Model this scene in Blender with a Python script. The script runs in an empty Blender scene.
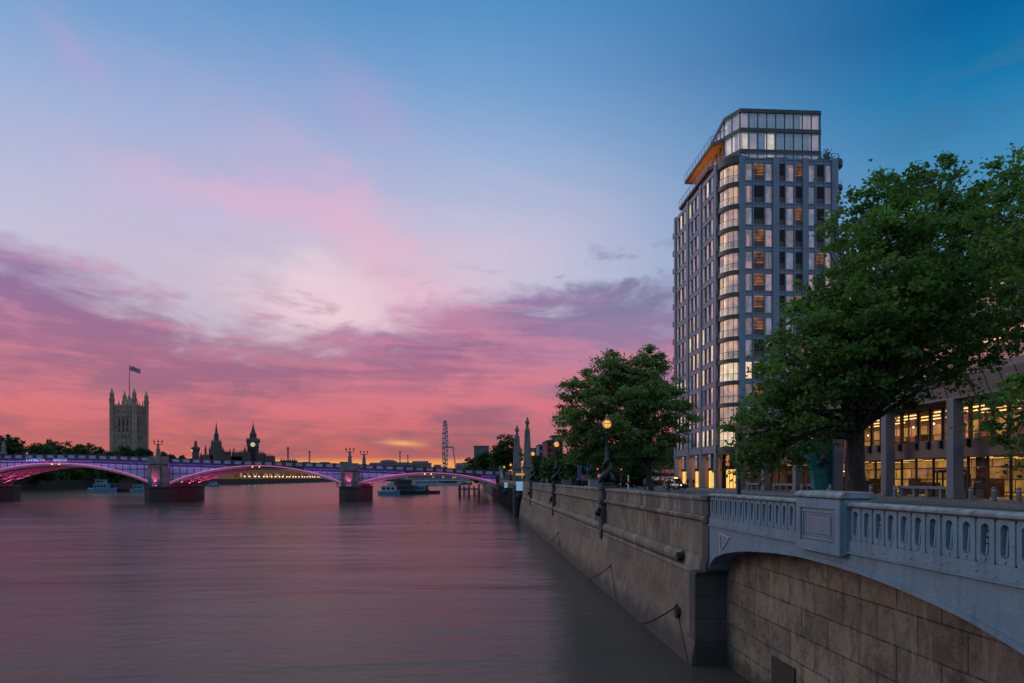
import bpy, bmesh, math, random
import numpy as np
from mathutils import Vector, Matrix
PI = math.pi
random.seed(7)
R = math.radians
sc = bpy.context.scene
col = sc.collection

# ------------------------------------------------------------------ camera
F = 683.0            # focal length in pixels of a 1024 wide frame
EYE = 6.4            # metres above the river
YAW = R(3.268)       # turned slightly towards the bank
cd = bpy.data.cameras.new("camera")
cam = bpy.data.objects.new("camera", cd); col.objects.link(cam)
cam.location = (0, 0, EYE); cam.rotation_euler = (PI / 2, 0, -YAW)
cd.sensor_width = 36; cd.lens = 36 * F / 1024; cd.shift_y = (478 - 341.5) / 1024
cd.clip_start = 0.1; cd.clip_end = 30000
sc.camera = cam

# ------------------------------------------------------------------ render settings
sc.view_settings.view_transform = 'Standard'; sc.view_settings.look = 'None'
sc.view_settings.exposure = 0.0; sc.view_settings.gamma = 1.0
sc.render.engine = 'CYCLES'
cy = sc.cycles
cy.use_denoising = True
try: cy.denoiser = 'OPENIMAGEDENOISE'
except Exception: pass
cy.max_bounces = 6; cy.diffuse_bounces = 3; cy.glossy_bounces = 3; cy.transmission_bounces = 4
cy.transparent_max_bounces = 12; cy.caustics_reflective = False; cy.caustics_refractive = False
cy.sample_clamp_indirect = 4.0; cy.use_light_tree = True

# ------------------------------------------------------------------ node helpers
def lin(c):
    return tuple(((v / 255) / 12.92 if v / 255 <= 0.04045 else ((v / 255 + 0.055) / 1.055) ** 2.4) for v in c) + (1.0,)
class NT:
    """short-hand for building node graphs"""
    def __init__(s, tree): s.t = tree; s.n = tree.nodes; s.l = tree.links
    def new(s, kind, **kw):
        nd = s.n.new(kind)
        for k, v in kw.items(): setattr(nd, k, v)
        return nd
    def put(s, sock, v):
        if isinstance(v, bpy.types.NodeSocket): s.l.new(v, sock)
        elif v is not None: sock.default_value = v
    def m(s, op, a, b=None, c=None, clamp=False):
        nd = s.new('ShaderNodeMath', operation=op); nd.use_clamp = clamp
        s.put(nd.inputs[0], a)
        if b is not None: s.put(nd.inputs[1], b)
        if c is not None: s.put(nd.inputs[2], c)
        return nd.outputs[0]
    def mix(s, f, a, b, mode='MIX'):
        nd = s.new('ShaderNodeMix', data_type='RGBA', blend_type=mode)
        s.put(nd.inputs[0], f); s.put(nd.inputs[6], a); s.put(nd.inputs[7], b)
        return nd.outputs[2]
    def ramp(s, f, stops, interp='LINEAR'):
        nd = s.new('ShaderNodeValToRGB'); cr = nd.color_ramp; cr.interpolation = interp
        while len(cr.elements) < len(stops): cr.elements.new(0.5)
        for e, (p, c) in zip(cr.elements, stops):
            e.position = p; e.color = c if not isinstance(c, (int, float)) else (c, c, c, 1)
        s.put(nd.inputs[0], f); return nd.outputs[0]
    def sstep(s, v, a, b):
        nd = s.new('ShaderNodeMapRange', interpolation_type='SMOOTHSTEP')
        s.put(nd.inputs[0], v); s.put(nd.inputs[1], a); s.put(nd.inputs[2], b)
        nd.inputs[3].default_value = 0; nd.inputs[4].default_value = 1
        return nd.outputs[0]
    def xyz(s, x, y, z):
        nd = s.new('ShaderNodeCombineXYZ')
        s.put(nd.inputs[0], x); s.put(nd.inputs[1], y); s.put(nd.inputs[2], z); return nd.outputs[0]
    def noise(s, vec, scale, detail=4, rough=0.55, dist=0.0):
        nd = s.new('ShaderNodeTexNoise'); s.put(nd.inputs['Vector'], vec)
        nd.inputs['Scale'].default_value = scale; nd.inputs['Detail'].default_value = detail
        nd.inputs['Roughness'].default_value = rough; nd.inputs['Distortion'].default_value = dist
        return nd.outputs[0]

# ------------------------------------------------------------------ sky (world)
def ang(px, py):
    """compass angle and elevation (radians) of a direction of the sky"""
    t = (px - 512) / F; az = math.atan(t) + YAW
    return az, math.atan((478 - py) / F * math.cos(math.atan(t)))
w = bpy.data.worlds.new("World"); sc.world = w; w.use_nodes = True
N = NT(w.node_tree); N.n.clear()
tc = N.new('ShaderNodeTexCoord')
sp = N.new('ShaderNodeSeparateXYZ'); N.l.new(tc.outputs['Generated'], sp.inputs[0])
AZ = N.m('ARCTAN2', sp.outputs[0], sp.outputs[1]); EL = N.m('ARCSINE', sp.outputs[2])
D2 = 180 / PI
azd = N.m('MULTIPLY', AZ, D2); eld = N.m('MULTIPLY', N.m('ABSOLUTE', EL), D2)
def gauss(px, py, sx, sy, rot=0.0, amp=1.0, warp=None):
    a0, e0 = ang(px, py)
    dx = N.m('SUBTRACT', azd, a0 * D2); dy = N.m('SUBTRACT', eld, e0 * D2)
    if warp is not None: dy = N.m('ADD', dy, warp)
    c, s_ = math.cos(R(rot)), math.sin(R(rot))
    u = N.m('ADD', N.m('MULTIPLY', dx, c / sx), N.m('MULTIPLY', dy, s_ / sx))
    v = N.m('ADD', N.m('MULTIPLY', dx, -s_ / sy), N.m('MULTIPLY', dy, c / sy))
    q = N.m('ADD', N.m('MULTIPLY', u, u), N.m('MULTIPLY', v, v))
    return N.m('MULTIPLY', N.m('EXPONENT', N.m('MULTIPLY', q, -1.0)), amp)
vec = N.xyz(N.m('MULTIPLY', azd, 0.045), N.m('MULTIPLY', eld, 0.13), 3.3)
slant = N.xyz(N.m('ADD', N.m('MULTIPLY', azd, 0.05), N.m('MULTIPLY', eld, 0.05)), N.m('ADD', N.m('MULTIPLY', eld, 0.22), N.m('MULTIPLY', azd, 0.035)), 1.7)
streak = N.xyz(N.m('MULTIPLY', azd, 0.035), N.m('ADD', N.m('MULTIPLY', eld, 0.55), N.m('MULTIPLY', azd, 0.012)), 5.1)
n_big = N.noise(vec, 1.6, 5, 0.55, 0.6)
n_mid = N.noise(slant, 1.5, 6, 0.52, 0.5)
n_str = N.noise(streak, 1.7, 6, 0.6, 0.5)
puffv = N.xyz(N.m('MULTIPLY', azd, 0.10), N.m('MULTIPLY', eld, 0.26), 8.8)
n_puf = N.noise(puffv, 1.5, 9, 0.58, 0.35)
np_ = N.m('SUBTRACT', n_puf, 0.5)
nb = N.m('SUBTRACT', n_big, 0.5); nm = N.m('SUBTRACT', n_mid, 0.5); ns = N.m('SUBTRACT', n_str, 0.5)
e90 = N.m('DIVIDE', eld, 90.0)
blueL = N.ramp(e90, [(0, lin((246, 160, 84))), (2.2 / 90, lin((245, 165, 95))), (6 / 90, lin((226, 186, 180))), (13 / 90, lin((205, 200, 216))),
                     (19 / 90, lin((184, 190, 219))), (25 / 90, lin((152, 178, 216))), (30 / 90, lin((116, 160, 208))), (36 / 90, lin((76, 140, 194))), (50 / 90, lin((140, 184, 222))), (1, lin((188, 212, 238)))])
blueR = N.ramp(e90, [(0, lin((190, 140, 130))), (5 / 90, lin((170, 150, 170))), (10 / 90, lin((140, 166, 198))), (15 / 90, lin((104, 152, 190))), (20 / 90, lin((74, 142, 188))),
                     (26 / 90, lin((20, 118, 172))), (30 / 90, lin((2, 98, 154))), (38 / 90, lin((20, 100, 155))), (52 / 90, lin((134, 180, 218))), (1, lin((188, 212, 238)))])
rgt = N.sstep(azd, -2.0, 38.0)
base = N.mix(rgt, blueL, blueR)
# pink wisps high up
for g, c in ((gauss(245, 200, 9, 1.7, -3, 0.6, N.m('MULTIPLY', np_, 8)), (234, 180, 206)),
             (gauss(365, 245, 8, 2.6, -38, 0.6, N.m('MULTIPLY', np_, 10)), (238, 178, 200)), (gauss(410, 305, 5, 3.5, 0, 0.75, N.m('MULTIPLY', np_, 9)), (234, 168, 190)),
             (gauss(150, 255, 10, 4, -12, 0.4, N.m('MULTIPLY', nm, 7)), (205, 180, 205)),
             (gauss(74, 55, 2.6, 1.1, -40, 0.3, N.m('MULTIPLY', np_, 5)), (196, 160, 205)),
             (gauss(365, 105, 5, 2.0, -30, 0.3, N.m('MULTIPLY', np_, 7)), (190, 160, 205)),
             (gauss(250, 150, 16, 5.0, -5, 0.3, N.m('MULTIPLY', nm, 6)), (190, 170, 210)),
             (gauss(230, 290, 12, 3.2, 8, 0.35, N.m('MULTIPLY', nm, 10)), (172, 160, 184)),
             (gauss(320, 305, 7.0, 3.2, -8, 0.9, N.m('MULTIPLY', np_, 9)), (240, 210, 216)),
             (gauss(470, 265, 12, 5, 12, 0.45, N.m('MULTIPLY', nm, 9)), (222, 196, 212))):
    base = N.mix(g, base, lin(c))
# the dense bank of pink cloud near the horizon: its upper edge over the compass angle
fc = N.new('ShaderNodeFloatCurve'); cv = fc.mapping.curves[0]
pts = [(0, 232), (60, 254), (130, 286), (230, 315), (320, 328), (390, 312), (440, 296), (500, 286), (560, 280), (620, 276), (680, 266), (760, 262), (1024, 330)]
pl = [(0.0, 0.14), (0.15, 0.24)] + [((ang(*q)[0] * D2 + 90) / 180, ang(*q)[1] * D2 / 45) for q in pts] + [(0.85, 0.1), (1.0, 0.08)]
while len(cv.points) < len(pl): cv.points.new(0.5, 0.5)
for p_, q in zip(cv.points, pl): p_.location = q
fc.mapping.update()
N.l.new(N.m('DIVIDE', N.m('ADD', azd, 90.0), 180.0, clamp=True), fc.inputs[1])
edge = N.m('MULTIPLY', fc.outputs[0], 45.0)
dist = N.m('SUBTRACT', N.m('ADD', edge, N.m('ADD', N.m('MULTIPLY', nm, 5.0), N.m('ADD', N.m('MULTIPLY', nb, 4.0), N.m('MULTIPLY', np_, 11.0)))), eld)
bank = N.sstep(dist, -1.2, 3.6)
lit = N.ramp(e90, [(0, lin((198, 94, 88))), (2.5 / 90, lin((196, 98, 102))), (5.5 / 90, lin((212, 108, 122))), (9 / 90, lin((210, 122, 142))), (13 / 90, lin((208, 136, 166))), (18 / 90, lin((204, 152, 190)))])
dim = N.ramp(e90, [(0, lin((180, 96, 100))), (2.5 / 90, lin((146, 88, 106))), (5.5 / 90, lin((146, 90, 116))), (9 / 90, lin((158, 98, 132))), (13 / 90, lin((142, 104, 150))), (18 / 90, lin((134, 112, 162)))])
dimR = N.ramp(e90, [(0, lin((206, 120, 110))), (5 / 90, lin((178, 112, 138))), (9 / 90, lin((166, 118, 156))), (14 / 90, lin((128, 118, 158))), (18 / 90, lin((136, 146, 184)))])
dim = N.mix(N.sstep(azd, -1.0, 12.0), dim, dimR)
mixv = N.m('ADD', N.m('MULTIPLY', nm, 1.6), N.m('ADD', N.m('ADD', N.m('MULTIPLY', ns, 2.4), N.m('MULTIPLY', np_, 3.4)), 0.42), clamp=True)
mixv = N.m('ADD', mixv, gauss(370, 400, 9, 2.6, 6, 0.5)); mixv = N.m('ADD', mixv, gauss(40, 400, 9, 2.0, 0, 0.4), clamp=True)
mixv = N.m('SUBTRACT', mixv, gauss(620, 312, 9, 3.0, 8, 0.8), clamp=True)
mixv = N.m('SUBTRACT', mixv, gauss(60, 300, 9, 3.2, -18, 0.75), clamp=True)
mixv = N.m('SUBTRACT', mixv, gauss(310, 350, 8, 2.2, 0, 0.6), clamp=True)
cloud = N.mix(mixv, dim, lit)
skyc = N.mix(N.m('MULTIPLY', bank, 0.94), base, cloud)
pf = N.m('MULTIPLY', N.sstep(n_puf, 0.5, 0.64), gauss(600, 290, 11, 3.2, 8, 1.0), clamp=True)
skyc = N.mix(N.m('MULTIPLY', pf, 0.85), skyc, lin((126, 122, 160)))
pf2 = N.m('MULTIPLY', N.sstep(n_puf, 0.52, 0.66), gauss(300, 330, 14, 3.0, 4, 1.0), clamp=True)
skyc = N.mix(N.m('MULTIPLY', pf2, 0.6), skyc, lin((178, 128, 160)))
pf3 = N.m('MULTIPLY', N.sstep(n_puf, 0.5, 0.62), gauss(985, 110, 9, 4.0, 20, 1.0), clamp=True)
skyc = N.mix(N.m('MULTIPLY', pf3, 0.35), skyc, lin((66, 116, 154)))
# strip of clear orange along the horizon, below the cloud base
gap = N.m('SUBTRACT', 1.0, N.sstep(N.m('ADD', eld, N.m('MULTIPLY', ns, 0.8)), 1.15, 1.75))
gap = N.m('MULTIPLY', gap, N.m('MULTIPLY', N.sstep(azd, -32.0, -24.0), N.m('SUBTRACT', 1.0, N.sstep(azd, 8.0, 20.0))))
skyc = N.mix(N.m('MULTIPLY', gap, 0.9), skyc, N.ramp(N.m('DIVIDE', eld, 3.0), [(0, lin((232, 140, 84))), (0.35, lin((250, 158, 78))), (0.6, lin((252, 176, 84)))]))
skyc = N.mix(N.m('MULTIPLY', gauss(404, 443, 1.7, 0.26, -4, 1.0), N.sstep(n_str, 0.38, 0.6)), skyc, lin((250, 180, 110)))
# opposite side of the sky (behind): plain dusk blue
back = N.sstep(N.m('ABSOLUTE', azd), 75.0, 130.0)
skyc = N.mix(back, skyc, N.ramp(e90, [(0, lin((120, 125, 160))), (0.12, lin((140, 162, 196))), (0.4, lin((140, 178, 216))), (1, lin((188, 212, 238)))]))
nis = N.new('ShaderNodeTexSky'); nis.sky_type = 'NISHITA'; nis.sun_disc = False
SUN_AZ, SUN_EL = R(-58), R(9)
nis.sun_elevation = R(2.0); nis.sun_rotation = SUN_AZ
bg = N.new('ShaderNodeBackground'); N.l.new(skyc, bg.inputs[0]); bg.inputs[1].default_value = 1.0
bg2 = N.new('ShaderNodeBackground'); N.l.new(nis.outputs[0], bg2.inputs[0]); bg2.inputs[1].default_value = 0.004
ad = N.new('ShaderNodeAddShader'); N.l.new(bg.outputs[0], ad.inputs[0]); N.l.new(bg2.outputs[0], ad.inputs[1])
out = N.new('ShaderNodeOutputWorld'); N.l.new(ad.outputs[0], out.inputs[0])

# ------------------------------------------------------------------ the last light of the sun, through cloud
sl = bpy.data.lights.new("sun", 'SUN'); sl.energy = 0.4; sl.angle = R(24); sl.color = (1.0, 0.86, 0.8)
so = bpy.data.objects.new("sun", sl); col.objects.link(so)
so.rotation_euler = Vector((math.sin(SUN_AZ) * math.cos(SUN_EL + R(10)), math.cos(SUN_AZ) * math.cos(SUN_EL + R(10)), math.sin(SUN_EL + R(10)))).to_track_quat('Z', 'Y').to_euler()

# ------------------------------------------------------------------ places: a direction of the view and a distance up the river give a point
SN, CS = math.sin(YAW), math.cos(YAW)
def XA(px, Y):
    t = (px - 512) / F
    return Y * (SN + t * CS) / (CS - t * SN)
def ZA(px, py, Y):
    X = XA(px, Y); return EYE + (478 - py) / F * (X * SN + Y * CS)
def YA(px, X):
    t = (px - 512) / F
    return X * (CS - t * SN) / (SN + t * CS)

# ------------------------------------------------------------------ mesh helper
class MB:
    def __init__(s): s.v = []; s.f = []; s.m = []; s.parts = []
    def add(s, vs, fs, mi=0):
        o = len(s.v); s.v += [tuple(p) for p in vs]; s.parts.append((o, len(s.f)))
        for f in fs: s.f.append(tuple(o + i for i in f)); s.m.append(mi)
        return s
    def quad(s, a, b, c, d, mi=0): return s.add([a, b, c, d], [(0, 1, 2, 3)], mi)
    def box(s, x0, x1, y0, y1, z0, z1, mi=0):
        return s.add([(x0, y0, z0), (x1, y0, z0), (x1, y1, z0), (x0, y1, z0), (x0, y0, z1), (x1, y0, z1), (x1, y1, z1), (x0, y1, z1)],
                     [(0, 3, 2, 1), (4, 5, 6, 7), (0, 1, 5, 4), (1, 2, 6, 5), (2, 3, 7, 6), (3, 0, 4, 7)], mi)
    def prism(s, poly, z0, z1, mi=0):
        n = len(poly); vs = [(x, y, z0) for x, y in poly] + [(x, y, z1) for x, y in poly]
        return s.add(vs, [tuple(range(n))[::-1], tuple(range(n, 2 * n))] + [(i, (i + 1) % n, n + (i + 1) % n, n + i) for i in range(n)], mi)
    def extr(s, prof, y0, y1, mi=0):
        """profile in X,Z pulled along Y"""
        n = len(prof); vs = [(x, y0, z) for x, z in prof] + [(x, y1, z) for x, z in prof]
        return s.add(vs, [tuple(range(n)), tuple(range(n, 2 * n))[::-1]] + [(i, n + i, n + (i + 1) % n, (i + 1) % n) for i in range(n)], mi)
    def extx(s, prof, x0, x1, mi=0):
        """profile in Y,Z pulled along X"""
        n = len(prof); vs = [(x0, y, z) for y, z in prof] + [(x1, y, z) for y, z in prof]
        return s.add(vs, [tuple(range(n))[::-1], tuple(range(n, 2 * n))] + [(i, (i + 1) % n, n + (i + 1) % n, n + i) for i in range(n)], mi)
    def cyl(s, p0, p1, r0, r1=None, n=8, mi=0, caps=True):
        r1 = r0 if r1 is None else r1
        p0, p1 = Vector(p0), Vector(p1); d = (p1 - p0)
        if d.length < 1e-6: return s
        d.normalize(); a = d.orthogonal().normalized(); b = d.cross(a)
        vs = []
        for p, r in ((p0, r0), (p1, r1)):
            for i in range(n):
                t = 2 * PI * i / n; vs.append(p + a * (r * math.cos(t)) + b * (r * math.sin(t)))
        fs = [(i, (i + 1) % n, n + (i + 1) % n, n + i) for i in range(n)]
        if caps: fs += [tuple(range(n))[::-1], tuple(range(n, 2 * n))]
        return s.add(vs, fs, mi)
    def path(s, pts, rs, n=6, mi=0):
        if isinstance(rs, (int, float)): rs = [rs] * len(pts)
        pts = [Vector(p) for p in pts]; vs = []; fs = []; a = None
        for k, p in enumerate(pts):
            d = (pts[min(k + 1, len(pts) - 1)] - pts[max(k - 1, 0)]).normalized()
            if a is None: a = d.orthogonal().normalized()
            a = (a - d * a.dot(d)).normalized(); b = d.cross(a)
            for i in range(n):
                t = 2 * PI * i / n; vs.append(p + a * (rs[k] * math.cos(t)) + b * (rs[k] * math.sin(t)))
        for k in range(len(pts) - 1):
            for i in range(n): fs.append((k * n + i, k * n + (i + 1) % n, (k + 1) * n + (i + 1) % n, (k + 1) * n + i))
        fs += [tuple(range(n))[::-1], tuple(range((len(pts) - 1) * n, len(pts) * n))]
        return s.add(vs, fs, mi)
    def lathe(s, prof, x=0, y=0, z=0, n=12, mi=0, rot=0.0):
        vs = []; fs = []
        for r, h in prof:
            for i in range(n):
                t = 2 * PI * i / n + rot; vs.append((x + r * math.cos(t), y + r * math.sin(t), z + h))
        for k in range(len(prof) - 1):
            for i in range(n): fs.append((k * n + i, k * n + (i + 1) % n, (k + 1) * n + (i + 1) % n, (k + 1) * n + i))
        fs += [tuple(range(n))[::-1], tuple(range((len(prof) - 1) * n, len(prof) * n))]
        return s.add(vs, fs, mi)
    def ball(s, c, r, n=8, mi=0, sz=1.0):
        k = max(4, n // 2 + 1)
        return s.lathe([(max(r * math.sin(PI * i / k), 1e-4), -r * sz * math.cos(PI * i / k)) for i in range(k + 1)], c[0], c[1], c[2], n, mi)
    def pieces(s, name, *a, **k):
        """every shape added becomes an object of its own"""
        out_ = []; P = s.parts + [(len(s.v), len(s.f))]
        for (v0, f0), (v1, f1) in zip(P[:-1], P[1:]):
            q = MB(); q.v = s.v[v0:v1]; q.f = [tuple(i - v0 for i in f) for f in s.f[f0:f1]]; q.m = s.m[f0:f1]
            out_.append(q.build(name, *a, **k))
        return out_
    def build(s, name, mats, parent=None, smooth=False, bevel=0.0, loc=None, world=False, flat_angle=None):
        me = bpy.data.meshes.new(name)
        vs = s.v
        if world and parent is not None:
            o = parent.matrix_basis.translation
            vs = [(x - o.x, y - o.y, z - o.z) for x, y, z in vs]
        me.from_pydata(vs, [], s.f)
        if not isinstance(mats, (list, tuple)): mats = [mats]
        for m_ in mats: me.materials.append(m_)
        if len(mats) > 1: me.polygons.foreach_set('material_index', s.m)
        if smooth: me.polygons.foreach_set('use_smooth', [True] * len(me.polygons))
        bm = bmesh.new(); bm.from_mesh(me); bmesh.ops.recalc_face_normals(bm, faces=bm.faces); bm.to_mesh(me); bm.free()
        me.update()
        ob = bpy.data.objects.new(name, me); col.objects.link(ob)
        if parent is not None: ob.parent = parent
        if loc is not None: ob.location = loc
        if bevel:
            b = ob.modifiers.new('soft edges', 'BEVEL'); b.width = bevel; b.segments = 2; b.limit_method = 'ANGLE'; b.angle_limit = R(35)
        return ob

def tag(o, label=None, cat=None, group=None, kind=None):
    if label: o['label'] = label
    if cat: o['category'] = cat
    if group: o['group'] = group
    if kind: o['kind'] = kind
    return o
def thing(name, label, cat, loc=(0, 0, 0), rz=0.0, group=None):
    o = bpy.data.objects.new(name, None); col.objects.link(o); o.empty_display_size = 0.1
    o.location = loc; o.rotation_euler = (0, 0, rz)
    return tag(o, label, cat, group)
def struct(mb, name, mats, **kw): return tag(mb.build(name, mats, **kw), kind='structure')
def dup(o, parent=None, top=True):
    c = o.copy(); col.objects.link(c)
    if parent is not None: c.parent = parent
    for ch in list(o.children): dup(ch, c, False)
    return c
def place(proto, loc, label, rz=None, group=None, scale=None):
    c = dup(proto); c.location = loc
    if rz is not None: c.rotation_euler = (0, 0, rz)
    if scale is not None: c.scale = (scale,) * 3 if isinstance(scale, (int, float)) else scale
    c['label'] = label
    if group: c['group'] = group
    return c

# ------------------------------------------------------------------ materials
def mat(name, c1, c2=None, rough=0.7, metal=0.0, scale=1.0, bump=0.0, bscale=None, emit=None, estr=0.0, stretch=(1, 1, 1), spec=0.5, c3=None, detail=6, trans=None, coat=0.0):
    """c1/c2 base colours (linear) mixed by noise in object space; c3 a second, finer stain"""
    m = bpy.data.materials.new(name); m.use_nodes = True
    T = NT(m.node_tree); b = T.n['Principled BSDF']
    t = T.new('ShaderNodeTexCoord'); mp = T.new('ShaderNodeMapping'); T.l.new(t.outputs['Object'], mp.inputs[0]); mp.inputs['Scale'].default_value = stretch
    v = mp.outputs[0]
    c1 = tuple(c1) + (1,)
    if c2 is not None:
        f = T.ramp(T.noise(v, scale, detail, 0.6), [(0.35, 0.0), (0.65, 1.0)])
        c = T.mix(f, c1, tuple(c2) + (1,))
        if c3 is not None:
            f2 = T.ramp(T.noise(v, scale * 3.7, detail, 0.65), [(0.5, 0.0), (0.72, 1.0)])
            c = T.mix(f2, c, tuple(c3) + (1,))
        T.l.new(c, b.inputs['Base Color'])
    else: b.inputs['Base Color'].default_value = c1
    b.inputs['Roughness'].default_value = rough; b.inputs['Metallic'].default_value = metal
    b.inputs['Specular IOR Level'].default_value = spec
    if coat: b.inputs['Coat Weight'].default_value = coat
    if emit is not None:
        b.inputs['Emission Color'].default_value = tuple(emit) + (1,); b.inputs['Emission Strength'].default_value = estr
    if bump:
        bn = T.new('ShaderNodeBump'); bn.inputs['Strength'].default_value = bump; bn.inputs['Distance'].default_value = 0.05
        T.l.new(T.noise(v, bscale or scale * 8, 5, 0.6), bn.inputs['Height']); T.l.new(bn.outputs[0], b.inputs['Normal'])
    return m
def glass(name, tint=(0.8, 0.85, 0.9), refl=0.25, rough=0.02, see=1.0):
    m = bpy.data.materials.new(name); m.use_nodes = True; T = NT(m.node_tree); T.n.clear()
    tr = T.new('ShaderNodeBsdfTransparent'); tr.inputs[0].default_value = tuple(c * see for c in tint) + (1,)
    gl = T.new('ShaderNodeBsdfGlossy'); gl.inputs['Roughness'].default_value = rough; gl.inputs[0].default_value = (0.95, 0.95, 0.95, 1)
    lw = T.new('ShaderNodeLayerWeight'); lw.inputs[0].default_value = 0.35
    f = T.m('ADD', T.m('MULTIPLY', lw.outputs['Facing'], min(0.5, refl * 2)), refl * 0.5, clamp=True)
    mx = T.new('ShaderNodeMixShader'); T.l.new(f, mx.inputs[0]); T.l.new(tr.outputs[0], mx.inputs[1]); T.l.new(gl.outputs[0], mx.inputs[2])
    o = T.new('ShaderNodeOutputMaterial'); T.l.new(mx.outputs[0], o.inputs[0]); return m
def window_mat(name, col_a, col_b, estr, gloss=0.5, scale=0.9, folds=0.0, dark=(0.02, 0.025, 0.03)):
    """a lit or unlit room behind glass: uneven light inside, the sky mirrored outside"""
    m = bpy.data.materials.new(name); m.use_nodes = True; T = NT(m.node_tree); b = T.n['Principled BSDF']
    g = T.new('ShaderNodeNewGeometry'); v = g.outputs['Position']
    n1 = T.noise(v, scale, 3, 0.6); f = T.ramp(n1, [(0.36, 0.0), (0.62, 1.0)])
    c = T.mix(f, tuple(col_a) + (1,), tuple(col_b) + (1,))
    if folds:
        s_ = T.new('ShaderNodeSeparateXYZ'); T.l.new(v, s_.inputs[0])
        q = T.m('ADD', s_.outputs[0], s_.outputs[1])
        wv = T.m('ADD', T.m('MULTIPLY', T.m('SINE', T.m('MULTIPLY', q, 42.0)), folds), 1.0 - folds)
        T.l.new(T.m('MULTIPLY', wv, estr), b.inputs['Emission Strength'])
    else: b.inputs['Emission Strength'].default_value = estr
    T.l.new(c, b.inputs['Emission Color'])
    b.inputs['Base Color'].default_value = tuple(dark) + (1,); b.inputs['Roughness'].default_value = 0.06
    b.inputs['Specular IOR Level'].default_value = gloss; b.inputs['Metallic'].default_value = 0.0; b.inputs['IOR'].default_value = 1.9
    return m

def masonry(name, c1, c2, mortar, bw, bh, plane='yz', rough=0.85, tide=None, streak=0.5, bump=0.35, joint=0.012, offset=0.5, light=None, grime=0.0):
    m = bpy.data.materials.new(name); m.use_nodes = True; T = NT(m.node_tree); b = T.n['Principled BSDF']
    t = T.new('ShaderNodeNewGeometry'); s_ = T.new('ShaderNodeSeparateXYZ'); T.l.new(t.outputs['Position'], s_.inputs[0])
    x, y, z = s_.outputs
    u = {'yz': y, 'xz': x, 'any': T.m('ADD', x, y)}[plane]
    br = T.new('ShaderNodeTexBrick'); T.l.new(T.xyz(u, z, 0.0), br.inputs['Vector'])
    br.inputs['Scale'].default_value = 1; br.inputs['Brick Width'].default_value = bw; br.inputs['Row Height'].default_value = bh
    br.inputs['Mortar Size'].default_value = joint; br.inputs['Mortar Smooth'].default_value = 0.3; br.inputs['Bias'].default_value = 0.0; br.offset = offset
    br.inputs['Color1'].default_value = (0.72, 0.72, 0.72, 1); br.inputs['Color2'].default_value = (1.08, 1.05, 1.0, 1); br.inputs['Mortar'].default_value = tuple(mortar) + (1,)
    p3 = T.xyz(x, y, z)
    n1 = T.ramp(T.noise(p3, 0.55, 6, 0.62), [(0.34, 0.0), (0.66, 1.0)])
    c = T.mix(n1, tuple(c1) + (1,), tuple(c2) + (1,))
    c = T.mix(1.0, c, br.outputs['Color'], 'MULTIPLY')
    sv = T.noise(T.xyz(T.m('MULTIPLY', u, 1.7), T.m('MULTIPLY', z, 0.13), 0.0), 1.6, 6, 0.65)
    c = T.mix(T.m('MULTIPLY', T.ramp(sv, [(0.5, 0.0), (0.7, 1.0)]), streak), c, (0.028, 0.026, 0.024, 1))
    if grime:
        g1 = T.noise(p3, 1.9, 9, 0.72, 0.8)
        c = T.mix(T.m('MULTIPLY', T.ramp(g1, [(0.46, 0.0), (0.62, 1.0)]), grime), c, (0.045, 0.038, 0.03, 1))
        g2 = T.noise(p3, 7.0, 8, 0.75, 0.4)
        c = T.mix(T.m('MULTIPLY', T.ramp(g2, [(0.55, 0.0), (0.66, 1.0)]), grime * 0.6), c, (0.42, 0.34, 0.26, 1))
    if light: 
        sw = T.noise(T.xyz(T.m('MULTIPLY', u, 1.1), T.m('MULTIPLY', z, 0.2), 7.0), 2.3, 6, 0.7)
        c = T.mix(T.m('MULTIPLY', T.ramp(sw, [(0.53, 0.0), (0.68, 1.0)]), 0.75), c, tuple(light) + (1,))
    if tide is not None:   # the band the tide wets and greens
        zz = T.m('ADD', z, T.m('MULTIPLY', T.m('SUBTRACT', T.noise(p3, 0.8, 5, 0.6), 0.5), 1.6))
        td = T.m('SUBTRACT', 1.0, T.sstep(zz, tide * 0.25, tide))
        c = T.mix(T.m('MULTIPLY', td, 0.8), c, (0.035, 0.034, 0.024, 1))
    T.l.new(c, b.inputs['Base Color']); b.inputs['Roughness'].default_value = rough
    bn = T.new('ShaderNodeBump'); bn.inputs['Strength'].default_value = bump; bn.inputs['Distance'].default_value = 0.06
    h = T.m('ADD', T.m('MULTIPLY', br.outputs['Fac'], -0.6), T.noise(p3, 5.0, 7, 0.65))
    T.l.new(h, bn.inputs['Height']); T.l.new(bn.outputs[0], b.inputs['Normal'])
    return m

def leaf_mat(name, a, b_, trans=0.35):
    m = bpy.data.materials.new(name); m.use_nodes = True; T = NT(m.node_tree); p = T.n['Principled BSDF']
    g = T.new('ShaderNodeNewGeometry')
    n1 = T.ramp(T.noise(g.outputs['Position'], 0.8, 3, 0.5), [(0.35, 0.0), (0.65, 1.0)])
    rnd = g.outputs['Random Per Island']
    c = T.mix(T.m('ADD', T.m('MULTIPLY', rnd, 0.45), T.m('MULTIPLY', n1, 0.55)), tuple(a) + (1,), tuple(b_) + (1,))
    T.l.new(c, p.inputs['Base Color']); p.inputs['Roughness'].default_value = 0.55; p.inputs['Specular IOR Level'].default_value = 0.35
    tl = T.new('ShaderNodeBsdfTranslucent'); T.l.new(T.mix(1.0, c, (1.3, 1.5, 0.6, 1), 'MULTIPLY'), tl.inputs[0])
    mx = T.new('ShaderNodeMixShader'); mx.inputs[0].default_value = trans
    o = T.n['Material Output']; T.l.new(p.outputs[0], mx.inputs[1]); T.l.new(tl.outputs[0], mx.inputs[2]); T.l.new(mx.outputs[0], o.inputs[0])
    return m

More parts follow.
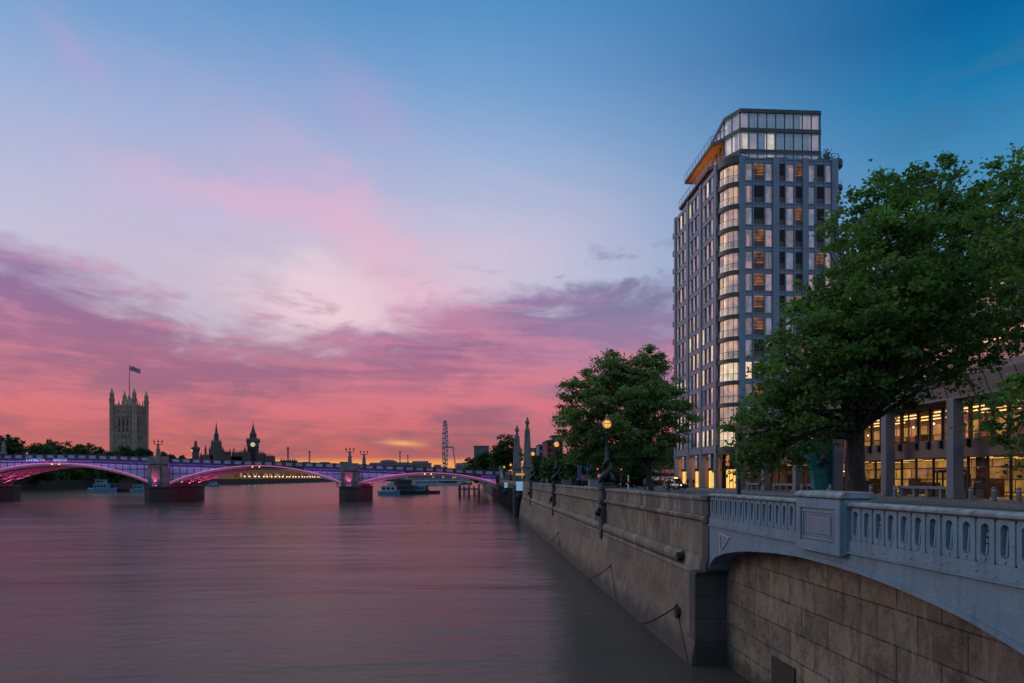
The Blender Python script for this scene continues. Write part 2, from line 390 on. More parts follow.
M = {}
M['dark_metal'] = mat('black_iron', (0.012, 0.014, 0.016), (0.022, 0.026, 0.03), 0.45, 0.0, 3, 0.2)
M['grey_metal'] = mat('grey_metal', (0.16, 0.17, 0.19), (0.12, 0.13, 0.15), 0.5, 0.3, 2)
M['black'] = mat('black_rubber', (0.012, 0.012, 0.013), None, 0.7)
M['bark'] = mat('plane_tree_bark', (0.09, 0.07, 0.055), (0.035, 0.03, 0.026), 0.9, 0, 3.0, 0.9, 9, c3=(0.15, 0.13, 0.1), stretch=(1, 1, 0.35))
M['leaf'] = leaf_mat('plane_tree_leaves', (0.038, 0.085, 0.024), (0.16, 0.27, 0.07), 0.44)
M['leaf_soft'] = leaf_mat('greyer_plane_leaves', (0.07, 0.12, 0.045), (0.21, 0.31, 0.11), 0.45)
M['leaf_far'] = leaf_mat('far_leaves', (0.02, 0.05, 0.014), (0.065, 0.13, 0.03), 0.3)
M['leaf_lit'] = leaf_mat('lit_plane_leaves', (0.042, 0.098, 0.026), (0.17, 0.285, 0.07), 0.42)  # plane leaves again, a brighter lit look put into the colours
M['stone_pale'] = mat('weathered_portland_stone', (0.26, 0.25, 0.22), (0.12, 0.115, 0.1), 0.85, 0, 0.9, 0.4, 6, c3=(0.05, 0.048, 0.045), stretch=(1, 1, 0.4))
M['white_paint'] = mat('white_paint', (0.7, 0.7, 0.68), (0.55, 0.55, 0.54), 0.5, 0, 3)
M['red_paint'] = mat('red_bus_paint', (0.42, 0.012, 0.015), (0.32, 0.012, 0.014), 0.3, 0, 1, coat=0.4)
M['blue_paint'] = mat('blue_paint', (0.02, 0.09, 0.3), (0.02, 0.07, 0.22), 0.45, 0, 2)
M['glass_dark'] = mat('dark_glass', (0.02, 0.024, 0.03), None, 0.06, 0, spec=0.9)
M['amber'] = mat('amber_light', (0.3, 0.12, 0.02), None, 0.4, emit=(1.0, 0.42, 0.08), estr=4.0)
M['red_light'] = mat('red_light', (0.3, 0.01, 0.01), None, 0.4, emit=(1.0, 0.05, 0.04), estr=3.0)
M['white_light'] = mat('white_light', (0.6, 0.6, 0.55), None, 0.4, emit=(1.0, 0.9, 0.7), estr=4.0)

# ================================================================== THE SETTING
def water_mat():
    m = bpy.data.materials.new('river_water'); m.use_nodes = True; T = NT(m.node_tree); b = T.n['Principled BSDF']
    g = T.new('ShaderNodeNewGeometry'); s_ = T.new('ShaderNodeSeparateXYZ'); T.l.new(g.outputs['Position'], s_.inputs[0])
    x, y, z = s_.outputs
    v1 = T.xyz(T.m('MULTIPLY', x, 0.028), T.m('MULTIPLY', y, 0.10), 0.0)
    v2 = T.xyz(T.m('MULTIPLY', x, 1.5), T.m('MULTIPLY', y, 2.2), 2.0)
    v3 = T.xyz(T.m('MULTIPLY', x, 0.012), T.m('MULTIPLY', y, 0.02), 4.0)
    n3 = T.noise(v3, 1.0, 4, 0.6, 0.6)
    bc = T.mix(T.ramp(n3, [(0.35, 0.0), (0.65, 1.0)]), (0.088, 0.068, 0.052, 1), (0.058, 0.046, 0.037, 1))
    T.l.new(bc, b.inputs['Base Color'])
    T.l.new(T.m('ADD', T.m('MULTIPLY', T.noise(v3, 2.0, 4, 0.6, 0.5), 0.2), 0.07), b.inputs['Roughness'])
    b.inputs['IOR'].default_value = 1.33; b.inputs['Specular IOR Level'].default_value = 0.1
    h = T.m('ADD', T.m('MULTIPLY', T.noise(v1, 1.0, 5, 0.55, 0.2), 0.9), T.m('MULTIPLY', T.noise(v2, 1.0, 6, 0.65, 0.4), T.m('MULTIPLY', T.ramp(n3, [(0.3, 0.3), (0.7, 1.0)]), 0.09)))
    bn = T.new('ShaderNodeBump'); bn.inputs['Strength'].default_value = 0.42; bn.inputs['Distance'].default_value = 1.0
    T.l.new(h, bn.inputs['Height']); T.l.new(bn.outputs[0], b.inputs['Normal'])
    return m
LX = 7.4     # foot of the near bank's wall
tag(MB().quad((-6000, -600, 0), (6000, -600, 0), (6000, 9000, 0), (-6000, 9000, 0)).build('river_water', water_mat()), kind='structure')
m_land = mat('dark_ground', (0.05, 0.048, 0.045), (0.03, 0.032, 0.028), 0.9, 0, 0.05)
m_asph = mat('asphalt', (0.05, 0.05, 0.053), (0.036, 0.037, 0.04), 0.75, 0, 0.35, 0.3, 12, c3=(0.065, 0.065, 0.068))
m_pave = masonry('paving_slabs', (0.16, 0.15, 0.145), (0.11, 0.105, 0.1), (0.4, 0.4, 0.4), 0.9, 0.6, 'yz', streak=0.0, bump=0.1)
def pave_mat():
    m = bpy.data.materials.new('paving_slabs_flat'); m.use_nodes = True; T = NT(m.node_tree); b = T.n['Principled BSDF']
    g = T.new('ShaderNodeNewGeometry')
    br = T.new('ShaderNodeTexBrick'); T.l.new(g.outputs['Position'], br.inputs['Vector']); br.inputs['Scale'].default_value = 1
    br.inputs['Brick Width'].default_value = 0.9; br.inputs['Row Height'].default_value = 0.6; br.inputs['Mortar Size'].default_value = 0.008
    br.inputs['Color1'].default_value = (0.13, 0.125, 0.12, 1); br.inputs['Color2'].default_value = (0.17, 0.16, 0.15, 1); br.inputs['Mortar'].default_value = (0.05, 0.05, 0.05, 1)
    c = T.mix(T.ramp(T.noise(g.outputs['Position'], 0.4, 6, 0.6), [(0.35, 0.0), (0.7, 1.0)]), br.outputs[0], (0.08, 0.077, 0.073, 1))
    T.l.new(c, b.inputs['Base Color']); b.inputs['Roughness'].default_value = 0.7
    return m
M['pave'] = pave_mat()
GZ = 4.70
struct(MB().box(9.15, 9000, -400, 9000, -2, GZ - 0.16), 'near_bank_ground', m_land)
struct(MB().box(18.0, 33.0, -400, 176, GZ - 0.3, GZ - 0.12), 'embankment_road', m_asph)
struct(MB().box(8.66, 17.9, -400, 176, GZ - 0.3, GZ), 'riverside_pavement', M['pave'])
struct(MB().box(33.1, 60.0, -400, 176, GZ - 0.3, GZ), 'far_pavement', M['pave'])
kb = MB(); kb.box(17.9, 18.02, -100, 176, GZ - 0.3, GZ + 0.004); kb.box(32.98, 33.1, -100, 176, GZ - 0.3, GZ + 0.004)
struct(kb, 'kerbs', mat('granite_kerb', (0.2, 0.2, 0.2), (0.14, 0.14, 0.14), 0.8, 0, 2))
mk = MB()
for k in range(60): mk.box(25.45, 25.57, -60 + k * 4, -58 + k * 4, GZ - 0.2, GZ - 0.116)
for xx in (18.4, 32.5): mk.box(xx, xx + 0.1, -60, 170, GZ - 0.2, GZ - 0.116)
struct(mk, 'road_markings', mat('road_paint', (0.55, 0.55, 0.52), (0.4, 0.4, 0.38), 0.7, 0, 3))
# roundabout and approach at the end of the bridge
struct(MB().box(8.65, 90, 176, 214, GZ - 0.3, GZ - 0.115), 'roundabout_road', m_asph)
# far bank
struct(MB().box(-9000, -231.2, -400, 9000, -2, 4.6), 'far_bank_ground', m_land)
struct(MB().box(-232, 10, 1500, 9000, -2, 3.8), 'upriver_ground', m_land)

# ================================================================== NEAR BANK WALL
m_wall_low = masonry('smooth_granite_wall', (0.27, 0.2, 0.14), (0.17, 0.13, 0.095), (0.55, 0.55, 0.55), 6.0, 1.15, 'yz', tide=1.15, streak=0.45, bump=0.45, joint=0.007, grime=0.42)
m_wall_up = masonry('weathered_granite_courses', (0.29, 0.235, 0.17), (0.17, 0.14, 0.105), (0.35, 0.33, 0.3), 2.9, 5.0, 'yz', streak=0.6, bump=0.6, joint=0.01, light=(0.38, 0.34, 0.29), grime=0.4)
m_parap = masonry('stained_parapet_stone', (0.25, 0.205, 0.155), (0.125, 0.105, 0.083), (0.25, 0.24, 0.22), 1.45, 5.0, 'yz', streak=0.75, bump=0.45, joint=0.012, light=(0.42, 0.38, 0.33))
m_dock = masonry('dock_wall_blocks', (0.32, 0.25, 0.165), (0.18, 0.145, 0.1), (0.22, 0.2, 0.18), 1.35, 0.74, 'yz', tide=0.9, streak=0.4, bump=1.2, joint=0.016, grime=0.62, light=(0.33, 0.27, 0.22))
m_endwall = masonry('dark_corner_blocks', (0.1, 0.092, 0.082), (0.065, 0.062, 0.056), (0.3, 0.3, 0.3), 2.1, 0.8, 'xz', tide=1.2, streak=0.4, bump=0.5, joint=0.012)  # darker stone for the wall end, pilasters and old wall
Y0, Y1, Y2 = 22.85, 112.0, 187.0
wall = thing('embankment_wall', 'long granite river wall with a sloping smooth foot and a stone parapet', 'river wall', (LX, Y0, 0))
def course(name, prof, m, y0=Y0, y1=Y1, bev=0.015): return MB().extr(prof, y0, y1).build(name, m, wall, world=True, bevel=bev)
mb = MB().extr([(LX - 0.06, -2), (9.3, -2), (9.3, 3.02), (7.86, 3.02), (LX, 0.0)], Y0, Y1); mb.build('battered_foot', m_wall_low, wall, world=True, bevel=0.05)
# rounded plinth, frieze, cornice, parapet, coping
tor = [(7.98 - 0.21 * math.cos(t), 3.42 + 0.26 * math.sin(t)) for t in [(-PI / 2 + PI * k / 8) for k in range(9)]]
course('plinth_ledge', [(7.80, 3.023), (9.2, 3.023), (9.2, 3.16), (7.84, 3.16)], m_wall_up)
course('plinth_roll', [(9.2, 3.163), (9.2, 3.68)] + tor[::-1], m_wall_up, Y0 + 2.6)
course('plinth_end_block', [(7.9, 3.163), (9.2, 3.163), (9.2, 3.68), (8.02, 3.68)], m_wall_up, Y0, Y0 + 2.58)
course('frieze', [(8.03, 3.683), (9.1, 3.683), (9.1, 4.86), (8.02, 4.86)], m_wall_up)
course('cornice', [(7.86, 4.95), (8.0, 4.863), (9.0, 4.863), (9.0, 5.1), (7.93, 5.1), (7.86, 5.06)], m_parap)
course('parapet', [(8.0, 5.103), (8.5, 5.103), (8.5, 5.62), (8.0, 5.62)], m_parap)
course('coping', [(7.93, 5.623), (8.57, 5.623), (8.57, 5.72), (8.5, 5.77), (8.0, 5.77), (7.93, 5.72)], m_parap, bev=0.02)
# dark returned end of the wall, facing the dock
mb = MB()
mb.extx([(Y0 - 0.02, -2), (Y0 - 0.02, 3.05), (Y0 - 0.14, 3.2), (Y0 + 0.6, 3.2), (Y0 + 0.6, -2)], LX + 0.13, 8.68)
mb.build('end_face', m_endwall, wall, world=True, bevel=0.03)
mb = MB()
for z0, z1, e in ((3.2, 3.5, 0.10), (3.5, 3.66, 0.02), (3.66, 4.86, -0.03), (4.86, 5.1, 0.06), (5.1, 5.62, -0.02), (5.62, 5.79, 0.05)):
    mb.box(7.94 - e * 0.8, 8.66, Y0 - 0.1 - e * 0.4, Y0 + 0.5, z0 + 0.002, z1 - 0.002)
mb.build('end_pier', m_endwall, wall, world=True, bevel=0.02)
mb = MB(); mb.cyl((7.47, 24.85, 1.43), (7.9, 24.85, 1.43), 0.2, 0.2, 20); o = mb.build('drain_mouth', M['black'], wall, world=True)
mb = MB(); mb.cyl((7.70, 25.46, 3.42), (7.95, 25.46, 3.42), 0.17, 0.17, 16); mb.build('pipe_mouth', M['black'], wall, world=True)
# pilasters that carry the lamps
LAMP_Y = [41.2, 66.4, 92.8]
for y in LAMP_Y:
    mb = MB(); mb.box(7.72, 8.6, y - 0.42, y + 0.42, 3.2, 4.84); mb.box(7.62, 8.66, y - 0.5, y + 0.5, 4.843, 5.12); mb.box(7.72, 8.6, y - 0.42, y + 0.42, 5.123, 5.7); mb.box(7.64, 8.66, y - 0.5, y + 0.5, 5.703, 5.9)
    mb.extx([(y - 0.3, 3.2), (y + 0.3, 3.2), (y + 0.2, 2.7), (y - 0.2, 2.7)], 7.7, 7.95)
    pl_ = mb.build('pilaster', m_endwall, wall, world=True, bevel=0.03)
    hb = MB(); hb.ball((7.66, y, 4.35), 0.25, 12, sz=1.15); hb.ball((7.5, y, 4.25), 0.13, 8); hb.ball((7.6, y - 0.22, 4.5), 0.1, 8); hb.ball((7.6, y + 0.22, 4.5), 0.1, 8)
    pts = [(7.5, y + 0.2 * math.cos(t), 4.0 + 0.2 * math.sin(t)) for t in [2 * PI * k / 16 for k in range(17)]]
    hb.path(pts, 0.025, 6)
    h_ = hb.build('mooring_head', M['dark_metal'], pl_, smooth=True); h_.location = (-wall.location.x, -wall.location.y, 0)
# older wall beyond, upright, with fender piles
old = thing('old_river_wall', 'older upright river wall with dark timber fender piles near the bridge', 'river wall', (7.0, Y1, 0))
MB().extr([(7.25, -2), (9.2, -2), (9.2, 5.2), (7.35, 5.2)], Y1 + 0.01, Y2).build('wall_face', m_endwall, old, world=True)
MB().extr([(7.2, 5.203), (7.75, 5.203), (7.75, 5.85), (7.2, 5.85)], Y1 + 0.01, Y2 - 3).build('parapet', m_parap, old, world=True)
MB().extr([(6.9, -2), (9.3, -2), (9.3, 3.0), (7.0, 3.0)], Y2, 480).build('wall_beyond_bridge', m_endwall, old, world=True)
for k in range(14):
    y = Y1 + 3 + k * 9.5
    MB().box(6.75, 7.22 if y < 187 else 6.95, y - 0.25, y + 0.25, -1, 4.6 if y < 187 else 3.4).build('fender_pile', M['dark_metal'], old, world=True)
MB().box(6.7, 7.3, Y1 - 1.2, Y1 + 0.4, -1, 5.2).build('corner_pile', M['dark_metal'], old, world=True)

# mooring chains draped on the wall
def wx(z): return LX + 0.46 * z / 3.02 - 0.03
for (ya, za, yb, yc, lb) in ((25.2, 1.62, 29.5, 22.95, 'rusty mooring chain hung beside the drain mouth in the wall foot'),
                             (37.5, 1.55, 43.0, 34.5, 'mooring chain halfway along the wall foot'),
                             (60.5, 1.55, 67.0, 57.0, 'small distant mooring chain on the wall foot')):
    mb = MB()
    def sag(y0, z0, y1, z1, s_):
        pp = []
        for i in range(13):
            t = i / 12; z = z0 + (z1 - z0) * t - s_ * 4 * t * (1 - t); pp.append((wx(z), y0 + (y1 - y0) * t, z))
        return pp
    mb.path(sag(ya, za, yb, 0.05, 0.1), 0.02, 5); mb.path(sag(ya, za, yc, -0.1, 0.05), 0.02, 5); mb.ball((wx(za), ya, za), 0.07, 8)
    tag(mb.build('mooring_chain', M['dark_metal'], smooth=True), lb, 'chain', 'mooring chains on the river wall')

# dock wall set back under the flat arch
dw = thing('dock_wall', 'recessed brown block wall seen under the blue iron arch', 'dock wall', (8.65, 16, 0))
MB().box(8.65, 9.6, -8, Y0 + 0.1, -2, 4.62).build('block_face', m_dock, dw, world=True)
mb = MB(); ya, yb = YA(773, 8.65), YA(796, 8.65)  # dark slab painted in for the darkness of an opening
mb.box(8.60, 8.66, yb, ya, -1, ZA(780, 662, (ya + yb) / 2)); mb.build('culvert_opening', mat('dark_opening_fill', (0.03, 0.025, 0.02), (0.05, 0.04, 0.03), 0.9, 0, 4), dw, world=True)
MB().box(8.3, 9.6, -8.5, 6.3, -2, 4.62).build('south_abutment', m_dock, dw, world=True)

# ================================================================== BLUE IRON DOCK BRIDGE
m_blue = mat('pale_blue_painted_iron', (0.235, 0.325, 0.375), (0.19, 0.27, 0.32), 0.5, 0, 1.1, 0.2, 9, c3=(0.13, 0.165, 0.18), stretch=(1, 1, 0.5))
def painted_iron(name, c1, c2, drip=0.55, rust=0.6):
    m = mat(name, c1, c2, 0.5, 0, 1.1, 0.25, 14); T = NT(m.node_tree); b = T.n['Principled BSDF']
    src = b.inputs['Base Color'].links[0].from_socket; g = T.new('ShaderNodeNewGeometry'); s_ = T.new('ShaderNodeSeparateXYZ'); T.l.new(g.outputs['Position'], s_.inputs[0]); x, y, z = s_.outputs
    d = T.noise(T.xyz(T.m('MULTIPLY', x, 3.0), T.m('MULTIPLY', y, 5.5), T.m('MULTIPLY', z, 0.55)), 1.6, 7, 0.68)
    c = T.mix(T.m('MULTIPLY', T.ramp(d, [(0.5, 0.0), (0.7, 1.0)]), drip), src, (0.07, 0.085, 0.085, 1))
    r_ = T.noise(g.outputs['Position'], 9.0, 8, 0.7); c = T.mix(T.m('MULTIPLY', T.ramp(r_, [(0.63, 0.0), (0.68, 1.0)]), rust), c, (0.11, 0.055, 0.03, 1))
    w_ = T.noise(g.outputs['Position'], 2.3, 8, 0.7, 0.6); c = T.mix(T.m('MULTIPLY', T.ramp(w_, [(0.55, 0.0), (0.66, 1.0)]), 0.14), c, (0.36, 0.42, 0.46, 1))
    T.l.new(c, b.inputs['Base Color']); T.l.new(T.m('ADD', T.m('MULTIPLY', w_, 0.4), 0.32), b.inputs['Roughness']); return m
m_blue = painted_iron('weathered_pale_blue_iron', (0.18, 0.275, 0.335), (0.14, 0.22, 0.275))
m_blue2 = mat('deeper_blue_painted_iron', (0.14, 0.27, 0.33), (0.11, 0.22, 0.28), 0.5, 0, 1.5)
m_capg = mat('lichened_coping_iron', (0.3, 0.31, 0.31), (0.12, 0.14, 0.15), 0.7, 0, 5, 0.3, 16)
ib = thing('iron_dock_bridge', 'pale blue cast iron footway bridge with pierced parapet over the dock mouth', 'bridge', (8.0, 15, 0))
XF = 8.0
def arch_z(y):   # underside of the flat arch
    c_, a_ = 15.6, 8.1
    q = [(6.6, 2.6), (7.8, 3.3), (9.49, 3.86), (10.56, 4.1), (11.5, 4.23), (12.68, 4.35), (13.7, 4.42), (14.9, 4.46), (16.3, 4.47), (17.5, 4.42), (18.6, 4.34), (19.6, 4.25), (20.5, 4.13), (21.4, 3.97), (22.1, 3.77), (22.5, 3.55), (22.8, 3.2)]
    return float(np.interp(y, [p[0] for p in q], [p[1] for p in q]))
ys = [7.5 + (23.7 - 7.5) * (0.5 - 0.5 * math.cos(PI * k / 64)) for k in range(65)]
mb = MB()
for a, b in zip(ys[:-1], ys[1:]):
    za, zb = arch_z(a), arch_z(b)
    if a > Y0 - 0.12: break
    b2 = min(b, Y0 - 0.12); zb = arch_z(b2)
    mb.quad((XF, a, za), (XF, b2, zb), (XF, b2, 4.80), (XF, a, 4.80))
    mb.quad((XF, a, za), (8.7, a, za), (8.7, b2, zb), (XF, b2, zb))
    mb.quad((XF - 0.05, a, za), (XF - 0.05, b2, zb), (XF - 0.05, b2, zb + 0.10), (XF - 0.05, a, za + 0.10))
    mb.quad((XF - 0.05, a, za + 0.10), (XF - 0.05, b2, zb + 0.10), (XF, b2, zb + 0.10), (XF, a, za + 0.10))
    mb.quad((XF - 0.05, a, za), (XF - 0.05, b2, zb), (XF, b2, zb), (XF, a, za))
mb.box(XF - 0.002, 8.6, -6, 7.5, 3.3, 4.80)
mb.build('arch_girder', m_blue, ib, world=True)
mb = MB(); mb.box(XF - 0.07, XF + 0.6, -6, Y0 - 0.14, 4.803, 4.84); mb.box(XF - 0.02, XF + 0.6, -6, Y0 - 0.14, 4.843, 5.07)
yy = Y0 - 0.7
while yy > 0: mb.ball((XF - 0.02, yy, 4.93 - 0.04 * (int(yy * 2.4) % 2)), 0.022, 6); yy -= 0.405
mb.build('riveted_flange', m_blue, ib, world=True)
# raised triangle in the spandrel
tri = [(21.75, 4.62), (21.75, 3.95), (20.85, 4.55)]
mb = MB()
for i in range(3):
    a, b = Vector(tri[i]), Vector(tri[(i + 1) % 3]); c0 = sum((Vector(t) for t in tri), Vector((0, 0))) / 3
    a2, b2 = a + (c0 - a) * 0.22, b + (c0 - b) * 0.22
    for x_ in (XF - 0.03,): mb.quad((x_, *a), (x_, *b), (x_, *b2), (x_, *a2)); mb.quad((x_, *a2), (x_, *b2), (XF + 0.01, *b2), (XF + 0.01, *a2)); mb.quad((x_, *a), (x_, *b), (XF + 0.01, *b), (XF + 0.01, *a))
mb.build('spandrel_moulding', mat('faded_pink_stain_paint', (0.4, 0.38, 0.42), (0.42, 0.33, 0.33), 0.6, 0, 4), ib, world=True)

def stadium_cells(y0, y1, zlo, zhi, x, mb, mb_in, step=0.405, bolts=None):
    """front plate with a row of long round-ended recesses"""
    n = max(1, round((y1 - y0) / step)); st = (y1 - y0) / n; K = 24
    for k in range(n):
        c = y0 + (k + 0.5) * st; hw = st * 0.215; z0, z1 = zlo + 0.1, zhi - 0.07
        hole = []; box_ = []
        for i in range(K):
            t = 2 * PI * i / K + PI / K
            cy_, cz_ = math.cos(t), math.sin(t)
            hz = (z1 - hw) if cz_ > 0 else (z0 + hw * (0.8))
            hole.append((c + hw * cy_, hz + hw * cz_ * (1 if cz_ > 0 else 0.8)))
            q = max(abs(cy_), abs(cz_)); 
            by, bz = cy_ / q, cz_ / q
            box_.append((c + st / 2 * by, (zlo + zhi) / 2 + (zhi - zlo) / 2 * bz))
        vs = [(x, a, b) for a, b in box_] + [(x, a, b) for a, b in hole] + [(x + 0.09, c + (a - c) * 0.82, b) for a, b in hole]
        fs = []
        for i in range(K):
            j = (i + 1) % K; fs.append((i, j, K + j, K + i)); fs.append((K + i, K + j, 2 * K + j, 2 * K + i))
        mb.add(vs, fs)
        mb_in.box(x + 0.085, x + 0.11, c - st * 0.49, c + st * 0.49, zlo, zhi)
        mb_in.cyl((x + 0.04, c, zlo + 0.12), (x + 0.07, c, zhi - 0.16), 0.028, 0.028, 6)
        mb.box(x - 0.018, x + 0.003, c - st / 2 - 0.012, c - st / 2 + 0.012, zlo, zhi)     # bead between the cells
        # little leaf drop below each recess
        mb.add([(x - 0.012, c - 0.035, zlo + 0.075), (x - 0.012, c + 0.035, zlo + 0.075), (x - 0.012, c, zlo + 0.01), (x + 0.002, c, zlo + 0.09)], [(0, 1, 2), (0, 3, 1), (1, 3, 2), (2, 3, 0)])
        if k % 7 == 1 and bolts is not None:
            for zz in np.linspace(z0 + 0.1, z1 - 0.12, 4): bolts.ball((x + 0.05, c, zz), 0.028, 8)
PY0, PY1 = YA(841, 7.83), YA(796, 7.83)
for y0, y1 in ((PY1 + 0.02, Y0 - 0.14), (1.2, PY0 - 0.02)):
    mb, mi_, bo = MB(), MB(), MB(); stadium_cells(y0, y1, 5.073, 5.76, XF + 0.02, mb, mi_, bolts=bo)
    mb.add(bo.v, bo.f, 1)
    pp = mb.build('parapet_panel', [m_blue, M['dark_metal']], ib, world=True); q = mi_.build('recess_back', m_blue2, pp); q.location = (-8.0, -15, 0)
    MB().extr([(XF - 0.05, 5.80), (XF + 0.01, 5.763), (XF + 0.3, 5.763), (XF + 0.36, 5.80), (XF + 0.36, 5.85), (XF + 0.28, 5.885), (XF + 0.03, 5.885), (XF - 0.05, 5.85)], y0, y1).build('parapet_rail', m_capg, ib, world=True, bevel=0.008)
    MB().box(XF + 0.14, XF + 0.3, y0, y1, 5.075, 5.76).build('parapet_back', m_blue, ib, world=True)
# pedestal with a framed panel
a, b = PY0, PY1
pd = thing('iron_pedestal', 'square pale blue iron pedestal with framed panels, standing in the pierced parapet', 'pedestal', (7.83, (a + b) / 2, 4.8))
pd.name = 'iron_pedestal'
MB().box(7.86, 8.52, a + 0.03, b - 0.03, 4.72, 5.95).build('body', m_blue, pd, world=True, bevel=0.012)
def frame_yz(mb, x, y0, y1, z0, z1, w_, d):
    mb.box(x - d, x + 0.01, y0, y1, z0, z0 + w_); mb.box(x - d, x + 0.01, y0, y1, z1 - w_, z1); mb.box(x - d, x + 0.01, y0, y0 + w_, z0 + w_, z1 - w_); mb.box(x - d, x + 0.01, y1 - w_, y1, z0 + w_, z1 - w_)
mb = MB(); frame_yz(mb, 7.862, a + 0.03, b - 0.03, 4.72, 5.93, 0.22, 0.05); frame_yz(mb, 7.862, a + 0.30, b - 0.30, 4.99, 5.66, 0.05, 0.03); frame_yz(mb, 7.862, a + 0.38, b - 0.38, 5.07, 5.58, 0.03, 0.02)
mb.box(7.9, 8.5, a - 0.02, a + 0.035, 4.75, 4.98); mb.box(7.9, 8.5, a - 0.02, a + 0.035, 5.72, 5.93); mb.box(7.9, 8.06, a - 0.02, a + 0.035, 4.98, 5.72); mb.box(8.34, 8.5, a - 0.02, a + 0.035, 4.98, 5.72)
mb.build('panel_frame', m_blue, pd, world=True, bevel=0.008)
MB().box(7.835, 7.863, a + 0.45, b - 0.45, 5.12, 5.53).build('panel', mat('bleached_blue_paint', (0.2, 0.24, 0.29), (0.15, 0.18, 0.22), 0.6, 0, 2.2, stretch=(1, 1, 0.3)), pd, world=True, bevel=0.01)
mb = MB(); mb.extr([(7.78, 5.955), (8.6, 5.955), (8.6, 6.02), (8.5, 6.1), (7.88, 6.1), (7.78, 6.02)], a - 0.05, b + 0.05); mb.build('cap', m_capg, pd, world=True, bevel=0.02)

# ================================================================== RIVER BRIDGE WITH LIT ARCHES
m_bnavy = mat('navy_bridge_iron', (0.03, 0.04, 0.075), (0.02, 0.027, 0.05), 0.5, 0, 0.8)
m_bpan = mat('lilac_parapet_panel', (0.3, 0.26, 0.36), (0.36, 0.31, 0.42), 0.6, 0, 0.8)
m_bspan = mat('lilac_spandrel_plate', (0.4, 0.4, 0.6), (0.32, 0.33, 0.5), 0.6, 0, 0.6)
m_brib = mat('painted_arch_rib', (0.45, 0.36, 0.42), (0.4, 0.3, 0.38), 0.6, 0, 0.8)
m_pink = mat('pink_light_strip', (0.4, 0.1, 0.2), None, 0.5, emit=(1.0, 0.16, 0.42), estr=0.8)
m_purp = mat('violet_light_strip', (0.2, 0.1, 0.3), None, 0.5, emit=(0.62, 0.3, 1.0), estr=5.0)
m_pier = masonry('wet_pier_granite', (0.06, 0.056, 0.052), (0.035, 0.033, 0.031), (0.4, 0.4, 0.4), 1.6, 0.7, 'any', tide=2.8, streak=0.6, bump=0.5)
m_piert = masonry('pier_shaft_stone', (0.27, 0.23, 0.24), (0.18, 0.16, 0.17), (0.4, 0.4, 0.4), 1.6, 0.6, 'any', streak=0.5, bump=0.3)
BY0, BY1 = 187.6, 206.0
DZ = [(-240, 8.0), (-190, 10.4), (-150, 12.1), (-124.9, 12.62), (-112, 12.75), (-100.5, 12.62), (-87, 12.1), (-81.6, 11.85), (-68, 11.35), (-36, 10.34), (-12, 9.4), (4.7, 8.45), (30, 7.6)]
def dz(x): return float(np.interp(x, [p[0] for p in DZ], [p[1] for p in DZ]))
piers = [-187.0, -137.0, -83.3, -33.1]          # centres
half = 2.2
spans = [(-234, -189.3, 7.4), (-184.7, -139.3, 9.2), (-134.7, -85.6, 9.7), (-81, -35.4, 9.05), (-30.8, 6.3, 7.15)]
br = thing('arch_bridge', 'long five span river bridge with navy parapet and arches washed in pink and violet light', 'bridge', (-90, 196, 0))
mb = MB(); xs = np.arange(-236, 12.1, 4.0)
for a, b in zip(xs[:-1], xs[1:]):
    za, zb = dz(a) - 1.75, dz(b) - 1.75
    mb.add([(a, BY0, za), (b, BY0, zb), (b, BY1, zb), (a, BY1, za), (a, BY0, za - 0.5), (b, BY0, zb - 0.5), (b, BY1, zb - 0.5), (a, BY1, za - 0.5)],
           [(0, 1, 2, 3), (4, 7, 6, 5), (0, 4, 5, 1), (3, 2, 6, 7)])
    for y in (BY0 - 0.25, BY1):
        mb.add([(a, y, za - 0.1), (b, y, zb - 0.1), (b, y + 0.25, zb - 0.1), (a, y + 0.25, za - 0.1), (a, y, za + 0.35), (b, y, zb + 0.35), (b, y + 0.25, zb + 0.35), (a, y + 0.25, za + 0.35)],
               [(0, 3, 2, 1), (4, 5, 6, 7), (0, 1, 5, 4), (3, 7, 6, 2)])
mb.build('deck', m_bnavy, br, world=True)
for nm_, y, s_ in (('parapet', BY0 - 0.15, -1), ('parapet', BY1, 1)):
    mb = MB(); x = -235.0
    while x < 9.5:
        x2 = x + 2.7; 
        def seg(xa, xb, zl, zh, yo, th, mi):
            za, zb = dz(xa), dz(xb)
            mb.add([(xa, yo, za + zl), (xb, yo, zb + zl), (xb, yo + th, zb + zl), (xa, yo + th, za + zl), (xa, yo, za + zh), (xb, yo, zb + zh), (xb, yo + th, zb + zh), (xa, yo + th, za + zh)],
                   [(0, 3, 2, 1), (4, 5, 6, 7), (0, 1, 5, 4), (1, 2, 6, 5), (2, 3, 7, 6), (3, 0, 4, 7)], mi)
        seg(x, x + 0.85, -1.38, 0.06, y - 0.1, 0.35, 0)
        seg(x + 0.85, x2, -1.38, -1.05, y, 0.15, 0); seg(x + 0.85, x2, -0.22, 0.0, y - 0.04, 0.25, 0)
        seg(x + 0.85, x2, -1.047, -0.223, y + 0.03, 0.1, 1)
        x = x2
    mb.build(nm_, [m_bnavy, m_bpan], br, world=True)
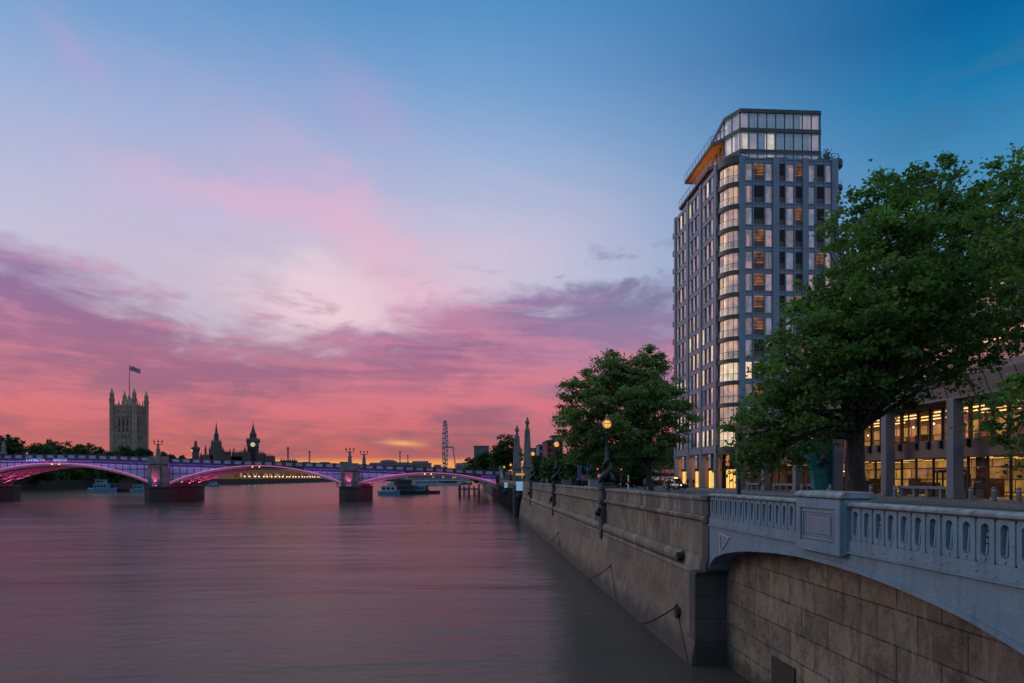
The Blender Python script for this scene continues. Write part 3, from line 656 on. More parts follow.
for pc in piers:
    mb = MB()
    w_ = half + 0.75
    poly = [(pc - w_, 186.5), (pc - w_ * 0.75, 183.2), (pc, 181.3), (pc + w_ * 0.75, 183.2), (pc + w_, 186.5), (pc + w_, 208), (pc + w_ * 0.7, 212), (pc, 214.5), (pc - w_ * 0.7, 212), (pc - w_, 208)]
    mb.prism(poly, -2, 3.7)
    poly2 = [(pc + (x - pc) * 1.05, 196 + (y - 196) * 1.02) for x, y in poly]
    mb.prism(poly2, 3.703, 4.15)
    p_ = mb.build('pier', m_pier, br, world=True, bevel=0.1)
    t_ = dz(pc)
    mb = MB(); mb.box(pc - half, pc + half, 185.0, 208.5, 4.153, t_ - 1.9); mb.box(pc - half - 0.3, pc + half + 0.3, 184.7, 208.8, t_ - 1.897, t_ - 1.3); mb.box(pc - half, pc + half, 184.95, 187.3, t_ - 1.297, t_ + 0.15)
    mb.box(pc - 1.1, pc + 1.1, 184.55, 184.997, 4.6, t_ - 2.6); mb.box(pc - 1.35, pc + 1.35, 184.4, 184.997, t_ - 2.597, t_ - 2.2)
    s_ = mb.build('pier_shaft', m_piert, br, world=True, bevel=0.06)
    lb = MB(); lb.box(pc - 0.5, pc + 0.5, 184.0, 184.3, 4.3, 4.55); lb.build('pier_lamp', m_pink, br, world=True)
    mb = MB(); 
    for k in range(5): mb.cyl((pc - half - 0.9 + k * 1.6, 183.6 + abs(k - 2) * 0.6, 4.0), (pc - half - 0.9 + k * 1.6, 183.6 + abs(k - 2) * 0.6, 5.3), 0.16, 0.16, 6)
    mb.pieces('nosing_post', mat('teal_weathered_timber', (0.06, 0.1, 0.11), (0.03, 0.05, 0.055), 0.8) if pc == piers[0] else bpy.data.materials['teal_weathered_timber'], br, world=True)
    L = bpy.data.lights.new('pier_uplight', 'SPOT'); L.energy = 1500; L.color = (1, 0.12, 0.38); L.spot_size = R(70); L.spot_blend = 0.8; L.shadow_soft_size = 0.3
    lo = bpy.data.objects.new('pier_uplight', L); col.objects.link(lo); lo.location = (pc, 183.6, 4.6)
    lo.rotation_euler = Vector((0, -0.33, -1)).to_track_quat('Z', 'Y').to_euler()
for (a, b, crown) in spans:
    spring = 4.4; K = 36; c_ = (a + b) / 2; hw = (b - a) / 2
    def az_(x): return spring + (crown - spring) * (1 - ((x - c_) / hw) ** 2) ** 0.9 if abs(x - c_) < hw else spring
    X_ = [a + (b - a) * k / K for k in range(K + 1)]
    # outer spandrel plates with stiffeners
    mb = MB()
    for x, x2 in zip(X_[:-1], X_[1:]):
        z, z2 = az_(x), az_(x2); mb.quad((x, BY0 + 0.1, z + 0.5), (x2, BY0 + 0.1, z2 + 0.5), (x2, BY0 + 0.1, dz(x2) - 1.9), (x, BY0 + 0.1, dz(x) - 1.9))
    x = a + 0.8
    while x < b - 0.5:
        if dz(x) - 2 > az_(x) + 0.7: mb.box(x - 0.05, x + 0.05, BY0, BY0 + 0.12, az_(x) + 0.5, dz(x) - 1.9, 1)
        x += 1.85
    for x, x2 in zip(X_[:-1], X_[1:]):
        for zl in (0.36, 0.72):
            zz = spring + (dz(c_) - 2.2 - spring) * zl
            if az_(x) + 0.6 < zz and az_(x2) + 0.6 < zz: mb.box(x, x2, BY0, BY0 + 0.11, zz - 0.05, zz + 0.05, 1)
    mb.build('spandrel', [m_bspan, m_bnavy], br, world=True)
    # ribs
    for k in range(7):
        y = BY0 - 0.2 + k * (BY1 - BY0 - 0.3) / 6; mb = MB()
        for x, x2 in zip(X_[:-1], X_[1:]):
            z, z2 = az_(x), az_(x2)
            mb.add([(x, y, z), (x2, y, z2), (x2, y + 0.5, z2), (x, y + 0.5, z), (x, y, z + 0.55), (x2, y, z2 + 0.55), (x2, y + 0.5, z2 + 0.55), (x, y + 0.5, z + 0.55)],
                   [(0, 3, 2, 1), (4, 5, 6, 7), (0, 1, 5, 4), (3, 7, 6, 2)])
        mb.build('arch_rib', m_brib, br, world=True)
    mb = MB()
    for k in range(1, K, 2):
        x = X_[k]; mb.box(x - 0.12, x + 0.12, BY0 + 0.35, BY1 - 0.35, az_(x) + 0.12, az_(x) + 0.4)
    mb.pieces('cross_beam', m_brib, br, world=True)
    # strips of light: one along the rib, one below the deck edge, and along the inner ribs
    mb = MB()
    for x, x2 in zip(X_[:-1], X_[1:]):
        z, z2 = az_(x) + 0.6, az_(x2) + 0.6
        mb.add([(x, BY0 - 0.45, z), (x2, BY0 - 0.45, z2), (x2, BY0 - 0.3, z2), (x, BY0 - 0.3, z), (x, BY0 - 0.45, z + 0.14), (x2, BY0 - 0.45, z2 + 0.14), (x2, BY0 - 0.3, z2 + 0.14), (x, BY0 - 0.3, z + 0.14)],
               [(0, 3, 2, 1), (4, 5, 6, 7), (0, 1, 5, 4), (3, 7, 6, 2)])
    mb.build('rib_light', m_pink, br, world=True)
    mb = MB()
    for x, x2 in zip(X_[:-1], X_[1:]):
        z, z2 = dz(x) - 2.0, dz(x2) - 2.0
        if z - az_(x) > 0.9: mb.quad((x, BY0 - 0.6, z + 0.14), (x2, BY0 - 0.6, z2 + 0.14), (x2, BY0 - 0.27, z2 + 0.14), (x, BY0 - 0.27, z + 0.14))
    mb.build('deck_light', m_purp, br, world=True)
    for k in range(6):
        y = BY0 + 0.9 + k * (BY1 - BY0 - 0.3) / 6
        mb = MB()
        for x, x2 in zip(X_[:-1:1], X_[1::1]):
            z, z2 = az_(x) + 0.3, az_(x2) + 0.3; mb.quad((x, y, z), (x2, y, z2), (x2, y + 0.12, z2 + 0.1), (x, y + 0.12, z + 0.1))
        mb.build('inner_rib_light', m_pink, br, world=True)
    for sx_ in (-1, 1):
        for yk in (190.5, 196.8, 203):
            L = bpy.data.lights.new('arch_uplight', 'SPOT'); L.energy = 3000; L.color = (1, 0.13, 0.36); L.spot_size = R(100); L.spot_blend = 0.6; L.shadow_soft_size = 0.4
            lo = bpy.data.objects.new('arch_uplight', L); col.objects.link(lo); lo.location = (c_ + sx_ * (hw - 1.0), yk, 3.9)
            lo.rotation_euler = Vector((sx_ * 1.1, 0, -0.6)).to_track_quat('Z', 'Y').to_euler()
    mb = MB()
    for s_ in (-0.9, 0.9): mb.ball((c_ + s_, BY0 - 0.6, crown + 0.35), 0.14, 8)
    mb.pieces('navigation_light', M['amber'], br, world=True)
# raised name in letters along the parapet, over the widest arch
def text_mesh(txt, size, m, loc, rot, parent=None, name='lettering', depth=0.03):
    cu = bpy.data.curves.new(name, 'FONT'); cu.body = txt; cu.size = size; cu.extrude = depth; cu.align_x = 'CENTER'; cu.align_y = 'CENTER'
    ob = bpy.data.objects.new(name, cu); col.objects.link(ob)
    dg = bpy.context.evaluated_depsgraph_get(); me = bpy.data.meshes.new_from_object(ob.evaluated_get(dg)); bpy.data.objects.remove(ob)
    me.materials.clear(); me.materials.append(m)
    o2 = bpy.data.objects.new(name, me); col.objects.link(o2); o2.location = loc; o2.rotation_euler = rot
    if parent is not None: o2.parent = parent; o2.location = Vector(loc) - parent.location
    return o2
m_let = mat('pale_lit_letters', (0.4, 0.6, 0.75), None, 0.5, emit=(0.35, 0.6, 1.0), estr=0.25)
xl, xr = XA(34.5, 187), XA(59.5, 187)
text_mesh('LAMBETH', 0.98, m_let, (xl, BY0 - 0.3, dz(xl) - 1.55), (PI / 2, 0, 0), br).scale = (1.12, 1, 1)
text_mesh('BRIDGE', 0.95, m_let, (xr, BY0 - 0.3, dz(xr) - 1.55), (PI / 2, 0, 0), br).scale = (1.1, 1, 1)

# lamp standards on the bridge
def bridge_lamp():
    t = thing('bridge_lamp', '-', 'bridge lamp', (0, 0, 0), group='lamp standards on the bridge')
    mb = MB(); mb.lathe([(0.85, 0), (0.85, 0.5), (0.62, 0.7), (0.56, 2.2), (0.7, 2.35), (0.42, 2.6), (0.36, 3.7), (0.5, 3.8)], n=8); mb.build('pedestal', m_piert, t)
    mb = MB(); mb.box(-1.25, 1.25, -0.1, 0.1, 3.75, 3.95)
    for x in (-1.2, 0, 1.2): mb.cyl((x, 0, 3.9), (x, 0, 4.3), 0.07, 0.07, 6)
    mb.build('arms', M['dark_metal'], t)
    for x in (-1.2, 0, 1.2):
        mb = MB(); mb.lathe([(0.14, 0), (0.27, 0.4), (0.3, 0.45), (0.12, 0.65), (0.03, 0.85)], x, 0, 4.3 if x else 4.35, n=6); mb.build('lantern', M['dark_metal'], t)
    return t
bl = bridge_lamp(); first = True
for pc, y, lb in ((piers[3], 186, 'triple lantern on the near side of the bridge above the pier right of centre'), (piers[2], 186, 'triple lantern above the bridge pier that stands right of the tall square tower'),
                  (XA(3.5, 186), 186, 'triple lantern near the left end of the visible bridge'), (XA(364, 207), 207, 'triple lantern on the far side of the bridge just behind the pier right of centre')):
    bl.scale = (0.86, 0.86, 0.86)
    if first: bl.location = (pc, y, dz(pc) - 0.1 if y == 186 else dz(pc)); bl['label'] = lb; first = False
    else: place(bl, (pc, y, dz(pc) + (0.1 if y == 186 else 0)), lb)

# obelisks at the bridge end
def obelisk():
    t = thing('obelisk', '-', 'obelisk', (0, 0, 0), group='stone obelisks at the bridge end')
    MB().box(-1.5, 1.5, -1.5, 1.5, 0, 1.2).box(-1.25, 1.25, -1.25, 1.25, 1.2, 4.6).box(-1.5, 1.5, -1.5, 1.5, 4.603, 5.0).box(-1.1, 1.1, -1.1, 1.1, 5.003, 5.9).build('plinth', M['stone_pale'], t, bevel=0.05)
    mb = MB(); mb.lathe([(1.45, 5.9), (0.95, 14.6), (0.35, 15.9)], n=4, rot=PI / 4); mb.build('shaft', M['stone_pale'], t, bevel=0.04)
    mb = MB(); mb.lathe([(0.3, 15.6), (0.45, 15.8), (0.2, 16.0), (0.5, 16.3), (0.62, 16.8), (0.5, 17.3), (0.2, 17.7), (0.34, 18.1), (0.05, 18.3)], n=10); mb.build('pineapple_finial', M['stone_pale'], t, smooth=True)
    return t
ob = obelisk(); ob.location = (XA(527.3, 184), 184, GZ - 0.1); ob['label'] = 'nearer and taller looking stone obelisk with pineapple top, right of its twin'
place(ob, (XA(517, 206), 206, GZ - 0.1), 'farther stone obelisk with pineapple top, left of its twin', scale=(1.1, 1.1, 0.97))
# steps and ramped balustrade coming down from the bridge
sb = thing('stone_stair_parapet', 'pale sloping stone balustrade of the steps between bridge end and riverside walk', 'balustrade', (9, 178, GZ))
mb = MB(); mb.extx([(187, 8.6), (187, 7.0), (172, 4.8), (172, 6.0)], 7.3, 7.8); mb.box(7.1, 8.0, 186.2, 187.2, 4, 9.6); mb.box(7.1, 8.0, 171.2, 172.2, 4, 6.6); mb.build('ramp_wall', M['stone_pale'], sb, world=True)
mb = MB()
for k in range(9): mb.box(7.9, 11.5, 172 + k * 1.6, 173.6 + k * 1.6, 4.5, 4.9 + k * 0.3)
mb.build('steps', M['stone_pale'], sb, world=True)

# ================================================================== APARTMENT TOWER
m_frame = mat('blue_grey_facade_metal', (0.2, 0.25, 0.305), (0.165, 0.21, 0.26), 0.45, 0.0, 0.35, spec=0.4)
m_band = mat('bronze_green_slab_edge', (0.075, 0.08, 0.07), (0.055, 0.06, 0.055), 0.5, 0.2, 0.6)
m_louv = mat('bronze_louvre', (0.035, 0.03, 0.03), (0.05, 0.04, 0.038), 0.5, 0.3, 2)
m_back = mat('dark_facade_backing', (0.05, 0.055, 0.065), None, 0.5)
m_pinkwall = mat('pinkish_stone_lobby', (0.42, 0.3, 0.27), (0.36, 0.26, 0.24), 0.7, 0, 0.8)
m_sofo = mat('timber_soffit', (0.5, 0.24, 0.08), (0.4, 0.18, 0.06), 0.6, 0, 2)
W_dark = window_mat('window_dim_blue', (0.02, 0.03, 0.045), (0.05, 0.06, 0.085), 1.0, 0.8, 0.5)  # dark panes, their dim blue sky reflection put in as emission
W_cur = window_mat('window_pale_curtain', (0.1, 0.14, 0.22), (0.26, 0.24, 0.33), 0.8, 0.5, 0.8, 0.12)
W_pink = window_mat('window_pink_room', (0.62, 0.34, 0.32), (0.26, 0.22, 0.28), 0.7, 0.5, 0.7, 0.1)
W_warm = window_mat('window_warm_room', (0.85, 0.46, 0.27), (0.32, 0.19, 0.14), 0.85, 0.5, 1.1)
W_bright = window_mat('window_bright_room', (1.0, 0.78, 0.52), (0.75, 0.5, 0.32), 1.0, 0.5, 1.0, 0.08)
W_dim = window_mat('drawn_curtain', (0.13, 0.13, 0.17), (0.3, 0.2, 0.17), 0.7, 0.4, 1.5, 0.2)
W_yel = window_mat('window_yellow_lobby', (1.0, 0.55, 0.14), (0.85, 0.38, 0.07), 1.5, 0.3, 1.2)
W_am = window_mat('louvred_room_amber', (0.6, 0.24, 0.08), (0.12, 0.05, 0.03), 0.7, 0.3, 0.9)
g_rail = glass('rail_glass', (0.8, 0.9, 0.95), 0.06)
g_clear = glass('clear_facade_glass', (0.75, 0.85, 0.92), 0.32)
TX, TY = 38.9, 104.0         # west face plane, south face plane
TB = 129.2                   # back
FH, FZ = 3.43, 11.25
XR = XA(838, TY)             # right end of the south face
tw = thing('apartment_tower', 'tall grey glazed apartment tower with a curved balcony corner and glass crown', 'tower block', (47, 116, GZ))
rnd = random.Random(3)
WIN = []                     # (mb-like quads, material, size rank)
# core that closes the building, stands 0.5 m behind the window plane
core = MB(); core.prism([(TX + 0.9, 108.2), (41.4, TY + 0.9), (XR - 0.4, TY + 0.9), (XR + 0.9, TY + 3), (XR + 0.9, TB - 0.3), (TX + 0.9, TB - 0.3)], FZ - 0.2, 56.0)
core.build('core', m_back, tw, world=True)
# west face ---------------------------------------------------------------
px_p = [718.0, 702.0, 689.0, 676.3]
yp = [YA(p, TX) for p in px_p]; yp = [107.0, yp[1], yp[2], TB - 0.4]
mb = MB()
for y in yp: mb.box(TX - 0.22, TX + (0.14 if y == 107.0 else 0.5), y, y + 0.95, GZ, 56.35)
mb.pieces('facade_pier', m_frame, tw, world=True)
mb = MB()
for k in range(14):
    z = FZ + k * FH; mb.box(TX - 0.06, TX + 0.45, 107.0, TB, z - 0.42, z + 0.36)
    if k < 13: mb.box(TX - 0.1, TX + 0.3, 107.0, TB, z + 0.36, z + 0.44)
mb.pieces('spandrel', m_frame, tw, world=True)
lv = MB()
for b_ in range(3):
    y0, y1 = yp[b_] + 0.95, yp[b_ + 1]; u = (y1 - y0) / 3
    for j in range(3):
        ya = y0 + j * u
        for k in range(13):
            z0, z1 = FZ + k * FH + 0.38, FZ + (k + 1) * FH - 0.44
            kind = rnd.random()
            low = k < 6
            m_ = (W_bright if kind < (0.30 if low else 0.05) else W_pink if kind < 0.58 else W_warm if kind < (0.72 if low else 0.66) else W_cur if kind < 0.9 else W_dark)
            q = MB(); q.box(TX + 0.06, TX + 0.2, ya + u * 0.44, ya + u * 0.90, z0, z1)
            fr = [(TX + 0.0, ya + u * 0.40, ya + u * 0.44), (TX + 0.0, ya + u * 0.90, ya + u * 0.94)]
            for (xf, a, b) in fr: q.box(xf, TX + 0.25, a, b, z0, z1, 1)
            q.box(TX - 0.12, TX - 0.09, ya + u * 0.06, ya + u * 0.44, z0, z0 + 0.95, 2)
            if rnd.random() < 0.55:
                c0 = rnd.choice((0.44, 0.72)); q.box(TX + 0.05, TX + 0.06, ya + u * c0, ya + u * (c0 + rnd.uniform(0.1, 0.18)), z0 + 0.05, z1 - 0.05, 3)
            WIN.append((0.6 - 0.001 * (13 - k) - 0.02 * b_, q, m_))
            if k == 0: lv.box(TX + 0.14, TX + 0.3, ya + u * 0.02, ya + u * 0.40, z0, FZ + 13 * FH - 0.44)
lv.pieces('louvre_panel', m_louv, tw, world=True)
# south face ---------------------------------------------------------------
def sx(p): return XA(p, TY)
mb = MB()
for a, b in ((738.6, 744.6), (772.4, 778.6), (802.2, 808.0), (831.4, 837.4)): mb.box(sx(a), sx(b), TY - 0.3, TY + 0.6, GZ, 56.35)
mb.pieces('facade_pier', m_frame, tw, world=True)
mb = MB()
for a, b in ((752.4, 753.6), (764, 765.2), (784.8, 786), (794, 795.2), (815, 816.2), (824, 825.2)): mb.box(sx(a), sx(b), TY - 0.12, TY + 0.4, FZ - 0.4, 55.9)
mb.pieces('mullion', m_frame, tw, world=True)
mb = MB()
for k in range(14):
    z = FZ + k * FH; mb.box(sx(744.6), sx(831.4), TY, TY + 0.45, z - 0.42, z + 0.16); mb.box(sx(744.6), sx(831.4), TY - 0.08, TY + 0.2, z + 0.16, z + 0.3)
mb.pieces('spandrel', m_frame, tw, world=True)
cols = [(745.4, 752.2, 'W'), (753.8, 763.8, 'L'), (765.4, 772.2, 'W'), (778.8, 784.6, 'L'), (786.2, 793.8, 'W'), (795.4, 802.0, 'L'), (808.2, 814.8, 'W'), (816.4, 823.8, 'L'), (825.4, 831.2, 'W')]
for ci, (a, b, t_) in enumerate(cols):
    for k in range(13):
        z0, z1 = FZ + k * FH + 0.32, FZ + (k + 1) * FH - 0.44; r_ = rnd.random()
        if t_ == 'W':
            low = k < 5
            m_ = W_bright if (low and r_ < 0.45 and ci < 3) else W_pink if r_ < 0.34 else W_cur if r_ < 0.93 else W_bright if r_ > 0.96 else W_dark
            q = MB(); q.box(sx(a) + 0.06, sx(b) - 0.06, TY + 0.12, TY + 0.25, z0 + 0.05, z1 - 0.05)
            xa, xb = sx(a), sx(b)
            for (x0, x1, zz0, zz1) in ((xa, xa + 0.06, z0, z1), (xb - 0.06, xb, z0, z1), (xa + 0.06, xb - 0.06, z0, z0 + 0.05), (xa + 0.06, xb - 0.06, z1 - 0.05, z1)): q.box(x0, x1, TY + 0.04, TY + 0.28, zz0, zz1, 1)
            for side in (0, 1):
                if rnd.random() < 0.45:
                    wd_ = (xb - xa) * rnd.uniform(0.15, 0.4); x0 = xa + 0.06 if side == 0 else xb - 0.06 - wd_
                    q.box(x0, x0 + wd_, TY + 0.105, TY + 0.12, z0 + 0.05, z1 - 0.05, 3)
            if rnd.random() < 0.25: q.box(xa + 0.06, xb - 0.06, TY + 0.09, TY + 0.1, z1 - rnd.uniform(0.5, 1.6), z1 - 0.05, 3)
            WIN.append((1.0 + 0.001 * k, q, m_))
        else:
            lit_ = r_ < (0.7 if ci == 1 else 0.3)
            q = MB(); q.box(sx(a), sx(b), TY + 0.16, TY + 0.3, z0, z1, 1)
            for s_ in range(7):
                zz = z0 + 1.05 + s_ * 0.22; q.box(sx(a) + 0.04, sx(b) - 0.04, TY + 0.02, TY + 0.10, zz, zz + 0.1, 0)
            q.box(sx(a) + 0.04, sx(b) - 0.04, TY + 0.06, TY + 0.12, z0, z0 + 0.9, 2)
            if ci in (1,) or k % 2 == 0 or True: q.build('louvre', [m_louv, W_am if lit_ else m_louv, mat('bronze_panel_%d' % ci, (0.11, 0.06, 0.045), None, 0.5) if 'bronze_panel_%d' % ci not in bpy.data.materials else bpy.data.materials['bronze_panel_%d' % ci]], tw, world=True)
WIN.sort(key=lambda t: -t[0])
for s_, q, m_ in WIN[:97]: q.build('window', [m_, m_frame, g_rail, W_dim if s_ > 0.8 or rnd.random() < 0.5 else W_cur], tw, world=True)
mats_ = [W_bright, W_pink, W_warm, W_cur, W_dark, m_frame, g_rail, W_dim]; rest = MB()
for s_, q, m_ in WIN[97:]:
    o_ = len(rest.v); rest.v += q.v
    for f, mi_ in zip(q.f, q.m): rest.f.append(tuple(i + o_ for i in f)); rest.m.append(mats_.index(m_) if mi_ == 0 else 4 + mi_)
tag(rest.build('remaining_windows', mats_, tw, world=True), kind='stuff')
# rounded corner balconies --------------------------------------------------
def corner(r_out, n=10, cx=41.4, cy_=107.3, ax=2.42, ay=3.35):
    return [(cx - (ax + r_out) * math.sin(PI / 2 * (1 - k / n)), cy_ - (ay + r_out) * math.cos(PI / 2 * (1 - k / n))) for k in range(n + 1)]
m_room = window_mat('balcony_room', (1.0, 0.58, 0.36), (0.42, 0.3, 0.3), 0.62, 0.5, 0.55)
m_ceil = mat('balcony_ceiling', (0.6, 0.5, 0.45), None, 0.7)
for k in range(13):
    z = FZ + k * FH
    mb = MB(); mb.prism(corner(0.1) + [(43.0, TY + 0.5), (43.0, 109.5), (TX + 0.3, 109.5)], z - 0.55, z + 0.05); bal = mb.build('balcony', m_band, tw, world=True)
    in_ = corner(-0.5, 8); mb = MB()
    for a, b in zip(in_[:-1], in_[1:]): mb.quad((*a, z + 0.05), (*b, z + 0.05), (*b, z + FH - 0.57), (*a, z + FH - 0.57))
    g_ = mb.build('glazing', m_room if k % 3 else W_bright if k < 4 else m_room, bal); g_.location = tuple(-v for v in tw.location)
    mb = MB()
    for i in (0, 2, 4, 6, 8):
        a = in_[i]; mb.cyl((a[0] - 0.03, a[1] - 0.05, z), (a[0] - 0.03, a[1] - 0.05, z + FH - 0.55), 0.05, 0.05, 4)
    g_ = mb.build('glazing_bars', m_band, bal); g_.location = tuple(-v for v in tw.location)
    ou = corner(0.02, 10); mb = MB()
    for a, b in zip(ou[:-1], ou[1:]): mb.quad((*a, z + 0.1), (*b, z + 0.1), (*b, z + 1.1), (*a, z + 1.1))
    g_ = mb.build('rail_glass', g_rail, bal); g_.location = tuple(-v for v in tw.location)
    mb = MB(); mb.path([(*a, z + 1.12) for a in ou], 0.035, 5)
    for i in (0, 3, 7, 10): mb.cyl((*ou[i], z), (*ou[i], z + 1.12), 0.025, 0.025, 4)
    g_ = mb.build('handrail', M['dark_metal'], bal); g_.location = tuple(-v for v in tw.location)
    if k in (2, 4, 9, 11): 
        mb = MB(); rr = random.Random(k)
        for i in range(26):
            c = ou[3 + i % 5]; p = Vector((c[0] + 0.35 + rr.random() * 0.3, c[1] + 0.3, z + 0.3 + rr.random() * 0.75)); mb.cyl(p, p + Vector((rr.uniform(-.2, .2), rr.uniform(-.2, .2), rr.uniform(0.05, .3))), 0.07, 0.01, 3)
        g_ = mb.build('balcony_plants', M['leaf'], bal); g_.location = tuple(-v for v in tw.location)
mb = MB(); mb.prism(corner(0.1) + [(43.0, TY + 0.5), (43.0, 109.5), (TX + 0.3, 109.5)], 55.45, 56.6); mb.build('corner_parapet', m_band, tw, world=True)
mb = MB(); mb.prism(corner(0.02) + [(43.0, TY + 0.5), (43.0, 109.5), (TX + 0.3, 109.5)], FZ - 1.1, FZ - 0.56); mb.build('corner_base_slab', m_band, tw, world=True)
# right corner balconies
for k in range(13):
    z = FZ + k * FH
    c_ = [(XR - 0.3, TY - 0.1), (XR + 0.5, TY - 0.05), (XR + 1.05, TY + 0.5), (XR + 1.2, TY + 1.4), (XR + 1.2, TY + 4.5), (XR - 0.3, TY + 4.5)]
    mb = MB(); mb.prism(c_, z - 0.5, z + 0.05); bal = mb.build('balcony', m_band, tw, world=True)
    mb = MB(); mb.prism([(XR - 0.2, TY + 0.5), (XR + 0.45, TY + 0.6), (XR + 0.7, TY + 1.4), (XR + 0.7, TY + 4), (XR - 0.2, TY + 4)], z + 0.06, z + FH - 0.51)
    g_ = mb.build('glazing', W_pink if k % 2 else W_cur, bal); g_.location = tuple(-v for v in tw.location)
    mb = MB()
    for a, b in zip(c_[:4], c_[1:5]): mb.quad((a[0], a[1] + .05, z + 0.1), (b[0], b[1] + .05, z + 0.1), (b[0], b[1] + .05, z + 1.1), (a[0], a[1] + .05, z + 1.1))
    g_ = mb.build('rail_glass', g_rail, bal); g_.location = tuple(-v for v in tw.location)
mb = MB(); mb.prism([(XR - 0.3, TY - 0.1), (XR + 0.5, TY - 0.05), (XR + 1.05, TY + 0.5), (XR + 1.2, TY + 1.4), (XR + 1.2, TB), (XR - 0.3, TB)], 55.5, 56.5); mb.build('corner_parapet', m_band, tw, world=True)
# roof terrace with glass rails
mb = MB(); mb.prism([(TX + 0.1, 107.2), (41.3, TY + 0.1), (XR, TY + 0.1), (XR + 0.9, TY + 1.2), (XR + 0.9, TB), (TX + 0.1, TB)], 55.9, 56.32); mb.build('terrace', m_band, tw, world=True)
def rail(pts, z, name='terrace_rail'):
    mb = MB()
    for a, b in zip(pts[:-1], pts[1:]): mb.quad((*a, z), (*b, z), (*b, z + 1.05), (*a, z + 1.05), 1)
    mb.path([(*a, z + 1.08) for a in pts], 0.035, 4)
    for a, b in zip(pts[:-1], pts[1:]):
        n = max(1, int(math.dist(a, b) / 1.6))
        for i in range(n + 1): p = (a[0] + (b[0] - a[0]) * i / n, a[1] + (b[1] - a[1]) * i / n); mb.cyl((*p, z), (*p, z + 1.08), 0.03, 0.03, 4)
    mb.build(name, [M['dark_metal'], g_rail], tw, world=True)
rail([(42.5, TY + 0.35), (XR + 0.3, TY + 0.35), (XR + 0.9, TY + 1.3), (XR + 0.9, TY + 9)], 56.35)
# crown: two and a half glazed storeys, set back
A_, B_, C_ = (41.3, 110.3), (42.75, 107.3), (XA(820, 107.3), 107.3)
CR = [A_, B_, C_, (C_[0] + 0.9, 109.5), (C_[0] + 0.9, 127), (A_[0] + 1.5, 127)]
def lerp2(a, b, t): return (a[0] + (b[0] - a[0]) * t, a[1] + (b[1] - a[1]) * t)
mb = MB(); mb.prism([(44.6, 111.5), (C_[0] - 2.5, 110.8), (C_[0] - 2.5, 126), (44.6, 126)], 56.3, 64.8); mb.build('crown_core', mat('crown_inner_wall', (0.45, 0.38, 0.36), None, 0.8), tw, world=True)
for z, h in ((58.55, 0.62), (61.95, 0.62), (65.05, 0.6)):
    mb = MB(); mb.prism([(a[0] - (0.12 if i in (0, 5) else -0.12 if i in (2, 3, 4) else 0), a[1] - (0.15 if i in (1, 2) else 0)) for i, a in enumerate(CR)], z, z + h); mb.build('crown_slab', m_band, tw, world=True)
lvl = [(56.33, 58.547), (59.173, 61.947), (62.573, 65.047)]
seg_ = [(A_, B_, 2), (B_, C_, 9), (C_, CR[3], 1), (CR[3], CR[4], 8), (A_, (A_[0] + 1.45, 126.8), 7)]
for li, (z0, z1) in enumerate(lvl):
    for si, (a, b, n) in enumerate(seg_):
        for i in range(n):
            p, q_ = lerp2(a, b, i / n), lerp2(a, b, (i + 1) / n)
            d = (Vector(q_) - Vector(p)).normalized() * 0.06
            mb = MB(); mb.quad((p[0] + d.x, p[1] + d.y, z0), (q_[0] - d.x, q_[1] - d.y, z0), (q_[0] - d.x, q_[1] - d.y, z1), (p[0] + d.x, p[1] + d.y, z1))
            mb.box(p[0] - 0.07, p[0] + 0.07, p[1] - 0.07, p[1] + 0.07, z0, z1, 1)
            if i == n - 1: mb.box(q_[0] - 0.07, q_[0] + 0.07, q_[1] - 0.07, q_[1] + 0.07, z0, z1, 1)
            mb.build('crown_window', [g_clear, M['dark_metal']], tw, world=True)
            if si < 2 or si == 4:   # what is lit inside
                pr = {0: 1.0, 1: 0.9 if i < 2 else 0.85 if i > 7 else 0.25, 4: 0.8}[si]
                inner = 0.6
                nrm = Vector((-(q_[1] - p[1]), q_[0] - p[0])).normalized()
                if nrm.dot(Vector((48 - p[0], 118 - p[1]))) < 0: nrm = -nrm
                pp, qq = Vector(p) + nrm * inner, Vector(q_) + nrm * inner
                lit_ = rnd.random() < pr
                mb = MB(); mb.quad((*pp, z0), (*qq, z0), (*qq, z1 + 0.0), (*pp, z1 + 0.0)); mb.build('curtain', (W_pink if rnd.random() < 0.6 else W_bright) if lit_ else W_dark, tw, world=True)
# terraces flying off the west side with glowing timber soffits
UT = [(39.9, 127.0), (39.8, 112.3), (41.4, 109.9), (44.5, 109.9), (44.5, 127.0)]
LT = [(38.95, 127.4), (38.75, 111.0), (40.6, 107.8), (44.5, 107.8), (44.5, 127.4)]
for nm_, poly, z, sofm in (('upper_terrace', UT, 62.4, 1), ('lower_terrace', LT, 57.6, 1)):
    mb = MB(); mb.prism(poly, z - 0.42, z + 0.05); t_ = mb.build(nm_, m_band, tw, world=True)
    mb = MB(); mb.prism([(x + 0.25, y) for x, y in poly], z - 0.5, z - 0.425); s_ = mb.build('timber_soffit', m_sofo, t_); s_.location = tuple(-v for v in tw.location)
    rail(poly[:3], z + 0.05, 'terrace_rail')
L = bpy.data.lights.new('terrace_soffit_light', 'AREA'); L.shape = 'RECTANGLE'; L.size = 1.2; L.size_y = 14; L.energy = 130; L.color = (1, 0.45, 0.12)
for z in (58.8, 56.9):
    lo = bpy.data.objects.new('terrace_soffit_light', L); col.objects.link(lo); lo.location = (40.9, 119, z); lo.rotation_euler = (PI, 0, 0)
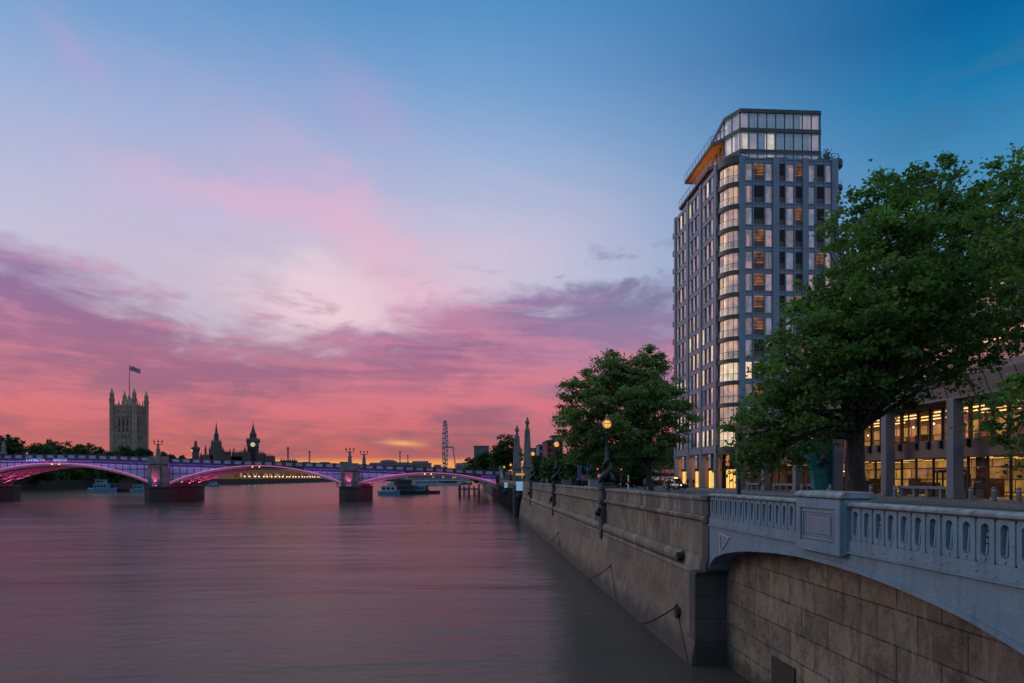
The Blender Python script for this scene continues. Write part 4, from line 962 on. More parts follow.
# base: tall columns, recessed lobby
mb = MB(); mb.box(TX + 3.2, 44.8, 110.2, TB - 0.5, GZ, FZ - 0.45); mb.box(44.8, XR - 0.5, TY + 3.4, TB - 0.5, GZ, FZ - 0.45); mb.build('lobby_wall', m_pinkwall, tw, world=True)
mb = MB(); mb.prism([(TX + 0.1, 107.3), (41.4, TY + 0.1), (XR, TY + 0.1), (XR + 0.8, TY + 2), (XR + 0.8, TB), (TX + 0.1, TB)], FZ - 0.75, FZ - 0.44); mb.build('base_soffit', m_pinkwall, tw, world=True)
mb = MB(); mb.box(TX - 0.12, TX + 0.6, 107.0, TB, FZ - 0.8, FZ - 0.43); mb.box(41.3, XR, TY - 0.12, TY + 0.6, FZ - 0.8, FZ - 0.43); mb.pieces('base_beam', m_frame, tw, world=True)
for b_ in range(3):     # fins that divide the west recess, doors between
    y1 = yp[b_ + 1]; mb = MB(); mb.box(TX + 0.5, TX + 3.3, y1 + 0.05, y1 + 0.9, GZ, FZ - 0.76); mb.build('lobby_fin', m_pinkwall, tw, world=True)
    y0 = yp[b_] + 1.6
    mb = MB(); mb.box(TX + 1.15, TX + 2.25, y1 - 0.06, y1 + 0.04, GZ + 0.05, GZ + 2.9); d_ = mb.build('lit_doorway', W_yel, tw, world=True)
    mb = MB(); 
    for xx in (TX + 1.1, TX + 1.68, TX + 2.25): mb.box(xx, xx + 0.06, y1 - 0.12, y1 - 0.06, GZ, GZ + 2.9)
    mb.box(TX + 1.1, TX + 2.4, y1 - 0.12, y1 + 0.03, GZ + 2.9, GZ + 3.4); mb.box(TX + 1.5, TX + 2.4, y1 - 0.1, y1 + 0.03, GZ + 3.4, FZ - 0.9); f_ = mb.build('door_frame', m_louv, tw, world=True)
    mb = MB(); mb.box(TX + 1.15, TX + 1.47, y1 - 0.06, y1 + 0.04, GZ + 3.4, FZ - 0.9); mb.build('tall_window', W_cur, tw, world=True)
mb = MB(); mb.box(41.5, 43.3, 109.95, 110.15, GZ + 0.05, GZ + 3.1); mb.build('corner_entrance', W_yel, tw, world=True)
mb = MB()
for xx in (41.4, 42.0, 42.6, 43.3): mb.box(xx, xx + 0.08, 109.85, 109.95, GZ, GZ + 3.1)
mb.box(40.8, 43.6, 109.7, 109.95, GZ + 3.1, GZ + 3.7); mb.box(40.8, 41.4, 109.85, 110.2, GZ, FZ - 0.8); mb.box(42.2, 43.0, 109.9, 110.1, GZ + 3.7, FZ - 0.8); mb.build('entrance_frame', m_louv, tw, world=True)
for (x, y, e) in ((TX + 1.7, 111, 100), (TX + 1.7, 118.5, 110), (TX + 1.7, 125.8, 160), (43, TY + 2, 90), (50, TY + 2, 60)):
    L = bpy.data.lights.new('lobby_downlight', 'AREA'); L.size = 1.6; L.energy = e; L.color = (1, 0.42, 0.14)
    lo = bpy.data.objects.new('lobby_downlight', L); col.objects.link(lo); lo.location = (x, y, FZ - 0.85)
# far side stub balconies, seen edge on
for k in range(9): 
    z = 53 - k * 3.43; MB().box(TX - 0.15, TX + 0.3, TB + 0.1, TB + 1.6, z - 0.2, z + 0.8).build('rear_balcony', m_band, tw, world=True)
# roof plants
mb = MB(); rr = random.Random(5)
for i in range(160):
    p = Vector((XR - 1.0 + rr.gauss(0, 0.35), TY + 1.5 + rr.gauss(0, 0.3), 56.9 + abs(rr.gauss(0, 0.6)))); mb.cyl(p, p + Vector((rr.uniform(-.3, .3), rr.uniform(-.3, .3), rr.uniform(.0, .35))), 0.1, 0.01, 3)
mb.build('roof_shrub', M['leaf'], tw, world=True)
mb = MB()
for x in (XA(743, TY + 1), XA(770, TY + 1), XA(783, TY + 1), XA(822, TY + 1)): mb.box(x - 0.7, x + 0.7, TY + 1.0, TY + 1.7, 56.35, 56.9)
mb.pieces('terrace_planter', m_band, tw, world=True)

# ================================================================== LONG OFFICE BUILDING ON THE RIGHT
m_conc = mat('grey_column_concrete', (0.2, 0.2, 0.215), (0.15, 0.15, 0.16), 0.75, 0, 0.7, 0.2, stretch=(1, 1, 0.3))
m_fasc = mat('mauve_brown_stone_fascia', (0.27, 0.2, 0.19), (0.21, 0.16, 0.155), 0.75, 0, 0.3, 0.15, stretch=(1, 1, 1))
m_span = mat('brown_bronze_spandrel', (0.2, 0.12, 0.09), (0.15, 0.09, 0.07), 0.6, 0, 0.5)
m_mull = mat('dark_bronze_mullion', (0.045, 0.035, 0.03), None, 0.5, 0.3)
m_gold = mat('warm_bronze_frame', (0.22, 0.14, 0.05), None, 0.5, 0.2)
m_int = mat('office_interior', (0.42, 0.32, 0.2), (0.3, 0.22, 0.14), 0.8, 0, 0.5)
m_strip = mat('ceiling_light_strip', (0.8, 0.6, 0.3), None, 0.5, emit=(1.0, 0.62, 0.22), estr=2.4)
def shelf_glow():
    m = bpy.data.materials.new('lit_interior_fittings'); m.use_nodes = True; T = NT(m.node_tree); b = T.n['Principled BSDF']
    g = T.new('ShaderNodeNewGeometry'); s_ = T.new('ShaderNodeSeparateXYZ'); T.l.new(g.outputs['Position'], s_.inputs[0])
    br = T.new('ShaderNodeTexBrick'); T.l.new(T.xyz(s_.outputs[1], s_.outputs[2], 0.0), br.inputs['Vector']); br.inputs['Scale'].default_value = 1
    br.inputs['Brick Width'].default_value = 2.9; br.inputs['Row Height'].default_value = 1.25; br.inputs['Mortar Size'].default_value = 0.07; br.offset = 0.37
    br.inputs['Color1'].default_value = (0.75, 0.37, 0.08, 1); br.inputs['Color2'].default_value = (0.22, 0.11, 0.03, 1); br.inputs['Mortar'].default_value = (0.03, 0.018, 0.01, 1)
    f = T.ramp(T.noise(g.outputs['Position'], 0.7, 4, 0.6), [(0.3, 0.25), (0.7, 1.0)])
    T.l.new(T.mix(1.0, br.outputs[0], f, 'MULTIPLY'), b.inputs['Emission Color']); b.inputs['Emission Strength'].default_value = 0.95
    b.inputs['Base Color'].default_value = (0.03, 0.02, 0.012, 1); return m
m_ftr = shelf_glow()
g_off = glass('office_glass', (0.95, 0.9, 0.8), 0.16)
g_up = glass('upper_office_glass', (0.9, 0.8, 0.8), 0.5)
CX = 39.5; cyl_y = [53.9 + 9.08 * k for k in range(-5, 6)]; EY0, EY1 = cyl_y[0], cyl_y[-1] + 0.5
of = thing('office_building', 'long low office block with grey columns, glowing ground floor and overhanging mauve fascia', 'office building', (45, 75, GZ))
for y in cyl_y: MB().box(CX - 0.45, CX + 0.45, y - 0.42, y + 0.42, GZ, 12.9).build('column', m_conc, of, world=True, bevel=0.03)
MB().extr([(39.1, 12.98), (38.5, 14.5), (41.6, 14.5), (41.6, 12.85), (39.1, 12.85)], EY0, EY1).build('fascia', m_fasc, of, world=True)
mb = MB(); y = EY0
while y < EY1:
    mb.add([(39.07, y, 12.96), (39.07, y + 0.07, 12.96), (38.47, y + 0.07, 14.51), (38.47, y, 14.51)], [(0, 1, 2, 3)]); y += 1.52
mb.build('fascia_joints', m_mull, of, world=True)
MB().box(41.0, 41.5, EY0, EY1, 8.2, 9.65).build('spandrel', m_span, of, world=True)
mb = MB(); mb.box(41.05, 60, EY0, EY1, 12.6, 12.848); mb.build('first_floor_ceiling', m_int, of, world=True)
MB().box(41.5, 60, EY0, EY1, 8.3, 8.9).build('first_floor_slab', m_int, of, world=True)
MB().box(52, 52.4, EY0, EY1, GZ, 12.6).build('inner_wall', m_ftr, of, world=True)
MB().box(41.2, 60, EY1 - 0.6, EY1, GZ, 12.59).build('end_wall', m_span, of, world=True)
# floors above
for z0, z1 in ((14.503, 15.2), (18.0, 19.4), (22.4, 23.6)): MB().box(39.3, 58, EY0, 82, z0, z1).build('upper_band', m_fasc, of, world=True)
MB().box(44.5, 44.8, EY0, 82, 15.2, 22.4).build('upper_inner_wall', window_mat('upper_room_glow', (0.5, 0.24, 0.2), (0.16, 0.1, 0.12), 0.55, 0.4, 0.35), of, world=True)
mb = MB()
for zz in (17.88, 22.28):
    y = EY0
    while y < 77: 
        for xx in (41.6, 43.2): mb.box(xx, xx + 0.12, y, y + 4.2, zz, zz + 0.1)
        y += 5.6
mb.pieces('ceiling_light', m_strip, of, world=True)
for z0, z1, nm_ in ((15.203, 17.997, 0), (19.403, 22.397, 1)):
    y = EY0; k = 0
    while y < 80:
        mb = MB(); mb.quad((39.9, y + 0.06, z0), (39.9, y + 1.82, z0), (39.9, y + 1.82, z1), (39.9, y + 0.06, z1)); mb.box(39.8, 40.0, y - 0.06, y + 0.06, z0, z1, 1)
        mb.build('upper_window', [g_up, m_mull], of, world=True); y += 1.88; k += 1
for ci in range(len(cyl_y) - 1):
    y0, y1 = cyl_y[ci] + 0.42, cyl_y[ci + 1] - 0.42; n = 5; u = (y1 - y0) / n
    for j in range(n):
        a, b = y0 + j * u, y0 + (j + 1) * u
        mb = MB(); mb.quad((41.2, a + 0.12, 9.66), (41.2, b - 0.12, 9.66), (41.2, b - 0.12, 12.59), (41.2, a + 0.12, 12.59))
        mb.box(41.0, 41.3, a - 0.09, a + 0.09, 9.66, 12.59, 1); mb.box(41.1, 41.25, a + 0.09, b - 0.09, 9.66, 9.78, 2); mb.box(41.1, 41.25, a + 0.09, b - 0.09, 12.45, 12.59, 2)
        mb.box(41.12, 41.2, a + 0.1, a + 0.24, 9.78, 12.45, 2); mb.box(41.12, 41.2, b - 0.24, b - 0.1, 9.78, 12.45, 2)
        mb.box(40.72, 41.0, a - 0.14, a + 0.14, 9.0, 9.66, 3)
        mb.build('window', [g_off, m_mull, m_gold, M['dark_metal']], of, world=True)
    for lz in (9.655,):
        for k in range(4):   # strip lights over the first floor
            pass
    mb = MB()
    for xs_ in (43.2, 45.4, 47.8): 
        mb.box(xs_, xs_ + 0.14, y0 + 0.8, y1 - 0.8, 12.5, 12.59); mb.box(xs_ + 0.6, xs_ + 0.7, y0 + 1.0, y1 - 4.2, 8.16, 8.19)
    mb.pieces('ceiling_light', m_strip, of, world=True)
    n2 = 4; u2 = (y1 - y0 + 0.6) / n2
    for j in range(n2):
        a, b = y0 - 0.3 + j * u2, y0 - 0.3 + (j + 1) * u2
        mb = MB(); mb.quad((42.4, a + 0.06, GZ + 0.05), (42.4, b - 0.06, GZ + 0.05), (42.4, b - 0.06, 8.25), (42.4, a + 0.06, 8.25)); mb.box(42.3, 42.5, a - 0.06, a + 0.06, GZ, 8.29, 1)
        if j in (1, 2): mb.box(42.33, 42.45, a + 0.06, b - 0.06, 7.2, 7.3, 1)
        mb.build('ground_floor_window', [g_off, m_mull], of, world=True)
    # things inside: pillars, desks, cabinets
    mb = MB(); rr = random.Random(ci + 40)
    for k in range(7):
        x, y = rr.uniform(43, 50), rr.uniform(y0, y1); h = rr.uniform(0.8, 2.2); mb.box(x, x + rr.uniform(0.3, 1.4), y, y + rr.uniform(0.3, 1.8), GZ, GZ + h, 0)
        x, y = rr.uniform(42, 48), rr.uniform(y0, y1); mb.box(x, x + rr.uniform(0.3, 1.4), y, y + rr.uniform(0.3, 1.5), 8.9, 8.9 + rr.uniform(0.7, 2.4), rr.choice((0, 0, 1)))
    mb.pieces('desk', [m_mull, m_int], of, world=True)
rr = random.Random(77); mb = MB()
for k in range(20): mb.ball((rr.uniform(43.5, 50), rr.uniform(EY0 + 20, EY1 - 3), rr.choice((7.3, 7.6, 7.0, 11.6, 11.9))), 0.09, 6)
mb.pieces('pendant_light', M['white_light'], of, world=True)
# doorway and stair seen through the ground floor glass
mb = MB(); y = cyl_y[5]; mb.box(43.5, 44.2, y + 2.2, y + 2.9, GZ, 8.2); mb.box(43.0, 43.3, y + 3.4, y + 7.4, 6.9, 7.15)
for k in range(6): mb.box(43.05, 43.2, y + 3.5 + k * 0.75, y + 3.58 + k * 0.75, GZ, 6.9)
mb.build('entrance_doors', m_mull, of, world=True)
mb = MB(); y = cyl_y[4] - 1.0
mb.add([(44.5, y - 6.5, GZ + 3.6), (45.8, y - 6.5, GZ + 3.6), (45.8, y + 1.5, GZ), (44.5, y + 1.5, GZ), (44.5, y - 6.5, GZ + 3.2), (45.8, y - 6.5, GZ + 3.2), (45.8, y + 0.7, GZ), (44.5, y + 0.7, GZ)], [(0, 1, 2, 3), (4, 7, 6, 5), (0, 3, 7, 4), (1, 5, 6, 2), (0, 4, 5, 1)])
mb.path([(44.5, y - 6.5, GZ + 4.6), (44.5, y + 1.5, GZ + 1.0)], 0.06, 6); mb.build('staircase', m_gold, of, world=True)
for ci in range(3, len(cyl_y) - 1):
    L = bpy.data.lights.new('office_ceiling_light', 'AREA'); L.shape = 'RECTANGLE'; L.size = 1.0; L.size_y = 3.0; L.energy = 170; L.color = (1.0, 0.62, 0.26)
    for z in (8.15, 12.45):
        lo = bpy.data.objects.new('office_ceiling_light', L); col.objects.link(lo); lo.location = (46.5, cyl_y[ci] + 4.5, z)

# ================================================================== TREES
def leaf_mesh(name, centers, size, m, parent, rng, up=0.25, world=True):
    n = len(centers); C = np.asarray(centers, dtype=np.float64)
    nn = rng.normal(size=(n, 3)) * 0.62; nn[:, 2] += 0.9; nn /= np.linalg.norm(nn, axis=1)[:, None]     # leaves lie roughly flat
    q = rng.normal(size=(n, 3)); q[:, 2] -= 0.5; d = q - nn * (q * nn).sum(1)[:, None]; d /= np.linalg.norm(d, axis=1)[:, None]
    b = np.cross(nn, d)
    s = size * rng.uniform(0.65, 1.35, (n, 1)); wd = s * rng.uniform(0.34, 0.5, (n, 1))
    fold = np.cross(d, b) * s * 0.12
    V = np.empty((n, 4, 3)); V[:, 0] = C - d * s * 0.5; V[:, 1] = C + b * wd + fold; V[:, 2] = C + d * s * 0.5; V[:, 3] = C - b * wd + fold
    if world and parent is not None: V -= np.array(parent.location)
    me = bpy.data.meshes.new(name); me.vertices.add(n * 4); me.vertices.foreach_set('co', V.reshape(-1))
    me.loops.add(n * 4); me.loops.foreach_set('vertex_index', np.arange(n * 4)); me.polygons.add(n)
    me.polygons.foreach_set('loop_start', np.arange(0, n * 4, 4)); me.polygons.foreach_set('loop_total', np.full(n, 4))
    me.materials.append(m); me.update(calc_edges=True); me.validate()
    o = bpy.data.objects.new(name, me); col.objects.link(o)
    if parent is not None: o.parent = parent
    return o
def clumps(lobes, rng, sub_r, per, dens=1.0, squash=0.42):
    """lobes (x,y,z,r): every lobe carries flat layered sprays of leaves near its surface, with air between them"""
    pts = []
    for (x, y, z, r) in lobes:
        k = max(3, int(dens * 3.0 * (r / sub_r) ** 2))
        u = rng.normal(size=(k, 3)); u /= np.linalg.norm(u, axis=1)[:, None]
        rad = r * rng.uniform(0.25, 1.25, (k, 1)) ** 0.6
        c = np.array([x, y, z]) + u * rad * np.array([1, 1, 0.9])
        for cc, uu in zip(c, u):
            n = int(per * rng.uniform(0.4, 1.5)); sr = sub_r * rng.uniform(0.5, 1.4)
            g = rng.normal(size=(n, 3)) * np.array([0.5, 0.5, 0.5 * squash]) * sr
            h = np.abs(g[:, :2]).sum(1); g[:, 2] -= 0.30 * h; g += uu * np.abs(rng.normal(size=(n, 1))) * sr * 0.3
            pts.append(cc + g)
    return np.concatenate(pts)
def wood(base, r0, fork, lobes, rng, n_side=8, twigs=3):
    mb = MB(); base = Vector(base); fork = Vector(fork)
    mid = base.lerp(fork, 0.5) + Vector((rng.uniform(-.12, .12), rng.uniform(-.12, .12), 0))
    mb.path([base + Vector((0, 0, -0.3)), base + Vector((0, 0, 0.25)), mid, fork], [r0 * 1.5, r0 * 1.08, r0 * 0.92, r0 * 0.8], 12)
    for (x, y, z, r) in lobes:
        e = Vector((x, y, z)); L = (e - fork).length
        if L < 0.3: continue
        s_ = base.lerp(fork, float(rng.uniform(0.82, 1.0))) 
        m1 = s_.lerp(e, 0.33) + Vector((rng.uniform(-.1, .1) * L, rng.uniform(-.1, .1) * L, 0.10 * L)); m2 = s_.lerp(e, 0.7) + Vector((rng.uniform(-.06, .06) * L, rng.uniform(-.06, .06) * L, 0.06 * L))
        rr_ = r0 * (0.30 + 0.04 * min(r, 3)); mb.path([s_, m1, m2, e], [rr_, rr_ * 0.7, rr_ * 0.45, rr_ * 0.2], 6)
        for k in range(twigs):
            a = m1.lerp(e, float(rng.uniform(0.1, 0.9))); v = Vector(rng.normal(size=3)).normalized() * r * 0.95
            b = e + v; b.z = max(b.z, e.z - r * 0.6); mb.path([a, a.lerp(b, 0.5) + Vector((0, 0, 0.12 * r)), b], [rr_ * 0.3, rr_ * 0.2, rr_ * 0.07], 4)
    return mb

def L3(px, py, Y, r):     # a lobe seen at this spot of the view, Y metres up river
    return (XA(px, Y), Y, ZA(px, py, Y), r)
rng = np.random.default_rng(11)
# the big plane tree in front of the office block
tb = (XA(858, 27.4), 27.4, GZ)
big = thing('plane_tree', 'big leafy plane tree with dark trunk in front of the office columns, at right', 'tree', tb)
lob = [L3(*a) for a in (
    (905, 205, 27.5, 1.6), (935, 222, 28.5, 1.6), (868, 225, 27, 1.35), (953, 192, 29, 1.3), (856, 250, 28, 1.0), (884, 258, 25.5, 1.9), (925, 262, 26, 1.9), (962, 250, 27, 1.8),
    (848, 292, 26, 1.3), (822, 305, 27.5, 1.2), (868, 305, 24.5, 1.9), (905, 310, 24, 1.9), (945, 305, 25, 1.9), (985, 290, 26.5, 1.7), (1005, 255, 28.5, 1.5),
    (800, 342, 27, 1.3), (828, 345, 25, 1.8), (872, 352, 24, 1.7), (912, 352, 25, 1.6), (955, 345, 26.5, 1.4), (990, 335, 27.5, 1.2),
    (783, 378, 26.5, 1.25), (808, 388, 25, 1.5), (845, 375, 26.5, 1.1), (766, 405, 27, 1.1), (788, 418, 25.5, 1.35), (750, 434, 27.2, 0.95), (742, 452, 27.4, 0.55), (775, 450, 26.5, 0.9), (812, 408, 27.5, 0.8), (746, 466, 27.6, 0.6), (760, 458, 27.5, 0.5),
    (888, 300, 31, 1.7), (930, 290, 31.5, 1.6), (850, 325, 31, 1.7), (965, 320, 31, 1.3), (825, 365, 31, 1.5), (905, 245, 31.5, 1.5), (838, 235, 28, 0.7), (880, 190, 28, 0.7), (950, 172, 29, 0.75), (915, 185, 28, 0.6), (975, 195, 29, 0.6), (860, 205, 27.5, 0.6), (1000, 215, 28, 0.9), (885, 368, 29, 1.1), (925, 372, 28.5, 0.8), (900, 392, 27, 0.7), (795, 432, 29, 0.7), (872, 388, 26, 0.6), (975, 362, 27, 0.8))]
wood(tb, 0.42, (tb[0] - 0.1, tb[1], GZ + 4.0), lob, rng, twigs=4).build('trunk', M['bark'], big, world=True, smooth=True)
leaf_mesh('crown', clumps(lob, rng, 0.52, 70, 1.05), 0.175, M['leaf'], big, rng)
# second plane, its trunk just outside on the right, lighter low spray of leaves
tb2 = (15.5, 15.5, GZ)
t2 = thing('plane_tree', 'plane tree reaching in from the right edge with a lighter low spray of leaves', 'tree', tb2)
lob2 = [(XA(px, Y), Y, ZA(px, py, Y), r) for px, py, Y, r in ((1015, 415, 17, 0.7), (1045, 400, 16.5, 0.9), (1000, 425, 17.4, 0.35), (1040, 445, 17, 0.5), (1080, 380, 16, 1.2), (1030, 205, 21, 1.35), (1000, 225, 22, 1.0), (1050, 170, 20, 1.2), (1062, 250, 20, 1.7), (1018, 275, 21.5, 1.1), (1030, 320, 21, 0.9), (1100, 250, 18, 1.9), (1120, 330, 17, 1.8), (1180, 280, 16, 2.0), (1100, 190, 18, 1.5), (984, 205, 23, 0.7), (1012, 172, 22, 0.75), (1250, 300, 15, 2.2), (1200, 200, 16, 2.0))]
wood(tb2, 0.38, (15.3, 15.6, GZ + 4.2), lob2, rng, twigs=3).build('trunk', M['bark'], t2, world=True, smooth=True)
leaf_mesh('crown', clumps(lob2, rng, 0.45, 60, 1.1), 0.14, M['leaf_lit'], t2, rng)
# the tree by the lamp, left of the tower
tb3 = (XA(652, 61), 61, GZ)
t3 = thing('plane_tree', 'broad leafy tree with thin top between the nearest globe lamp and the tower', 'tree', tb3)
lob3 = [L3(*a) for a in ((652, 356, 61, 0.9), (640, 360, 62, 0.7), (664, 362, 61, 0.8), (612, 360, 61, 0.9), (650, 368, 61, 1.2), (665, 375, 62, 1.0), (600, 375, 62, 1.2), (572, 388, 61, 0.9), (566, 405, 60, 0.8), (574, 425, 60, 1.0), (600, 430, 61, 1.6), (636, 425, 62, 1.6), (655, 430, 59, 1.4), (648, 388, 60, 1.8), (630, 372, 61, 1.2), (636, 380, 60, 1.6), (612, 372, 61, 1.5), (600, 388, 60, 1.6), (578, 392, 61, 1.35), (570, 415, 61, 1.0), (590, 420, 59, 1.8), (620, 410, 58, 2.1), (650, 405, 58, 1.9), (672, 400, 60, 1.4), (686, 412, 60, 0.8), (668, 428, 59, 1.5), (640, 440, 58, 1.7), (610, 442, 59, 1.7), (585, 445, 60, 1.2), (660, 450, 60, 0.9), (618, 460, 61, 0.8), (600, 410, 64, 2.0), (640, 400, 65, 2.2), (625, 395, 62, 1.6), (665, 455, 62, 0.6), (595, 458, 61, 0.7), (582, 440, 63, 1.2), (570, 432, 62, 0.9), (600, 450, 63, 1.1), (576, 455, 62, 0.7))]
wood(tb3, 0.24, (tb3[0] - 0.3, 61, GZ + 3.4), lob3, rng, twigs=3).build('trunk', M['bark'], t3, world=True, smooth=True)
leaf_mesh('crown', clumps(lob3, rng, 0.62, 90, 1.5), 0.21, M['leaf_soft'], t3, rng)
# further trees of the near bank
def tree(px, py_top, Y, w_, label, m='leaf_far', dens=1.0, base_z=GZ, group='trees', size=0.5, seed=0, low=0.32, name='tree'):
    r_ = np.random.default_rng(seed + 100); X = XA(px, Y); top = ZA(px, py_top, Y); h = top - base_z
    t = thing(name, label, 'tree', (X, Y, base_z), group=group)
    lb = []; n = 20
    for k in range(n):
        a = r_.uniform(0, 2 * PI); hh = r_.uniform(low, 0.86); rr_ = w_ * 0.5 * (0.8 if hh < 0.75 else 0.6) * r_.uniform(0.15, 1.0)
        lb.append((X + math.cos(a) * rr_, Y + math.sin(a) * rr_, base_z + h * hh, w_ * r_.uniform(0.13, 0.24)))
    lb.append((X, Y, top - w_ * 0.17, w_ * 0.17)); lb.append((X, Y, base_z + h * 0.55, w_ * 0.3))
    wood((X, Y, base_z), max(0.16, h * 0.022), (X, Y, base_z + h * 0.3), lb[:7], r_, twigs=1).build('trunk', M['bark'], t, world=True)
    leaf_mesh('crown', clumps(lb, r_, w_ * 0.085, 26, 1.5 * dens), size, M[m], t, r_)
    return t
for i, (px, pt, Y, w_, lb) in enumerate((
    (505, 433, 232, 11.5, 'round topped tree behind the obelisks'), (486, 451, 262, 9, 'low tree left of the obelisks beneath the teal roofed block'), (474, 457, 300, 8, 'lowest tree at the left end of the row by the bridge end'),
    (497, 455, 250, 8, 'small tree squeezed between the round tree and the low one near the bridge end'), (538, 456, 215, 7, 'dark tree right of the nearer obelisk'),
    (560, 452, 150, 9, 'dark tree in front of the red brick block'), (598, 446, 128, 11, 'dark tree behind the nearest globe lamp'), (632, 440, 140, 12, 'dark tree behind the red bus'), (662, 446, 160, 11, 'dark tree just left of the tower base'), (580, 460, 110, 5, 'small low tree left of the nearest globe lamp'))):
    tree(px, pt, Y, w_, lb, group='trees along the near bank road', size=0.4 if Y < 200 else 0.6, seed=i, low=0.15, dens=1.1)
# trees of the far bank garden: (px, top, Y, crown width)
fb = [(-14, 432, 330, 17), (12, 434, 350, 17), (38, 443, 370, 15), (52, 440, 395, 16), (66, 441, 420, 17), (80, 444, 440, 16), (90, 443, 470, 15), (98, 446, 500, 15), (112, 449, 430, 16), (126, 445, 410, 15), (140, 447, 430, 13), (150, 451, 480, 11), (163, 452, 530, 11), (172, 454, 580, 11), (182, 455, 620, 11)]
ordn = ['leftmost', 'second', 'third', 'fourth', 'fifth', 'sixth', 'seventh', 'eighth', 'ninth', 'tenth', 'eleventh', 'twelfth', 'thirteenth', 'fourteenth', 'fifteenth and last']
for i, (px, pt, Y, w_) in enumerate(fb):
    extra = ' before the square tower' if 8 <= i <= 10 else ''
    tree(px, pt, Y, w_, '%s tree from the left in the far bank garden row%s' % (ordn[i], extra), base_z=4.6, group='trees in the far bank garden', size=0.85, seed=40 + i, low=0.12, name='garden_tree', dens=1.3)
# an unbroken mass of shrubs and lower wood under them
r_ = np.random.default_rng(5); pts = []
for k in range(320):
    Y = r_.uniform(300, 640); X = -234 - r_.uniform(0, 30); pts.append(np.array([X, Y, 4.6]) + np.abs(r_.normal(size=(95, 3))) * np.array([2.4, 3.4, 4.2]) * np.array([r_.choice([-1, 1]), 1, 1]))
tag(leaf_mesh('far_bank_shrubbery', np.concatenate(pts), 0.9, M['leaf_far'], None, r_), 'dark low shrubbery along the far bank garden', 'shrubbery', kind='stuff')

# ================================================================== FAR BANK AND SKYLINE
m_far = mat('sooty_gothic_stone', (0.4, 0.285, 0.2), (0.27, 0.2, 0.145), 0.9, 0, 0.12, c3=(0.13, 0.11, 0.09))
m_fard = mat('silhouetted_gothic_stone', (0.11, 0.09, 0.075), (0.075, 0.062, 0.055), 0.9, 0, 0.12)  # gothic stone again, backlit darkness put into its colour
m_farw = mat('deep_gothic_window', (0.022, 0.02, 0.02), None, 0.4)
m_slate = mat('dark_lead_roof', (0.04, 0.045, 0.055), (0.03, 0.03, 0.04), 0.6)
m_gild = mat('gilded_stone', (0.3, 0.22, 0.09), None, 0.6)
m_dial = mat('lit_clock_dial', (0.5, 0.45, 0.3), None, 0.5, emit=(1.0, 0.78, 0.36), estr=0.55)
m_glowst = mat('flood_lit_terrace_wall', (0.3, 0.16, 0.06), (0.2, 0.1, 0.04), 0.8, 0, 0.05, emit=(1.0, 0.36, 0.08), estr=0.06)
# river embankment wall of the far side
eb = thing('far_embankment_wall', 'dark low wall along the far bank, beyond the bridge', 'river wall', (-231, 700, 0))
MB().box(-231.2, -229.8, 150, 1500, -1, 5.4).build('wall_face', m_pier, eb, world=True)

# tall square tower with four corner turrets
def turret(mb, x, y, z0, z1, r, mi=0):
    mb.lathe([(r, z0), (r, z1 - 12.5), (r * 1.18, z1 - 12.2), (r * 1.18, z1 - 11.4), (r * 0.82, z1 - 11), (r * 0.82, z1 - 7.4), (r * 1.05, z1 - 7.1), (r * 0.98, z1 - 6.3), (r * 0.7, z1 - 4.6), (r * 0.34, z1 - 2.6), (r * 0.14, z1 - 1.0), (r * 0.26, z1 - 0.8), (0.08, z1)], x, y, 0, 8, mi)
VY = 722.0; vx, vy = XA(134.3, VY), VY     # the near corner
th_ = R(3.3); ux, uy = -math.cos(th_), math.sin(th_)          # left face runs this way
wx_, wy_ = math.sin(th_), math.cos(th_)                     # right face runs this way
S_ = 23.0
vt = thing('square_gothic_tower', 'tall square gothic tower with four pointed corner turrets and a flag on its mast', 'tower', (vx, vy, 4.6))
def V(a, b, z): return (vx + ux * a + wx_ * b, vy + uy * a + wy_ * b, z)
def vbox(mb, a0, a1, b0, b1, z0, z1, mi=0):
    mb.add([V(a0, b0, z0), V(a1, b0, z0), V(a1, b1, z0), V(a0, b1, z0), V(a0, b0, z1), V(a1, b0, z1), V(a1, b1, z1), V(a0, b1, z1)],
           [(0, 3, 2, 1), (4, 5, 6, 7), (0, 1, 5, 4), (1, 2, 6, 5), (2, 3, 7, 6), (3, 0, 4, 7)], mi)
ZT = ZA(125, 405, VY)    # roof parapet
mb = MB(); vbox(mb, 0.5, S_ - 0.5, 0.5, S_ - 0.5, 0, ZT - 2)
for a in (4.2, 9.0, 14.0, 18.8):
    for (a0, a1, b0, b1) in ((a - 0.4, a + 0.4, -0.3, 0.5), (-0.3, 0.5, a - 0.4, a + 0.4)): vbox(mb, a0, a1, b0, b1, 0, ZT - 1)
for z in (30, 52, 58, ZT - 11, ZT - 5.5): vbox(mb, 0.2, S_ - 0.2, 0.2, S_ - 0.2, z, z + 1.0)
mb.build('shaft', m_far, vt, world=True)
mb = MB(); vbox(mb, 0.3, S_ - 0.3, 0.3, S_ - 0.3, ZT - 2.01, ZT - 0.3)
for k in range(14):
    a = 2 + k * 1.46; vbox(mb, a, a + 0.8, 0.1, 0.7, ZT - 2, ZT + 0.8 + (0.8 if k % 3 == 0 else 0)); vbox(mb, 0.1, 0.7, a, a + 0.8, ZT - 2, ZT + 0.8 + (0.8 if k % 3 == 0 else 0))
    vbox(mb, a, a + 0.8, S_ - .7, S_ - .1, ZT - 2, ZT + 0.8)
for a in (7, 16):
    for (p_, q_) in ((a, 0.2), (0.2, a), (a, S_)): 
        c = V(p_, q_, 0); mb.lathe([(0.8, ZT - 2), (0.6, ZT + 2.5), (0.1, ZT + 6)], c[0], c[1], 0, 4)
